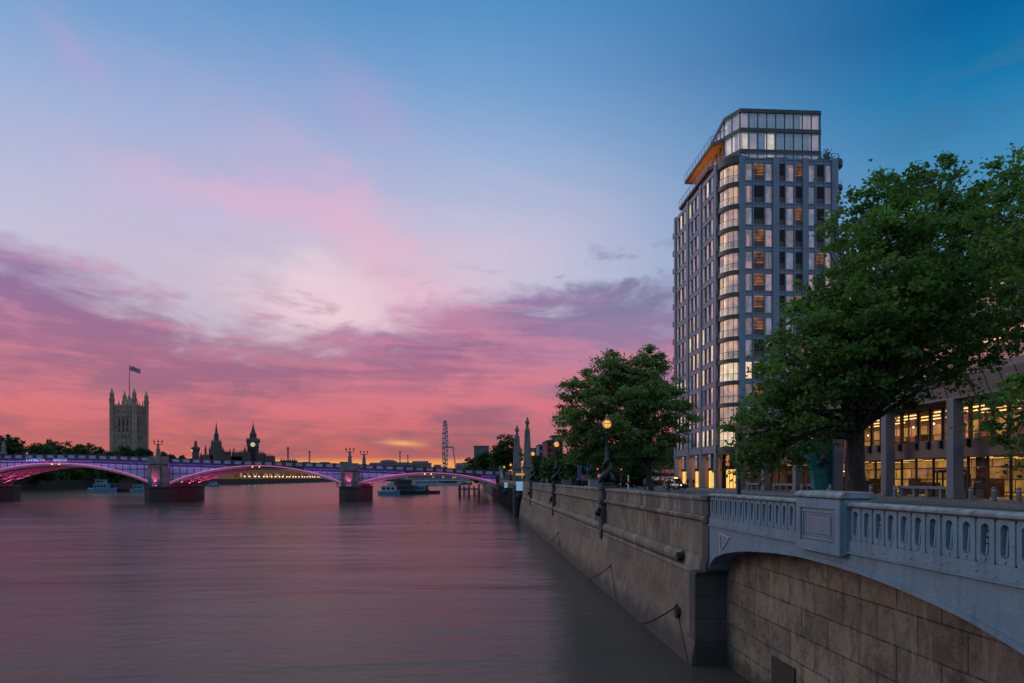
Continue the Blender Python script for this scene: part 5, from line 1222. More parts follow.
mb.lathe([(8, ZT - 2), (5, ZT + 3), (1.4, ZT + 9), (0.7, ZT + 12)], *V(S_ / 2, S_ / 2, 0)[:2], 0, 8)
mb.build('parapet_and_roof', m_far, vt, world=True)
for (a, b) in ((0, 0), (S_, 0), (0, S_), (S_, S_)):
    mb = MB(); c = V(a, b, 0); turret(mb, c[0], c[1], 0, ZA(134, 388, VY) + (0 if (a, b) != (S_, S_) else 0), 2.35)
    for k in range(8):
        t = PI * k / 4; mb.lathe([(0.35, ZT + 3), (0.3, ZT + 6.5), (0.02, ZT + 8.4)], c[0] + 2.35 * math.cos(t), c[1] + 2.35 * math.sin(t), 0, 4)
    mb.build('corner_turret', m_far, vt, world=True)
for (z0, z1, w_, n) in ((ZA(130, 432, VY), ZA(130, 419, VY), 1.9, 3), (ZA(130, 413, VY), ZA(130, 409.6, VY), 1.0, 5), (ZA(130, 438.5, VY), ZA(130, 435, VY), 1.0, 6), (ZA(130, 417.5, VY), ZA(130, 415.2, VY), 0.9, 6), (24, 29, 1.2, 4), (8, 22, 2.2, 3)):
    for k in range(n):
        c = S_ / 2 + (k - (n - 1) / 2) * (13.0 / n)
        for side in (0, 1):
            mb = MB(); 
            if side == 0: vbox(mb, c - w_ / 2, c + w_ / 2, 0.42, 0.6, z0, z1); vbox(mb, c - w_ / 3.2, c + w_ / 3.2, 0.42, 0.6, z1, z1 + w_ * 0.6)
            else: vbox(mb, 0.42, 0.6, c - w_ / 2, c + w_ / 2, z0, z1); vbox(mb, 0.42, 0.6, c - w_ / 3.2, c + w_ / 3.2, z1, z1 + w_ * 0.6)
            mb.build('window', m_farw, vt, world=True)
fx, fy = V(S_ / 2, S_ / 2, 0)[:2]
zt = ZA(129, 366, VY + 14)
mb = MB(); mb.cyl((fx, fy, ZT + 8), (fx, fy, zt), 0.42, 0.25, 6); mb.ball((fx, fy, zt), 0.6, 6); fp = mb.build('flagpole', m_slate, vt, world=True)
def flag(w_, h, mi_):
    pass
W_, H_ = 10.5, 4.8; NX = 24; NY = 12; mb = MB(); vs = []; fs = []; 
for j in range(NY + 1):
    for i in range(NX + 1):
        u, v = i / NX, j / NY; vs.append((fx + 0.4 + u * W_, fy + math.sin(u * 7 + v) * 0.7, zt - 0.6 - (1 - v) * H_ - u * u * 1.6 + math.sin(u * 6) * 0.35 - (u * 1.2)))
mis = []
for j in range(NY):
    for i in range(NX):
        u, v = (i + .5) / NX, (j + .5) / NY; mi_ = 0
        dd = min(abs((v - 0.5) - (u - 0.5)), abs((v - 0.5) + (u - 0.5)))
        if dd < 0.13: mi_ = 1
        if dd < 0.05: mi_ = 2
        if abs(u - .5) < 0.1 or abs(v - .5) < 0.17: mi_ = 1
        if abs(u - .5) < 0.055 or abs(v - .5) < 0.1: mi_ = 2
        k = j * (NX + 1) + i; mb.f.append((k, k + 1, k + NX + 2, k + NX + 1)); mb.m.append(mi_)
mb.v = vs; mb.build('flag', [mat('flag_blue', (0.015, 0.025, 0.12), None, 0.8), mat('flag_white', (0.45, 0.42, 0.45), None, 0.8), mat('flag_red', (0.3, 0.015, 0.03), None, 0.8)], vt, world=True)

def far_tower(px, py_top, Y, label, cat, name): 
    return thing(name, label, cat, (XA(px, Y), Y, 4.6)), XA(px, Y), ZA(px, py_top, Y)
# clock tower
ck, cx_, zt = far_tower(253.2, 423, 1200, 'gothic clock tower with a glowing round dial and pointed spire', 'clock tower', 'clock_tower')
CYK = 1200
def pxw(n, Y=1200): return n * Y / F
sz = lambda py: ZA(253, py, CYK)
mb = MB(); hw = pxw(4.9); rot = PI / 4 + R(14)
q = math.sqrt(2)
mb.lathe([(hw * q, 0), (hw * q, sz(447.5))], cx_, CYK, 0, 4, 0, rot); pass
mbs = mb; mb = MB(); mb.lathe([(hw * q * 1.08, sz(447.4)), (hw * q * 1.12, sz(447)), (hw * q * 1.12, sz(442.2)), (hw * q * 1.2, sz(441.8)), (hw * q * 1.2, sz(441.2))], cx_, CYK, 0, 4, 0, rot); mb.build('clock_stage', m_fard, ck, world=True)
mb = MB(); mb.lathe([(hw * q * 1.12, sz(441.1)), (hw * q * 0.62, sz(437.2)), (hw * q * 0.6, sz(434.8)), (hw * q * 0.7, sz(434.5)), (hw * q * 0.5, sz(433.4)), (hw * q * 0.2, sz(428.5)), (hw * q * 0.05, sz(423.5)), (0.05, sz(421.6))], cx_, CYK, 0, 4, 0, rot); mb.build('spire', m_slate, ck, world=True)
mb = MB()
for k in range(4):
    t = rot + PI / 2 * k; mb.lathe([(1.1, sz(443)), (1.0, sz(440)), (0.1, sz(437.5))], cx_ + hw * q * 1.12 * math.cos(t), CYK + hw * q * 1.12 * math.sin(t), 0, 4)
mb.pieces('pinnacle', m_slate, ck, world=True)
for k, nrm in enumerate((R(14) - PI / 2, R(14))):
    d = Vector((math.cos(nrm), math.sin(nrm), 0)); c = Vector((cx_, CYK, sz(444.8))) + d * (hw * 1.13 + 0.1)
    mb = MB(); mb.cyl(c - d * 0.1, c + d * 0.15, pxw(2.15), pxw(2.15), 24); dl = mb.build('clock_dial', m_dial, ck, world=True)
    s_ = d.cross(Vector((0, 0, 1))); mb = MB(); c2 = c + d * 0.35
    mb.path([c2 + s_ * -0.3, c2 + s_ * 1.0 + Vector((0, 0, 2.4))], 0.24, 4); mb.path([c2, c2 + s_ * -1.6 + Vector((0, 0, -0.4))], 0.26, 4)
    ho = mb.build('clock_hands', m_farw, dl); ho.location = (-ck.location.x, -ck.location.y, -ck.location.z)
mb = MB()
for k in range(-2, 3):
    for zz in (450, 455, 460):
        mbs.box(cx_ + k * 2.9 - 0.5, cx_ + k * 2.9 + 0.5, CYK - hw * 1.42, CYK - hw * 0.9, sz(zz + 1.6), sz(zz - 1.6), 1)
mbs.build('shaft', [m_fard, m_farw], ck, world=True)
# central octagonal spire over the palace
cs, cx_, zt = far_tower(216.3, 421.5, 1080, 'slender octagonal gothic spire on a broad lantern, left of the clock tower', 'spire', 'gothic_spire'); Y = 1080
s1 = lambda py: ZA(216, py, Y)
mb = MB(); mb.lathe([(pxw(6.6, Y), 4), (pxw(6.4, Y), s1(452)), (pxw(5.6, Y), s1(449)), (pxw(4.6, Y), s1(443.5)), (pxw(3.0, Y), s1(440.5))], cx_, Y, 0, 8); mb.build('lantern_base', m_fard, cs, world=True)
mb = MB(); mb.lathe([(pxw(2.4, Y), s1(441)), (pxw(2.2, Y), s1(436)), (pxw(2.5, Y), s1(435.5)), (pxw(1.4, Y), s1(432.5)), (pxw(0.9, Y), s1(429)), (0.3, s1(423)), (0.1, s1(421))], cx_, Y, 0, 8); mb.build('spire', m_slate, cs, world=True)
mb = MB()
for k in range(8):
    t = PI / 4 * k + 0.2; mb.lathe([(0.9, s1(449)), (0.8, s1(443)), (0.05, s1(438.8))], cx_ + pxw(4.4, Y) * math.cos(t), Y + pxw(4.4, Y) * math.sin(t), 0, 4); mb.lathe([(1.1, s1(456)), (1.0, s1(450)), (0.05, s1(446))], cx_ + pxw(6.3, Y) * math.cos(t), Y + pxw(6.3, Y) * math.sin(t), 0, 4)
mb.pieces('pinnacle', m_fard, cs, world=True)
# small ventilation tower
vt2, cx_, zt = far_tower(195.7, 440, 900, 'small stone turret with lit lantern and dark cupola, left of the spire', 'turret', 'stone_turret'); Y = 900; s2 = lambda py: ZA(196, py, Y)
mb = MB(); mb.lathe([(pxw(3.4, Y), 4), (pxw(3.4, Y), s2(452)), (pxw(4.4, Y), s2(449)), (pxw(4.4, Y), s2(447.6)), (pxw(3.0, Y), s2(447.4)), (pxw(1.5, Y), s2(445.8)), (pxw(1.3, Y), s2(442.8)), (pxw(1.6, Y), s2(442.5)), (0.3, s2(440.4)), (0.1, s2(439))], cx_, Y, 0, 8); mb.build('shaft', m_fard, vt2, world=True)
mb = MB(); mb.box(cx_ - pxw(3.1, Y), cx_ - pxw(1.6, Y), Y - pxw(3.3, Y), Y - pxw(3.0, Y), s2(451.5), s2(449.6)); mb.build('lit_opening', m_dial, vt2, world=True)
# gothic roofs and pinnacles between them
gp = thing('gothic_palace', 'long gothic palace front with pinnacled roofs and flood lit riverside terrace', 'palace', (-250, 800, 4.6))
mb = MB(); mb.box(-262, -240, 705, 1175, 4, 19)
mb.build('river_front', m_glowst, gp, world=True)
mb = MB(); 
rr = random.Random(9)
for px, pt, Y, w_ in ((205.5, 444.5, 960, 1.1), (200.5, 453, 960, 1.6), (230, 448, 1100, 1.0), (226, 452, 1100, 3.5), (223, 447, 1120, 1.4), (234, 446.5, 1120, 0.7), (240, 449.5, 1120, 2.0), (238, 452.5, 1100, 5), (245, 445.5, 1120, 1.6), (246, 452, 1120, 3.2), (262, 453.5, 1150, 2.8), (265.5, 452, 1150, 1.2), (270, 456, 1150, 4), (220, 455, 1000, 8), (208, 455, 1000, 6), (236, 456.5, 1100, 12)):
    X = XA(px, Y); zt = ZA(px, pt, Y); h_ = pxw(w_, Y); mb = MB()
    if w_ < 2.6: mb.lathe([(h_, 4), (h_, zt - h_ * 5), (h_ * 1.15, zt - h_ * 4.8), (h_ * 0.5, zt - h_ * 2), (0.1, zt)], X, Y, 0, 6); mb.build('turret', m_fard, gp, world=True)
    else:
        mb.box(X - h_, X + h_, Y - 6, Y + 6, 4, zt)
        for k in range(6): mb.lathe([(0.7, zt - 0.5), (0.1, zt + rr.uniform(2, 6))], X - h_ + 2 * h_ * (k + 0.5) / 6, Y - 5, 0, 4)
        mb.build('roof', m_fard, gp, world=True)
mb = MB()
for k in range(40):
    X = -240.5; Y = 706 + k * 11.9; mb.lathe([(1.0, 4), (0.9, 19), (0.1, 21)], X, Y, 0, 4)
mb.pieces('buttress', m_fard, gp, world=True)
lm = MB()
rr = random.Random(2)
for k in range(95):
    Y = 709 + k * 4.9; mb = MB(); mb.box(-239.99, -239.7, Y, Y + 1.3, 7.5, 11.5); mb.build('lit_window', W_warm if rr.random() < 0.4 else m_farw, gp, world=True)
mb = MB(); mb.box(-234.5, -231.3, 705, 1175, 4, 6.4); mb.build('terrace_wall', m_glowst, gp, world=True)
mb = MB()
for k in range(30): mb.ball((-231.9, 710 + k * 15.5 + rr.uniform(-2, 2), 8.0), 0.8, 6)
mb.pieces('terrace_lamp', mat('terrace_lamp_glow', (0.5, 0.4, 0.3), None, 0.5, emit=(1.0, 0.62, 0.28), estr=2.2), gp, world=True)
# turreted roof line right of the clock tower
gr_ = thing('turreted_roofline', 'distant roofline with a row of small pointed turrets behind the bridge', 'building', (XA(289, 1400), 1400, 4)); mb = MB(); Y = 1400
for px, pt, w_ in ((281.5, 457, .5), (284, 457.5, .5), (286, 459, .8), (290, 457.5, .5), (292.5, 458.5, .6), (294.5, 457.6, .5)): mb.lathe([(pxw(w_, Y), 4), (pxw(w_, Y), ZA(px, pt + 2, Y)), (0.1, ZA(px, pt, Y))], XA(px, Y), Y, 0, 4)
mb.box(XA(280, Y), XA(296, Y), Y, Y + 12, 4, ZA(288, 460.3, Y)); mb.pieces('roof', m_slate, gr_, world=True)
gl = thing('low_far_roofs', 'low dark far roofs between the clock tower and the river bend', 'building', (XA(320, 1350), 1350, 4)); mb = MB(); rr = random.Random(4)
px = 268
while px < 345: w_ = rr.uniform(3, 9); mb.box(XA(px, 1350), XA(px + w_, 1350), 1350, 1370, 3, ZA(px, rr.uniform(461.5, 464.5), 1350)); px += w_
for px in (319, 324, 330): mb.cyl((XA(px, 1350), 1350, 5), (XA(px, 1350), 1350, ZA(px, 459, 1350)), 0.6, 0.1, 4)
mb.pieces('roof', m_slate, gl, world=True)
# slender lattice masts
for i, (px, pt, wv, lb) in enumerate(((288, 448.4, 1.0, 'thickest dark mast on the skyline right of the clock tower'), (309.5, 452, 0.85, 'dark lattice mast midway between the clock tower and the bridge lanterns'), (400, 452.5, 0.8, 'taller of two close masts left of the observation wheel'), (407.8, 456, 0.75, 'shorter of two close masts left of the observation wheel'))):
    Y = 1300; t = thing('lattice_mast', lb, 'mast', (XA(px, Y), Y, 4), group='masts on the skyline'); X = XA(px, Y); zt = ZA(px, pt, Y); w_ = pxw(wv * 0.7, Y); mb = MB()
    for sx_ in (-1, 1):
        for sy_ in (-1, 1): mb.cyl((X + sx_ * w_, Y + sy_ * w_, 4), (X + sx_ * w_ * .8, Y + sy_ * w_ * .8, zt), 0.38, 0.38, 4)
    z = 8
    while z < zt: mb.box(X - w_, X + w_, Y - w_, Y + w_, z, z + 0.9); z += 3.2
    mb.build('lattice', m_slate, t, world=True)
    MB().box(X - w_ * 1.25, X + w_ * 1.25, Y - w_, Y + w_, zt - 1, zt + 2.2).build('head', m_slate, t, world=True)
# hazy distant blocks beyond the bridge
m_hz = mat('distant_grey_blocks', (0.22, 0.17, 0.19), (0.17, 0.135, 0.16), 0.9, 0, 0.02)
for i, (a, b, pt, Y, lb) in enumerate(((368, 384, 462.6, 2300, 'pale far block just right of the paired bridge lanterns'), (380, 396, 459.8, 2350, 'arched roofed far block, tallest on the low skyline'), (394, 412, 462.2, 2320, 'flat far block behind the two close masts'), (410, 431, 461, 2340, 'wide far block left of the observation wheel'), (433, 442, 464.6, 2250, 'low far block at the foot of the observation wheel'), (455, 466, 463, 1900, 'low far block right of the wheel'))):
    X0, X1 = XA(a, Y), XA(b, Y); t = thing('distant_building', lb, 'building', ((X0 + X1) / 2, Y, 4), group='distant blocks on the skyline'); z = ZA(a, pt, Y); mb = MB()
    mb.box(X0, X1, Y, Y + 30, 3, z - 6)
    n = 10 if i == 1 else 3
    if i == 1: mb.extr([((X0 + X1) / 2 + (X1 - X0) / 2 * math.cos(PI * k / n), z - 6.01 + 6 * math.sin(PI * k / n)) for k in range(n + 1)], Y, Y + 30)
    else: mb.box(X0 + (X1 - X0) * 0.1, X1 - (X1 - X0) * 0.15, Y, Y + 25, z - 5.99, z)
    mb.build('block', m_hz, t, world=True)
    mb = MB(); 
    for k in range(int((X1 - X0) / 8)): mb.box(X0 + 3 + k * 8, X0 + 7 + k * 8, Y - 0.5, Y - 0.05, z - 14, z - 9)
    mb.build('window_band', m_slate, t, world=True)
# observation wheel, seen nearly edge on
ey = thing('observation_wheel', 'giant observation wheel seen almost edge on, with capsules and leaning legs', 'observation wheel', (XA(446, 1640), 1640, 4)); Y = 1640
EXC, EZC, ER = XA(445.3, Y), ZA(445, 447, Y), 59.0
m_eye = mat('pale_wheel_steel', (0.3, 0.27, 0.32), None, 0.5)
nrm = Vector((math.cos(R(-1.5)), math.sin(R(-1.5)), 0)); tv = Vector((-nrm.y, nrm.x, 0))
mb = MB()
for off in (-2.4, 2.4):
    mb.path([Vector((EXC, Y, EZC)) + nrm * off + tv * (ER * math.cos(t)) + Vector((0, 0, ER * math.sin(t))) for t in [2 * PI * k / 48 for k in range(49)]], 0.9, 5)
for k in range(32):
    t = 2 * PI * k / 32; c = Vector((EXC, Y, EZC)) + tv * (ER * math.cos(t)) + Vector((0, 0, ER * math.sin(t))); mb.cyl(c - nrm * 2.4, c + nrm * 2.4, 0.7, 0.7, 4)
mb.build('rim', m_eye, ey, world=True)
for k in range(32):
    t = 2 * PI * (k + .5) / 32; c = Vector((EXC, Y, EZC)) + tv * ((ER + 3.0) * math.cos(t)) + Vector((0, 0, (ER + 3.0) * math.sin(t))); mb = MB(); mb.ball(c, 2.4, 8, sz=0.8); mb.cyl(c - nrm * 3.0, c + nrm * 3.0, 1.9, 1.4, 8); mb.build('capsule', M['glass_dark'] if k % 2 else m_eye, ey, world=True)
mb = MB()
for k in range(32):
    t = 2 * PI * k / 32; c = Vector((EXC, Y, EZC)) + tv * (ER * math.cos(t)) + Vector((0, 0, ER * math.sin(t))); mb.cyl(c, Vector((EXC, Y, EZC)) + nrm * (4 if k % 2 else -4), 0.14, 0.14, 3)
mb.build('spokes', m_eye, ey, world=True)
mb = MB(); h_ = Vector((EXC, Y, EZC)); mb.cyl(h_ - nrm * 8, h_ + nrm * 20, 2.2, 1.8, 8); mb.build('hub', m_eye, ey, world=True)
mb = MB()
for dy in (-22, 22): mb.cyl(h_ + nrm * 18 + Vector((0, 0, 1)), (XA(457, Y), Y + dy, 4), 1.6, 1.3, 6)
for dy in (-10, 10): mb.cyl(h_ + nrm * 20 + Vector((0, 0, 1)), (XA(469, Y), Y + dy, 4), 0.35, 0.35, 4)
mb.build('legs', m_eye, ey, world=True)

# right bank background blocks
def block(px0, px1, pt, Y, depth, m, label, name='far_block', wm=None, rows=4, colsn=5, roof=None):
    X0, X1 = XA(px0, Y), XA(px1, Y); z = ZA((px0 + px1) / 2, pt, Y); t = thing(name, label, 'building', ((X0 + X1) / 2, Y, GZ)); mb = MB(); mb.box(X0, X1, Y, Y + depth, GZ - 0.5, z); mb.build('wall', m, t, world=True)
    mb = MB(); mb.box(X0 - 0.2, X1 + 0.2, Y - 0.3, Y + depth, z + 0.003, z + 0.5); mb.build('roof', roof or m_slate, t, world=True)
    for r0 in range(rows):
        for c in range(colsn):
            zz = GZ + (z - GZ) * (r0 + 0.3) / rows; xx = X0 + (X1 - X0) * (c + 0.2) / colsn; mb = MB(); mb.box(xx, xx + (X1 - X0) / colsn * 0.6, Y - 0.12, Y - 0.02, zz, zz + (z - GZ) / rows * 0.5); mb.build('window', wm or M['glass_dark'], t, world=True)
    return t
m_brick = mat('dark_red_brick', (0.2, 0.07, 0.05), (0.14, 0.055, 0.045), 0.9, 0, 0.8)
m_teal = mat('teal_glass_cladding', (0.06, 0.16, 0.18), (0.04, 0.1, 0.12), 0.2, 0, 0.4)
block(474, 489, 446.5, 420, 20, m_teal, 'teal glazed office block above the trees by the wheel', rows=7, colsn=6)
block(463, 470, 463, 500, 10, m_far, 'small dark gabled house left of the teal block', rows=3, colsn=2)
block(531, 541, 449, 330, 15, mat('grey_blue_render', (0.12, 0.15, 0.19), None, 0.8), 'grey block right of the obelisks', rows=6, colsn=3)
block(539, 548, 445.5, 305, 14, mat('blue_cladding', (0.05, 0.16, 0.3), (0.04, 0.11, 0.2), 0.5, 0, 0.5), 'narrow blue clad block beside the red brick block', rows=6, colsn=2)
block(547, 563, 441.5, 250, 16, m_brick, 'tall plain dark red brick block left of the leafy tree', rows=7, colsn=3)
block(552, 563, 436.5, 256, 8, m_teal, 'blue glazed penthouse storey rising behind the brick block', rows=2, colsn=3)
block(564, 600, 455, 240, 16, m_brick, 'lower dark brick terrace behind the road', rows=4, colsn=7)
block(600, 640, 450, 250, 16, mat('brown_brick', (0.12, 0.08, 0.06), None, 0.9), 'brown block behind the leafy tree', rows=5, colsn=7)
block(640, 676, 446, 245, 16, m_brick, 'dark brick block left of the tower base', rows=5, colsn=6)
for i, (px, pt, Y, lb) in enumerate(((567, 434, 180, 'tallest thin grey mast left of the leafy tree'), (543, 451, 170, 'thin grey mast above the paving left of the second globe lamp'), (554.5, 456, 150, 'thin grey lamp mast just left of the second globe lamp'), (576.5, 457, 120, 'thin blue grey mast right of the second globe lamp'))):
    t = thing('street_mast', lb, 'mast', (XA(px, Y), Y, GZ), group='thin masts along the road'); h_ = ZA(px, pt, Y) - GZ
    MB().cyl((0, 0, 0), (0, 0, h_), 0.16, 0.09, 8).lathe([(0.25, 0), (0.25, 0.6), (0.16, 0.8)], n=8).build('pole', M['grey_metal'], t)
    MB().box(-0.7, 0.1, -0.1, 0.1, h_, h_ + 0.12).build('lamp_head', M['grey_metal'], t)

# low riverside blocks where the river bends, seen through the arches
rr = random.Random(8); px = 346; k = 0
lbs = ['low riverside block %s, beyond the right arch' % w for w in ('at the left end of the row', 'second from the left', 'third from the left', 'fourth from the left', 'fifth from the left', 'sixth from the left', 'at the right end')]
while k < 7:
    w_ = 18; Y = 1495; X0, X1 = XA(px, Y), XA(px + w_ - 1.5, Y); z = rr.uniform(17, 27); t = thing('riverside_block', lbs[k], 'building', ((X0 + X1) / 2, Y, 3.8), group='low riverside blocks upriver')
    mb = MB(); mb.box(X0, X1, Y, Y + 20, 3, z); mb.box(X0 + 5, X1 - 9, Y + 2, Y + 18, z, z + 3); mb.build('wall', m_hz, t, world=True)
    for j in range(6):
        mb = MB(); mb.box(X0 + 2 + j * 6, X0 + 4.5 + j * 6, Y - 0.3, Y - 0.02, 7, 10); mb.build('window', W_warm if rr.random() < 0.35 else m_slate, t, world=True)
    px += w_; k += 1

# ================================================================== STREET THINGS
m_globe = mat('globe_lamp_glass', (0.5, 0.4, 0.2), None, 0.3, emit=(1.0, 0.55, 0.16), estr=1.1)
m_bulb = mat('lamp_bulb', (1, 0.9, 0.6), None, 0.3, emit=(1.0, 0.8, 0.42), estr=9.0)
m_gilt = mat('gilt_bands', (0.35, 0.22, 0.06), None, 0.4, 0.6)
def globe_lamp():
    t = thing('globe_lamp', '-', 'street lamp', (0, 0, 0), group='globe lamps on the river wall')
    mb = MB(); mb.box(-0.42, 0.42, -0.42, 0.42, 0, 0.12); mb.box(-0.34, 0.34, -0.34, 0.34, 0.12, 0.24)
    mb.build('base', M['dark_metal'], t, bevel=0.02)
    mb = MB()    # two scaled fish wound round the foot, heads down
    for ph in (0.0, PI):
        pts = []; rs = []
        for k in range(19):
            u = k / 18; a = ph + (u ** 1.4) * 1.7 * PI; r_ = 0.30 * (1 - u) + 0.12 * u + 0.05 * math.sin(u * 9); pts.append((r_ * math.cos(a), r_ * math.sin(a), 0.3 + 1.4 * u)); rs.append(0.2 * (1 - u) ** 0.6 + 0.03)
        mb.path(pts, rs, 8); mb.ball((0.33 * math.cos(ph), 0.33 * math.sin(ph), 0.38), 0.19, 10, sz=0.9)
        e = pts[-1]; mb.add([(e[0], e[1], e[2]), (e[0] * 2.2, e[1] * 2.2, e[2] + 0.22), (e[0] * 1.2, e[1] * 1.2, e[2] + 0.1), (e[0] * 2.4 + 0.1, e[1] * 1.4 - 0.1, e[2] + 0.02)], [(0, 1, 2), (0, 2, 3), (0, 3, 1)])
    mb.build('entwined_fish', M['dark_metal'], t, smooth=True)
    mb = MB(); mb.lathe([(0.16, 0.2), (0.14, 1.5), (0.19, 1.56), (0.19, 1.64), (0.10, 1.72), (0.085, 2.4), (0.075, 3.15), (0.12, 3.2), (0.12, 3.26), (0.06, 3.32), (0.09, 3.4), (0.2, 3.5)], n=14); mb.build('column', M['dark_metal'], t, smooth=True)
    mb = MB(); mb.ball((0, 0, 3.78), 0.31, 20); g = mb.build('globe', glass('globe_glass', (1.0, 0.82, 0.5), 0.12), t, smooth=True)
    mb = MB(); mb.ball((0, 0, 3.74), 0.13, 12, sz=1.2); mb.build('bulb', m_bulb, g, smooth=True)
    mb = MB(); mb.ball((0, 0, 3.78), 0.24, 12); mb.build('glowing_core', m_globe, g, smooth=True)
    mb = MB()
    for k in range(4):
        a = PI / 4 * k; mb.path([(0.32 * math.cos(a) * math.cos(s), 0.32 * math.sin(a) * math.cos(s), 3.78 + 0.32 * math.sin(s)) for s in [2 * PI * j / 24 for j in range(25)]], 0.012, 4)
    mb.path([(0.325 * math.cos(s), 0.325 * math.sin(s), 3.80) for s in [2 * PI * j / 24 for j in range(25)]], 0.02, 4)
    mb.lathe([(0.14, 4.06), (0.16, 4.1), (0.1, 4.16), (0.05, 4.2), (0.08, 4.26), (0.02, 4.4)], n=10)
    for k in range(5): a = 2 * PI * k / 5; mb.cyl((0.12 * math.cos(a), 0.12 * math.sin(a), 4.08), (0.14 * math.cos(a), 0.14 * math.sin(a), 4.24), 0.02, 0.005, 4)
    mb.build('crown_and_bands', m_gilt, t)
    return t
gl_ = globe_lamp(); gl_.location = (8.15, LAMP_Y[0], 5.9); gl_['label'] = 'nearest and largest lit globe lamp with entwined fish foot, against the leafy tree'
place(gl_, (8.15, LAMP_Y[1], 5.9), 'second lit globe lamp from the front on the river wall, against the brick block')
place(gl_, (8.15, LAMP_Y[2], 5.9), 'third lit globe lamp on the river wall, right beside the nearer obelisk')
place(gl_, (8.3, YA(510.7, 8.3), 5.5), 'small lit globe lamp just left of the obelisks, the brighter of the far pair')
place(gl_, (8.3, YA(504.2, 8.3), 5.5), 'leftmost and farthest lit globe lamp near the bridge end')
for i, y in enumerate(LAMP_Y):
    L = bpy.data.lights.new('globe_lamp_light', 'POINT'); L.energy = 45; L.color = (1, 0.6, 0.25); L.shadow_soft_size = 0.2
    lo = bpy.data.objects.new('globe_lamp_light', L); col.objects.link(lo); lo.location = (8.15, y, 5.9 + 3.78)

# tall dark lamp column rising into the tree
t = thing('lamp_column', 'plain dark lamp column rising into the lowest left leaves of the big tree', 'lamp column', (XA(738.5, 33), 33, GZ))
MB().lathe([(0.2, 0), (0.2, 0.1), (0.13, 0.14), (0.12, 1.1), (0.1, 1.2), (0.085, 2.6), (0.07, 3.5)], n=12).build('pole', M['dark_metal'], t, smooth=True)
MB().lathe([(0.07, 3.5), (0.16, 3.6), (0.2, 3.95), (0.12, 4.1), (0.02, 4.2)], n=12).build('lamp_head', M['dark_metal'], t, smooth=True)

# figures --------------------------------------------------------------------
m_skin = mat('skin', (0.35, 0.2, 0.14), None, 0.6); m_hair = mat('dark_hair', (0.02, 0.015, 0.012), None, 0.8)
def person(label, loc, rz, coat, legs, h=1.74, stride=0.25, arm=0.15, pack=None, group='people on the pavement'):
    """one skin grown from a stick skeleton, then trousers, coat, hair by height"""
    s = h / 1.74
    P = dict(pel=(0, 0, .95), wai=(0, 0.0, 1.12), che=(0, -.02, 1.36), nec=(0, 0.0, 1.5), hd1=(0, .02, 1.6), hd2=(0, .02, 1.68),
             hl=(-.1, 0, .9), kl=(-.11, stride * .55, .5), al=(-.11, stride * .9 - .08, .09), tl=(-.11, stride * .9 + .12, .05),
             hr=(.1, 0, .9), kr=(.11, -stride * .2, .5), ar=(.11, -stride - .05, .12), tr=(.11, -stride + .13, .05),
             sl=(-.19, 0, 1.42), el=(-.25, -arm * .8, 1.13), wl=(-.24, arm * .5 - .02, .88), fl=(-.24, arm * .5 + .02, .79),
             sr=(.19, 0, 1.42), er=(.25, arm * .5, 1.13), wr=(.24, arm * 1.6, .9), fr=(.24, arm * 1.6 + .04, .81))
    Rr = dict(pel=.15, wai=.135, che=.165, nec=.06, hd1=.095, hd2=.1, hl=.1, kl=.065, al=.045, tl=.035, hr=.1, kr=.065, ar=.045, tr=.035, sl=.07, el=.05, wl=.036, fl=.035, sr=.07, er=.05, wr=.036, fr=.035)
    E = [('pel', 'wai'), ('wai', 'che'), ('che', 'nec'), ('nec', 'hd1'), ('hd1', 'hd2'), ('pel', 'hl'), ('hl', 'kl'), ('kl', 'al'), ('al', 'tl'), ('pel', 'hr'), ('hr', 'kr'), ('kr', 'ar'), ('ar', 'tr'),
         ('che', 'sl'), ('sl', 'el'), ('el', 'wl'), ('wl', 'fl'), ('che', 'sr'), ('sr', 'er'), ('er', 'wr'), ('wr', 'fr')]
    keys = list(P); me = bpy.data.meshes.new('body_skeleton'); me.from_pydata([tuple(c * s for c in P[k]) for k in keys], [(keys.index(a), keys.index(b)) for a, b in E], [])
    o = bpy.data.objects.new('body', me); col.objects.link(o); o.modifiers.new('skin', 'SKIN'); o.modifiers.new('smooth', 'SUBSURF').levels = 1
    for i, k in enumerate(keys):
        v = me.skin_vertices[0].data[i]; v.radius = (Rr[k] * s * (1.15 if k in ('che', 'wai', 'pel') else 1), Rr[k] * s * (0.75 if k in ('che', 'wai', 'pel') else 1)); v.use_root = (k == 'pel')
    dg = bpy.context.evaluated_depsgraph_get(); me2 = bpy.data.meshes.new_from_object(o.evaluated_get(dg)); bpy.data.objects.remove(o)
    for m_ in (coat, legs, m_skin, m_hair, M['black']): me2.materials.append(m_)
    for p in me2.polygons:
        c = p.center / s; p.use_smooth = True
        hand = abs(c.x) > .19 and c.z < .86
        p.material_index = 4 if c.z < .1 else 1 if (c.z < .88 and not abs(c.x) > .19) else 2 if hand else 0 if c.z < 1.5 else 3 if (c.z > 1.68 or c.y < -0.01) and c.z > 1.56 else 2
    t = thing('person', label, 'person', loc, rz, group=group)
    b = bpy.data.objects.new('body', me2); col.objects.link(b); b.parent = t
    if pack is not None:
        mb = MB(); mb.box(-.16 * s, .16 * s, -.34 * s, -.13 * s, 1.0 * s, 1.44 * s); mb.box(-.12 * s, .12 * s, -.39 * s, -.335 * s, 1.04 * s, 1.22 * s); mb.build('backpack', pack, t, bevel=0.04)
    return t
c_dk = mat('dark_coat', (0.02, 0.02, 0.024), None, 0.9); c_nv = mat('navy_trousers', (0.02, 0.025, 0.04), None, 0.9); c_tan = mat('tan_jacket', (0.25, 0.15, 0.1), None, 0.9)
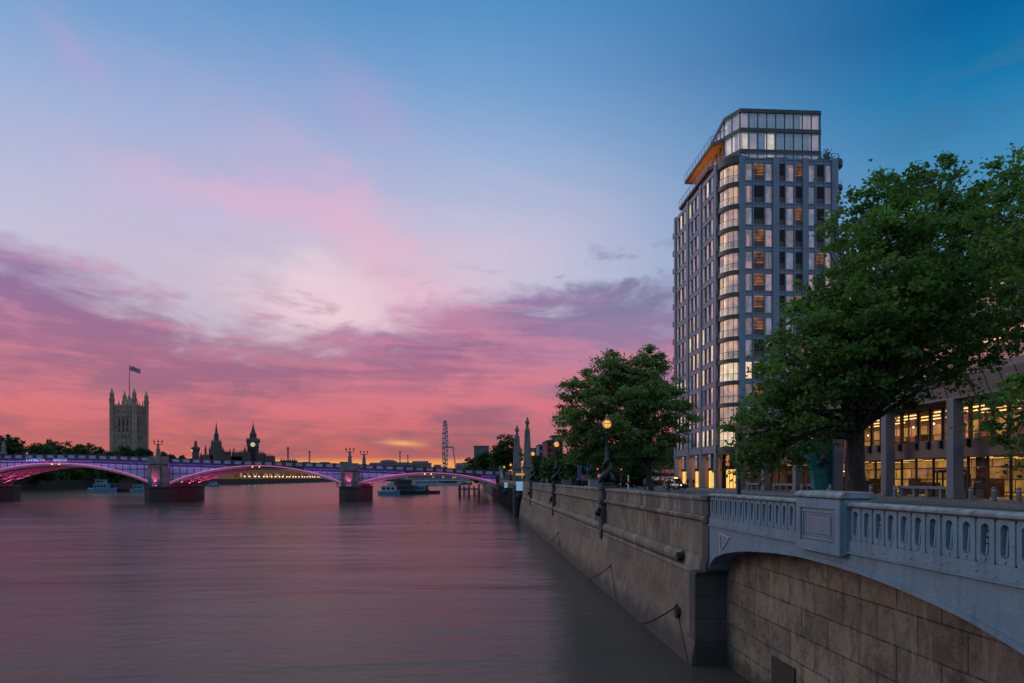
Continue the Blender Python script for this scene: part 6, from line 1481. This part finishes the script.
c_red = mat('dull_red_jacket', (0.22, 0.04, 0.04), None, 0.9); c_bl = mat('blue_jacket', (0.05, 0.12, 0.25), None, 0.9); c_gy = mat('grey_coat', (0.16, 0.16, 0.17), None, 0.9); c_bag = mat('brown_backpack', (0.1, 0.06, 0.04), None, 0.8)
person('person in tan jacket with backpack walking towards the tower, in front of the black cab', (XA(669, 72), 72, GZ), R(-25), c_tan, c_nv, 1.76, 0.2, 0.1, c_bag)
person('left of two dark coated people walking past the orange lit lobby', (XA(687.5, 103), 103, GZ), R(100), c_dk, c_dk, 1.8, 0.3, 0.18)
person('right of two dark coated people walking past the orange lit lobby', (XA(693.5, 104), 104, GZ), R(95), c_dk, c_nv, 1.7, 0.28, 0.16)
person('person in blue jacket on the pavement right of the third globe lamp', (XA(542, 120), 120, GZ), R(10), c_bl, c_dk, 1.72)
person('person in dull red jacket beside the grey cabinet by the second globe lamp', (XA(570.5, 98), 98, GZ), R(170), c_red, c_nv, 1.7)
person('person in grey coat standing on the pavement between second and third globe lamps', (XA(547, 110), 110, GZ), R(190), c_gy, c_dk, 1.75, 0.1)
person('person in grey coat waiting near the low road sign, under the leafy tree', (XA(613, 92), 92, GZ), R(60), c_gy, c_nv, 1.7, 0.08)

person('person in dark coat standing by the wall between nearest and second globe lamps', (XA(577, 70), 70, GZ), R(150), c_dk, c_gy, 1.74, 0.06)
person('person in blue jacket walking under the leafy tree, left of its trunk', (XA(645, 84), 84, GZ), R(-80), c_bl, c_nv, 1.72)
def signal(label, loc, rz):
    t = thing('traffic_light', label, 'traffic light', loc, rz, 'traffic lights at the crossing')
    MB().cyl((0, 0, 0), (0, 0, 2.3), .055, .055, 10).build('post', M['grey_metal'], t); MB().box(-.16, .16, -.12, .12, 2.3, 3.2).build('housing', M['black'], t, bevel=.02)
    for k, (m_) in enumerate((M['glass_dark'], M['glass_dark'], M['red_light'])): MB().cyl((0, -.13, 2.47 + .28 * k), (0, -.12, 2.47 + .28 * k), .09, .09, 12).build('lens', m_, t)
    for k in range(3): MB().box(-.11, .11, -.24, -.121, 2.58 + .28 * k, 2.6 + .28 * k).build('visor', M['black'], t)
signal('traffic light showing red, left of the nearest globe lamp', (XA(597.5, 100), 100, GZ), 0)
signal('traffic light showing red, right of the nearest globe lamp under the leafy tree', (XA(621, 104), 104, GZ), R(8))
# vehicles ---------------------------------------------------------------------
m_tyre = M['black']; m_rim = mat('wheel_rim', (0.3, 0.3, 0.31), None, 0.4, 0.6)
def wheels(t, xs_, w_, r, wd=0.22):
    for sx_ in (-1, 1):
        for y in xs_:
            mb = MB(); mb.cyl((sx_ * w_ - wd / 2, y, r), (sx_ * w_ + wd / 2, y, r), r, r, 20); wh = mb.build('wheel', m_tyre, t, smooth=False, bevel=0.02)
            mb = MB(); mb.cyl((sx_ * (w_ + wd * .35), y, r), (sx_ * (w_ + wd * .56), y, r), r * .6, r * .5, 14); mb.build('rim', m_rim, wh)
def loft(mb, rings, mi=0):
    """rings: list of (y, [(x,z)...]) same count"""
    n = len(rings[0][1]); vs = [(x, y, z) for y, r in rings for x, z in r]; fs = []
    for k in range(len(rings) - 1):
        for i in range(n): fs.append((k * n + i, k * n + (i + 1) % n, (k + 1) * n + (i + 1) % n, (k + 1) * n + i))
    fs += [tuple(range(n))[::-1], tuple(range((len(rings) - 1) * n, len(rings) * n))]; mb.add(vs, fs, mi)
def car(kind, label, loc, rz, paint, lights_on=True, group='motor vehicles on the road'):
    cab = kind == 'cab'; L_, W, H = (4.5, 0.87, 1.78) if cab else (4.3, 0.88, 1.46)
    t = thing('black_cab' if cab else 'car', label, 'taxi' if cab else 'car', loc, rz, group)
    def ring(w_, z0, z1, s=0.06): return [(-w_, z0), (w_, z0), (w_ + .02, (z0 + z1) / 2), (w_ - s * .3, z1 - s), (w_ - s, z1), (-w_ + s, z1), (-w_ + s * .3, z1 - s), (-w_ - .02, (z0 + z1) / 2)]
    mb = MB()
    hb = 0.98 if cab else 0.86
    loft(mb, [(-L_ / 2, ring(W * .86, .32, hb * .8)), (-L_ / 2 + .2, ring(W * .97, .24, hb * .94)), (-1.0, ring(W, .22, hb)), (.6, ring(W, .22, hb)), (1.0, ring(W, .22, hb * .99)), (L_ / 2 - .35, ring(W * .95, .24, hb * .9)), (L_ / 2, ring(W * .82, .32, hb * .72))])
    mb.build('body', paint, t, smooth=False, bevel=0.03)
    mb = MB(); f_, b_ = (0.95, -L_ / 2 + .12) if cab else (0.85, -L_ / 2 + .35); ft, bt = (0.35, -1.75) if cab else (0.1, -1.25)
    loft(mb, [(b_, ring(W * .88, hb - .02, hb + .02, .02)), (bt, ring(W * .78, hb - .02, H - .06, .12)), (ft, ring(W * .78, hb - .02, H - .06, .12)), (f_, ring(W * .88, hb - .02, hb + .02, .02))]); mb.build('cabin_glass', M['glass_dark'], t)
    mb = MB(); loft(mb, [(bt - .05, ring(W * .78, H - .1, H - .04, .03)), (bt + .15, ring(W * .79, H - .1, H, .05)), (ft - .2, ring(W * .79, H - .1, H, .05)), (ft + .03, ring(W * .78, H - .1, H - .04, .03))])
    for sx_ in (-1, 1):
        for y in (bt, (bt + ft) / 2, ft): mb.box(sx_ * W * .8 - .03, sx_ * W * .8 + .03, y - .05, y + .05, hb, H - .08)
    mb.build('roof', paint, t)
    wheels(t, (-1.35, 1.38), W - .08, .33)
    for sx_ in (-1, 1):
        mb = MB(); mb.ball((sx_ * W * .68, L_ / 2 - .1, .66), .12, 10); mb.build('headlight', M['white_light'] if lights_on else M['glass_dark'], t)
        mb = MB(); mb.box(sx_ * W * .75 - .08, sx_ * W * .75 + .08, -L_ / 2 - .01, -L_ / 2 + .08, .55, .75); mb.build('tail_light', M['red_light'], t)
    mb = MB(); mb.box(-W * .8, W * .8, L_ / 2 - .05, L_ / 2 + .06, .3, .46); mb.box(-.42, .42, L_ / 2 - .04, L_ / 2 + .02, .5, .74); mb.box(-W * .8, W * .8, -L_ / 2 - .06, -L_ / 2 + .05, .3, .46); mb.build('bumpers_and_grille', M['dark_metal'], t)
    if cab: MB().box(-.28, .28, ft - .35, ft - .15, H, H + .13).build('roof_sign', M['amber'], t)
    return t
m_cabp = mat('glossy_black_paint', (0.01, 0.01, 0.012), None, 0.15, 0, coat=0.8); m_silv = mat('silver_paint', (0.3, 0.31, 0.33), None, 0.3, 0.5, coat=0.5); m_navy = mat('dark_blue_paint', (0.02, 0.04, 0.09), None, 0.3, 0.2, coat=0.5)
RZ_ = GZ - 0.12
car('cab', 'black cab with an amber roof light stopped near the lit tower lobby', (XA(675.5, 108), 108, RZ_), R(200), m_cabp)
car('car', 'dark car with glowing tail lights seen beside the second globe lamp', (XA(549.5, 165), 165, RZ_), R(5), m_navy)
car('car', 'silver car far down the road left of the leafy tree trunk', (XA(620, 140), 140, RZ_), R(8), m_silv)
def bus(label, loc, rz):
    t = thing('double_decker_bus', label, 'bus', loc, rz, 'red buses under the trees'); W, L_, H = 1.25, 10.2, 4.35
    mb = MB(); mb.box(-W, W, -L_ / 2, L_ / 2, .35, H); mb.build('body', M['red_paint'], t, bevel=0.16)
    for z0, z1, nm_ in ((1.35, 2.15, 'lower_windows'), (2.95, 3.7, 'upper_windows')):
        for sx_ in (-1, 1):
            mb = MB()
            for k in range(7): y = -L_ / 2 + .5 + k * 1.36; mb.box(min(sx_ * (W + .006), sx_ * (W - .05)), max(sx_ * (W + .006), sx_ * (W - .05)), y, y + 1.22, z0, z1)
            mb.build(nm_, m_busw if nm_[0] == 'l' else m_busu, t)
    for sy_ in (-1, 1):
        y = sy_ * L_ / 2; a, b = sorted((y + sy_ * .012, y - sy_ * .05))
        mb = MB(); mb.box(-W + .12, W - .12, a, b, 1.2 if sy_ > 0 else 1.5, 2.45); mb.box(-W + .12, W - .12, a, b, 3.0, 3.8); mb.build('windscreen', m_busw, t)
        mb = MB(); mb.box(-.8, .8, a - .01, b + .01, 2.55, 2.9); mb.build('destination_blind', M['black'], t)
        for sx_ in (-1, 1): mb = MB(); mb.ball((sx_ * .95, y, .8), .12, 8); mb.build('headlight' if sy_ > 0 else 'tail_light', M['amber'] if sy_ > 0 else M['red_light'], t)
    wheels(t, (-3.2, 3.0), W - .12, .5, .3)
    return t
m_busw = window_mat('bus_window_lit', (0.35, 0.3, 0.33), (0.12, 0.1, 0.12), 0.5, 0.4, 0.7); m_busu = window_mat('bus_upper_window', (0.16, 0.15, 0.22), (0.08, 0.07, 0.1), 0.6, 0.4, 0.7)
bus('red double decker bus crossing behind the tree trunk, left of the black cab', (XA(667, 150), 150, RZ_), R(86))
bus('red double decker bus mostly hidden by low leaves, left of the leafy tree trunk', (XA(637, 146), 146, RZ_), R(95))

# small street furniture, each by its own place
def at(px, Y, z=GZ): return (XA(px, Y), Y, z)
t = thing('utility_cabinet', 'squat grey utility cabinet on the pavement right of the second globe lamp', 'cabinet', at(566, 82)); MB().box(-.5, .5, -.35, .35, 0, 1.35).build('body', M['grey_metal'], t, bevel=.03); MB().box(-.56, .56, -.4, .4, 1.353, 1.43).build('lid', M['grey_metal'], t, bevel=.02)
mb = MB(); mb.box(-.02, .02, -.37, -.352, .1, 1.25); mb.build('door_seam', M['dark_metal'], t)
t = thing('information_totem', 'dark information totem with pinkish top and small teal screen, left of the grey hoarding', 'totem', at(585.5, 62)); MB().box(-.32, .32, -.16, .16, 0, 1.45).build('body', M['black'], t, bevel=.03); MB().box(-.3, .3, -.14, .14, 1.453, 2.0).build('header', mat('pink_panel', (0.4, 0.17, 0.13), None, .6), t, bevel=.02)
MB().box(-.16, .12, -.18, -.162, .6, 1.0).build('screen', mat('teal_screen', (0.02, 0.2, 0.18), None, .3, emit=(0.05, 0.45, 0.38), estr=.25), t)
t = thing('road_sign', 'small blue road sign on a thin post above the information totem', 'sign', at(587.3, 70)); MB().cyl((0, 0, 0), (0, 0, 2.95), .04, .04, 8).build('post', M['grey_metal'], t); MB().box(-.32, .32, -.05, -.02, 2.35, 2.95).build('panel', M['blue_paint'], t, bevel=.01)
mb = MB(); mb.cyl((0, -.052, 2.5), (0, -.06, 2.5), .0, .0, 3); MB().box(-.04, .04, -.058, -.051, 2.48, 2.82).build('white_mark', M['white_paint'], t)
t = thing('hoarding_box', 'pale grey boxy hoarding on the pavement between totem and nearest globe lamp', 'hoarding', at(594.5, 60)); MB().box(-.5, .5, -.5, .5, 0, 1.55).build('panel', mat('grey_panel', (0.25, 0.27, 0.31), (0.2, 0.21, 0.25), .6), t, bevel=.02); MB().box(-.54, .54, -.54, .54, 1.553, 1.65).build('cap_rail', M['grey_metal'], t)
t = thing('ticket_kiosk', 'narrow dark kiosk with a red lit top, touching the nearest globe lamp on its left', 'kiosk', at(601.5, 50)); MB().box(-.22, .22, -.22, .22, 0, 1.75).build('body', M['black'], t, bevel=.02); MB().box(-.23, .23, -.24, .24, 1.753, 1.95).build('red_header', mat('red_lit_header', (0.4, 0.05, 0.05), None, .5, emit=(1, .12, .1), estr=.5), t); MB().box(-.25, .25, -.25, .25, 1.953, 2.02).build('roof', M['grey_metal'], t)
t = thing('marker_post', 'slim white marker post on the pavement right of the nearest globe lamp', 'post', at(628.3, 55)); MB().cyl((0, 0, 0), (0, 0, 1.85), .06, .05, 10).ball((0, 0, 1.87), .07, 8).build('shaft', M['white_paint'], t); MB().cyl((0, 0, 1.2), (0, 0, 1.4), .065, .065, 10).build('band', M['dark_metal'], t)
t = thing('banner', 'narrow vertical blue banner on a post left of the leafy tree', 'banner', at(578, 95)); MB().cyl((0, 0, 0), (0, 0, 3.6), .05, .05, 8).build('post', M['grey_metal'], t); MB().box(.06, .5, -.02, .02, 1.4, 3.5).build('cloth', M['blue_paint'], t)
t = thing('warning_sign', 'small yellow sign on a thin post above the walking backpacker', 'sign', at(669.5, 100)); MB().cyl((0, 0, 0), (0, 0, 2.9), .045, .045, 8).build('post', M['grey_metal'], t); mb = MB(); mb.lathe([(.001, 0), (.34, .001), (.34, .04), (.001, .041)], n=4); o = mb.build('panel', mat('yellow_sign', (0.5, 0.32, 0.02), None, .5), t); o.rotation_euler = (PI / 2, PI / 4, 0); o.location = (0, -.05, 2.6)
def bicycle(label, loc, rz):
    t = thing('bicycle', label, 'bicycle', loc, rz, 'bicycles parked on the riverside pavement')
    for y in (-.52, .52):
        mb = MB(); mb.path([(0, y + .33 * math.cos(a), .34 + .33 * math.sin(a)) for a in [2 * PI * k / 20 for k in range(21)]], .02, 5)
        for k in range(8): a = PI * k / 8; mb.cyl((0, y + .32 * math.cos(a), .34 + .32 * math.sin(a)), (0, y - .32 * math.cos(a), .34 - .32 * math.sin(a)), .003, .003, 3)
        mb.build('wheel', M['black'], t)
    mb = MB()
    for a, b in (((0, -.52, .34), (0, -.15, .82)), ((0, -.15, .82), (0, .38, .85)), ((0, .38, .85), (0, -.08, .32)), ((0, -.08, .32), (0, -.17, .9)), ((0, -.52, .34), (0, -.08, .32)), ((0, .36, .95), (0, .52, .34))): mb.cyl(a, b, .018, .018, 6)
    mb.build('frame', m_silv, t); MB().box(-.06, .06, -.32, -.06, .9, .95).build('saddle', M['black'], t, bevel=.02); mb = MB(); mb.path([(-.27, .3, 1.0), (-.2, .4, 1.02), (0, .36, .98), (.2, .4, 1.02), (.27, .3, 1.0)], .016, 6); mb.build('handlebar', M['dark_metal'], t)
bicycle('left of two parked bicycles on the pavement right of the marker post', at(633, 57), R(80)); bicycle('right of two parked bicycles on the pavement, nearer the tree trunk', at(640, 58), R(95))
# bollards and rails in front of the office
def bollard():
    t = thing('bollard', '-', 'bollard', (0, 0, 0), group='pale bollards before the office building')
    MB().lathe([(.2, 0), (.2, .05), (.16, .08), (.15, .95), (.12, 1.02), (.02, 1.06)], n=12).build('post', m_conc, t, smooth=False); MB().cyl((0, 0, .75), (0, 0, .82), .158, .158, 12).build('band', M['white_paint'], t); return t
bo = bollard(); bpx = (748, 774, 802, 830, 871, 895, 971, 994, 1019); Xb = 38.0
bl_ = ['leftmost pale bollard, near the tower entrance', 'second pale bollard from the left, before the left end of the office', 'pale bollard at the left foot of the green sculpture', 'pale bollard at the right foot of the green sculpture', 'pale bollard just right of the big tree trunk', 'pale bollard beside the office column right of the big tree trunk', 'pale bollard right of the rightmost large office column', 'pale bollard between the two at the right edge, before the staircase window', 'rightmost pale bollard at the picture edge']
for i, (px, lb) in enumerate(zip(bpx, bl_)):
    y = YA(px, Xb)
    if i == 0: bo.location = (Xb, y, GZ); bo['label'] = lb
    else: place(bo, (Xb, y, GZ), lb)
def long_bench(y0, y1, lb):
    t = thing('long_bench', lb, 'bench', (40.4, (y0 + y1) / 2, GZ), group='long benches between the office columns'); h = (y1 - y0) / 2
    MB().box(-.3, .3, -h, h, .72, .98).build('seat_slab', m_conc, t, bevel=.02); n = 5
    for k in range(n): y = -h + .5 + (2 * h - 1) * k / (n - 1); MB().box(-.22, .22, y - .12, y + .12, 0, .717).build('leg', m_conc, t)
for i, lb in ((5, 'long stone bench between the two largest office columns'), (7, 'long stone bench hidden partly by the green sculpture'), (8, 'long stone bench left of the green sculpture'), (9, 'leftmost long stone bench near the tower corner')):
    long_bench(cyl_y[i] + .5, cyl_y[i + 1] - .5, lb)
# low tables and stools of the cafe terrace by the tower
def cafe_table(lb, loc):
    t = thing('cafe_table', lb, 'table', loc, group='cafe tables near the tower'); MB().cyl((0, 0, .72), (0, 0, .76), .38, .38, 16).build('table_top', m_gold, t); MB().cyl((0, 0, .02), (0, 0, .72), .04, .04, 8).cyl((0, 0, 0), (0, 0, .03), .25, .25, 12).build('pedestal', M['dark_metal'], t)
cafe_table('left cafe table outside the tower corner', at(747, 97)); cafe_table('right cafe table outside the tower corner', at(756, 96))
# kerbside rails by the lamp column
t = thing('pavement_rail', 'low dark metal rail along the riverside pavement right of the leafy tree trunk', 'railing', (16.5, 70, GZ)); mb = MB()
for k in range(24): mb.cyl((0, -20 + k * 1.6, 0), (0, -20 + k * 1.6, .55), .03, .03, 6)
mb.cyl((0, -20, .55), (0, 17, .55), .03, .03, 6); mb.build('rail', M['dark_metal'], t)

# green bronze bow of a ship, with a seafarer relief ----------------------------------
m_bronze = mat('verdigris_bronze', (0.012, 0.16, 0.15), (0.008, 0.1, 0.1), 0.5, 0.3, 1.2, 0.5, 4, c3=(0.02, 0.24, 0.2))
sx0, sy0 = 37.6, YA(818, 37.6)
st = thing('ship_bow_sculpture', 'green bronze ship bow sculpture with a dark figure on it, before the office building', 'sculpture', (sx0, sy0, GZ))
def spz(py): return ZA(818, py, sy0) - GZ
k_ = sy0 / F
mb = MB(); rings = []
for py, a, b, dp in ((489, 813.5, 832, 1.3), (480, 813, 832, 1.35), (470, 811.5, 832.4, 1.45), (460, 808.5, 832.8, 1.6), (450, 805, 833.2, 1.8), (444, 802.2, 833.6, 1.9), (442.3, 801, 833.8, 1.9)):
    x0, x1 = (a - 818) * k_ * 1.02, (b - 818) * k_ * 1.02; z = spz(py); xm = x0 + (x1 - x0) * 0.62
    rings.append([(x0, -dp * .15, z), (x0 + (x1 - x0) * .25, -dp * .30, z), (xm, -dp * .42, z), (x1, -dp * .12, z), (x1, dp * .5, z), (x0, dp * .5, z)])
n = 6; vs = [p for r_ in rings for p in r_]; fs = []
for k in range(len(rings) - 1):
    for i in range(n): fs.append((k * n + i, k * n + (i + 1) % n, (k + 1) * n + (i + 1) % n, (k + 1) * n + i))
fs += [tuple(range(n))[::-1], tuple(range(6 * n, 7 * n))]; mb.add(vs, fs); mb.build('hull', m_bronze, st, bevel=.04)
mb = MB(); z = spz(442.3); mb.add([((801 - 818) * k_, -.3, z), ((818 - 818) * k_, -.85, z + .25), ((834 - 818) * k_, -.25, z + .1), ((834 - 818) * k_, .9, z), ((801 - 818) * k_, .9, z), ((822 - 818) * k_, -.1, z + .45)], [(0, 1, 5), (1, 2, 5), (2, 3, 5), (3, 4, 5), (4, 0, 5)]); mb.build('deck', m_bronze, st)
mb = MB()
for py in (450, 458, 466, 474, 482):
    x0 = (np.interp(py, [442, 450, 460, 470, 489], [801, 805, 808.5, 811.5, 813.5]) - 818) * k_; mb.path([(x0 + .2, -.42, spz(py)), (.6, -.72, spz(py) - .1), ((832 - 818) * k_ - .1, -.3, spz(py))], .04, 4)
mb.build('plate_seams', m_bronze, st)
mb = MB(); zc = spz(458); mb.path([(0.1, -.7, zc - .9), (0.15, -.8, zc), (0.2, -.75, zc + .6)], [.2, .34, .22], 8); mb.ball((0.2, -.85, zc + .85), .22, 10)
for a in ((-.7, .4), (.9, .3), (-.5, -.6), (.8, -.5)): mb.path([(0.15, -.8, zc + a[1] * .4), (a[0], -.8, zc + a[1] * 1.1)], [.16, .1], 6)
mb.build('seafarer_relief', M['dark_metal'], st, smooth=True)
MB().box(-1.2, 2.4, -1.6, 1.7, 0, .25).build('plinth', m_conc, st, bevel=.03)

# pink flowers on the office ledge glimpsed through the leaves
t = thing('pink_pennant', 'small bright pink pennant hung on the office fascia, glimpsed through leaves', 'pennant', (38.6, YA(893, 38.6), 14.5)); mb = MB(); mb.add([(-.15, 0, 1.1), (-.15, -1.0, .1), (-.15, .5, .0), (-.2, 0, 1.1), (-.2, -1.0, .1), (-.2, .5, 0)], [(0, 1, 2), (3, 5, 4), (0, 3, 4, 1), (1, 4, 5, 2), (2, 5, 3, 0)]); mb.build('cloth', mat('pink_cloth', (0.7, 0.05, 0.2), None, .7), t); MB().cyl((-.1, 0, -.1), (-.1, 0, 1.2), .03, .03, 6).build('staff', M['dark_metal'], t)

# lit pale blue boards and life rings on the wall near the steps
for i, (px, py0, py1, Y, lb) in enumerate(((519.5, 481.5, 491, 108, 'larger pale blue lit board fixed on the river wall at the change of wall'), (506, 482.5, 488, 150, 'smaller pale blue lit board farther along the old wall'))):
    X = 6.9 if i == 0 else 6.9; Y = YA(px, X); z0, z1 = ZA(px, py1, Y), ZA(px, py0, Y); w_ = 0.62 if i == 0 else 0.45
    t = thing('river_notice_board', lb, 'sign', (X, Y, z0), group='pale boards on the river wall'); MB().box(-w_ * .8, w_ * .8, -.06, .06, 0.05, z1 - z0).build('board', mat('pale_blue_board', (0.35, 0.6, 0.75), (0.3, 0.5, 0.68), .5, 0, 1.5, emit=(0.3, 0.62, 0.9), estr=.35) if i == 0 else bpy.data.materials['pale_blue_board'], t); MB().box(-.05, .05, -.02, .1, -1.2, 0.05).build('bracket', M['dark_metal'], t)
    t2_ = thing('life_ring', 'dark round fender buoy hung right below the %s pale blue board' % ('larger' if i == 0 else 'smaller'), 'buoy', (X - .05, Y - .1, z0 - .75), group='buoys on the river wall'); MB().lathe([(.05, -.55), (.42, -.35), (.5, 0), (.42, .35), (.05, .5)], n=12).build('float', M['black'], t2_, smooth=True); MB().path([(0, 0, .5), (.1, .05, .8), (.15, .1, 1.0)], .03, 5).build('rope', M['dark_metal'], t2_)
t = thing('yellow_lit_shelter', 'small shelter with a glowing amber canopy at the foot of the obelisks', 'shelter', (XA(520, 160), 160, GZ)); MB().box(-0.95, 0.95, -1, 1, 2.3, 2.8).build('canopy', mat('amber_canopy', (0.4, 0.2, 0.05), None, .6, emit=(1, .5, .12), estr=.45), t, bevel=.1)
for sx_ in (-.85, .85): MB().box(sx_ - .06, sx_ + .06, -.8, .8, 0, 2.297).build('side_wall', M['glass_dark'], t)

# ================================================================== BOATS AND PIERS
m_hullb = mat('pale_blue_boat_paint', (0.1, 0.27, 0.36), (0.07, 0.2, 0.28), .45, 0, .6); m_hulld = mat('dark_hull_paint', (0.03, 0.035, 0.045), (0.02, 0.024, 0.03), .5); m_hullr = mat('rust_red_hull_paint', (0.16, 0.04, 0.035), (0.1, 0.03, 0.03), .6, 0, .7); m_deckw = mat('off_white_cabin_paint', (0.4, 0.42, 0.45), (0.3, 0.32, 0.35), .5, 0, .6)
def boat(label, px, Y, L_, W, rz, hull, cabin, decks=1, cab=(0.15, 0.75), barge=False, mast=True, h=1.5, group='moored boats', name='river_boat'):
    t = thing(name, label, 'barge' if barge else 'boat', (XA(px, Y), Y, 0), rz, group)
    mb = MB(); rings = []
    for u, w_, s_ in ((0, .72, .15), (.12, .92, .03), (.5, 1, 0), (.8, .9, .06), (.93, .55, .22), (1, .06, .4)) if not barge else ((0, .8, .1), (.06, .98, 0), (.5, 1, 0), (.94, .98, 0), (1, .8, .12)):
        x = (u - .5) * L_; hw = W / 2 * w_; rings.append([(x, -hw, h + s_ * 2), (x, -hw * .85, .1 - .3), (x, hw * .85, -.2), (x, hw, h + s_ * 2)])
    vs = [p for r_ in rings for p in r_]; fs = []
    for k in range(len(rings) - 1):
        for i in range(4): fs.append((k * 4 + i, k * 4 + (i + 1) % 4, (k + 1) * 4 + (i + 1) % 4, (k + 1) * 4 + i))
    fs += [(0, 1, 2, 3), tuple(range((len(rings) - 1) * 4, len(rings) * 4))[::-1]]; mb.add(vs, fs); mb.build('hull', hull, t)
    z = h; a, b = (cab[0] - .5) * L_, (cab[1] - .5) * L_
    for d in range(decks):
        sh = d * .9; mb = MB(); mb.extx([(-W * .36 + sh * .1, z), (W * .36 - sh * .1, z), (W * .33 - sh * .1, z + 2.0), (-W * .33 + sh * .1, z + 2.0)], a + sh, b - sh * 1.6); cb_ = mb.build('cabin', cabin, t, bevel=.05)
        mb = MB(); nw = max(3, int((b - a) / 1.6))
        for sy_ in (-1, 1):
            for k in range(nw):
                x = a + sh + .4 + (b - a - 2.6 * sh - .6) * k / nw; yy = sy_ * (W * .348 - sh * .1); mb.box(x, x + (b - a - sh * 2.6) / nw * .62, min(yy, yy + sy_ * .05), max(yy, yy + sy_ * .05), z + .75, z + 1.55)
        mb.build('window_row', M['glass_dark'], cb_)
        MB().box(a + sh - .3, b - sh * 1.6 + .3, -W * .37, W * .37, z + 2.003, z + 2.15).build('cabin_roof', cabin, t); z += 2.15
    if mast: mb = MB(); mb.cyl((a + 1, 0, z), (a + 1, 0, z + 2.6), .06, .04, 6); mb.cyl((a + .4, 0, z + 1.9), (a + 1.6, 0, z + 1.9), .03, .03, 4); mb.build('mast', M['dark_metal'], t)
    mb = MB(); mb.path([(-L_ * .45, -W * .45, h + .75), (0, -W * .49, h + .8), (L_ * .38, -W * .4, h + 1.0)], .04, 4)
    for k in range(6): x = -L_ * .45 + k * L_ * .16; mb.cyl((x, -W * .47, h), (x, -W * .47, h + .8), .03, .03, 4)
    mb.build('guard_rail', M['grey_metal'], t); return t
boat('pale blue two deck boat moored by the far bank, left of the long dark barge', 103, 318, 12.5, 4, R(-4), m_hullb, m_hullb, 2, (.2, .72))
boat('long dark barge with reddish deckhouse between two pale blue boats by the far bank', 121, 322, 13, 5, R(2), m_hulld, m_hullr, 1, (.05, .95), True, False)
boat('short pale blue boat right behind the bridge pier by the far bank', 140, 318, 8, 3.4, R(2), m_hullb, m_hullb, 1, (.2, .7), h=1.2)
boat('small pale launch just right of the tall pier block, by the far bank', 214, 520, 9, 4, R(5), m_hullb, m_deckw, 1, (.2, .7), h=1.4)
boat('pale blue and white passenger boat moored beyond the right arch, leftmost there', 389, 262, 8.2, 4, R(3), m_hullb, m_deckw, 1, (.15, .85), h=1.3)
boat('dark barge under a timber shed beyond the right arch', 404, 268, 10, 5, R(0), m_hulld, m_hulld, 2, (.05, .95), True, False, h=1.3)
boat('bluish grey work boat right of the timber shed barge', 419, 276, 8, 4, R(-3), m_hulld, m_hullb, 1, (.3, .8), h=1.2)
boat('low rust red barge at the right end of the moored cluster', 430, 282, 8, 4, R(0), m_hullr, m_hullr, 1, (.1, .4), True, False, h=1.2)
for i, (px, Y, L_, cm) in enumerate(((404, 560, 26, m_deckw), (417, 600, 30, m_deckw), (428, 560, 24, m_hullb), (438, 640, 30, m_deckw), (449, 600, 22, m_hulld), (457, 680, 30, m_deckw))):
    boat('%s far moored boat from the left in the line beyond the right arch' % ['first', 'second', 'third', 'fourth', 'fifth', 'sixth'][i], px, Y, L_, 7, R(0), m_hulld if i % 2 else m_deckw, cm, 1 + i % 2, (.1, .8), mast=False, h=1.7, group='far moored boats upriver')
t = thing('timber_jetty', 'dark timber jetty on piles beyond the right arch, beside the near bank', 'jetty', (XA(470, 240), 240, 0)); Y = 240; mb = MB(); mb.box(XA(458, Y), XA(474, Y) + 2, Y, Y + 10, 2.3, 2.7); mb.build('platform', m_hulld, t, world=True)
for px in (459, 464, 469, 474): MB().cyl((XA(px, Y), Y, -1), (XA(px, Y), Y, 3.6), .28, .25, 8).build('pile', M['dark_metal'], t, world=True)
for i, (px, Y) in enumerate(((460, 215), (469, 222), (479, 216))):
    t = thing('mooring_pile', '%s dark mooring pile standing in the water beyond the right arch, near the wall' % ['leftmost', 'middle', 'rightmost'][i], 'pile', (XA(px, Y), Y, 0), group='mooring piles beyond the right arch'); MB().cyl((0, 0, -1), (0, 0, 4.6), .32, .28, 10).build('pile', M['dark_metal'], t); MB().cyl((0, 0, 4.6), (0, 0, 4.75), .34, .3, 10).build('cap', M['white_paint'], t)
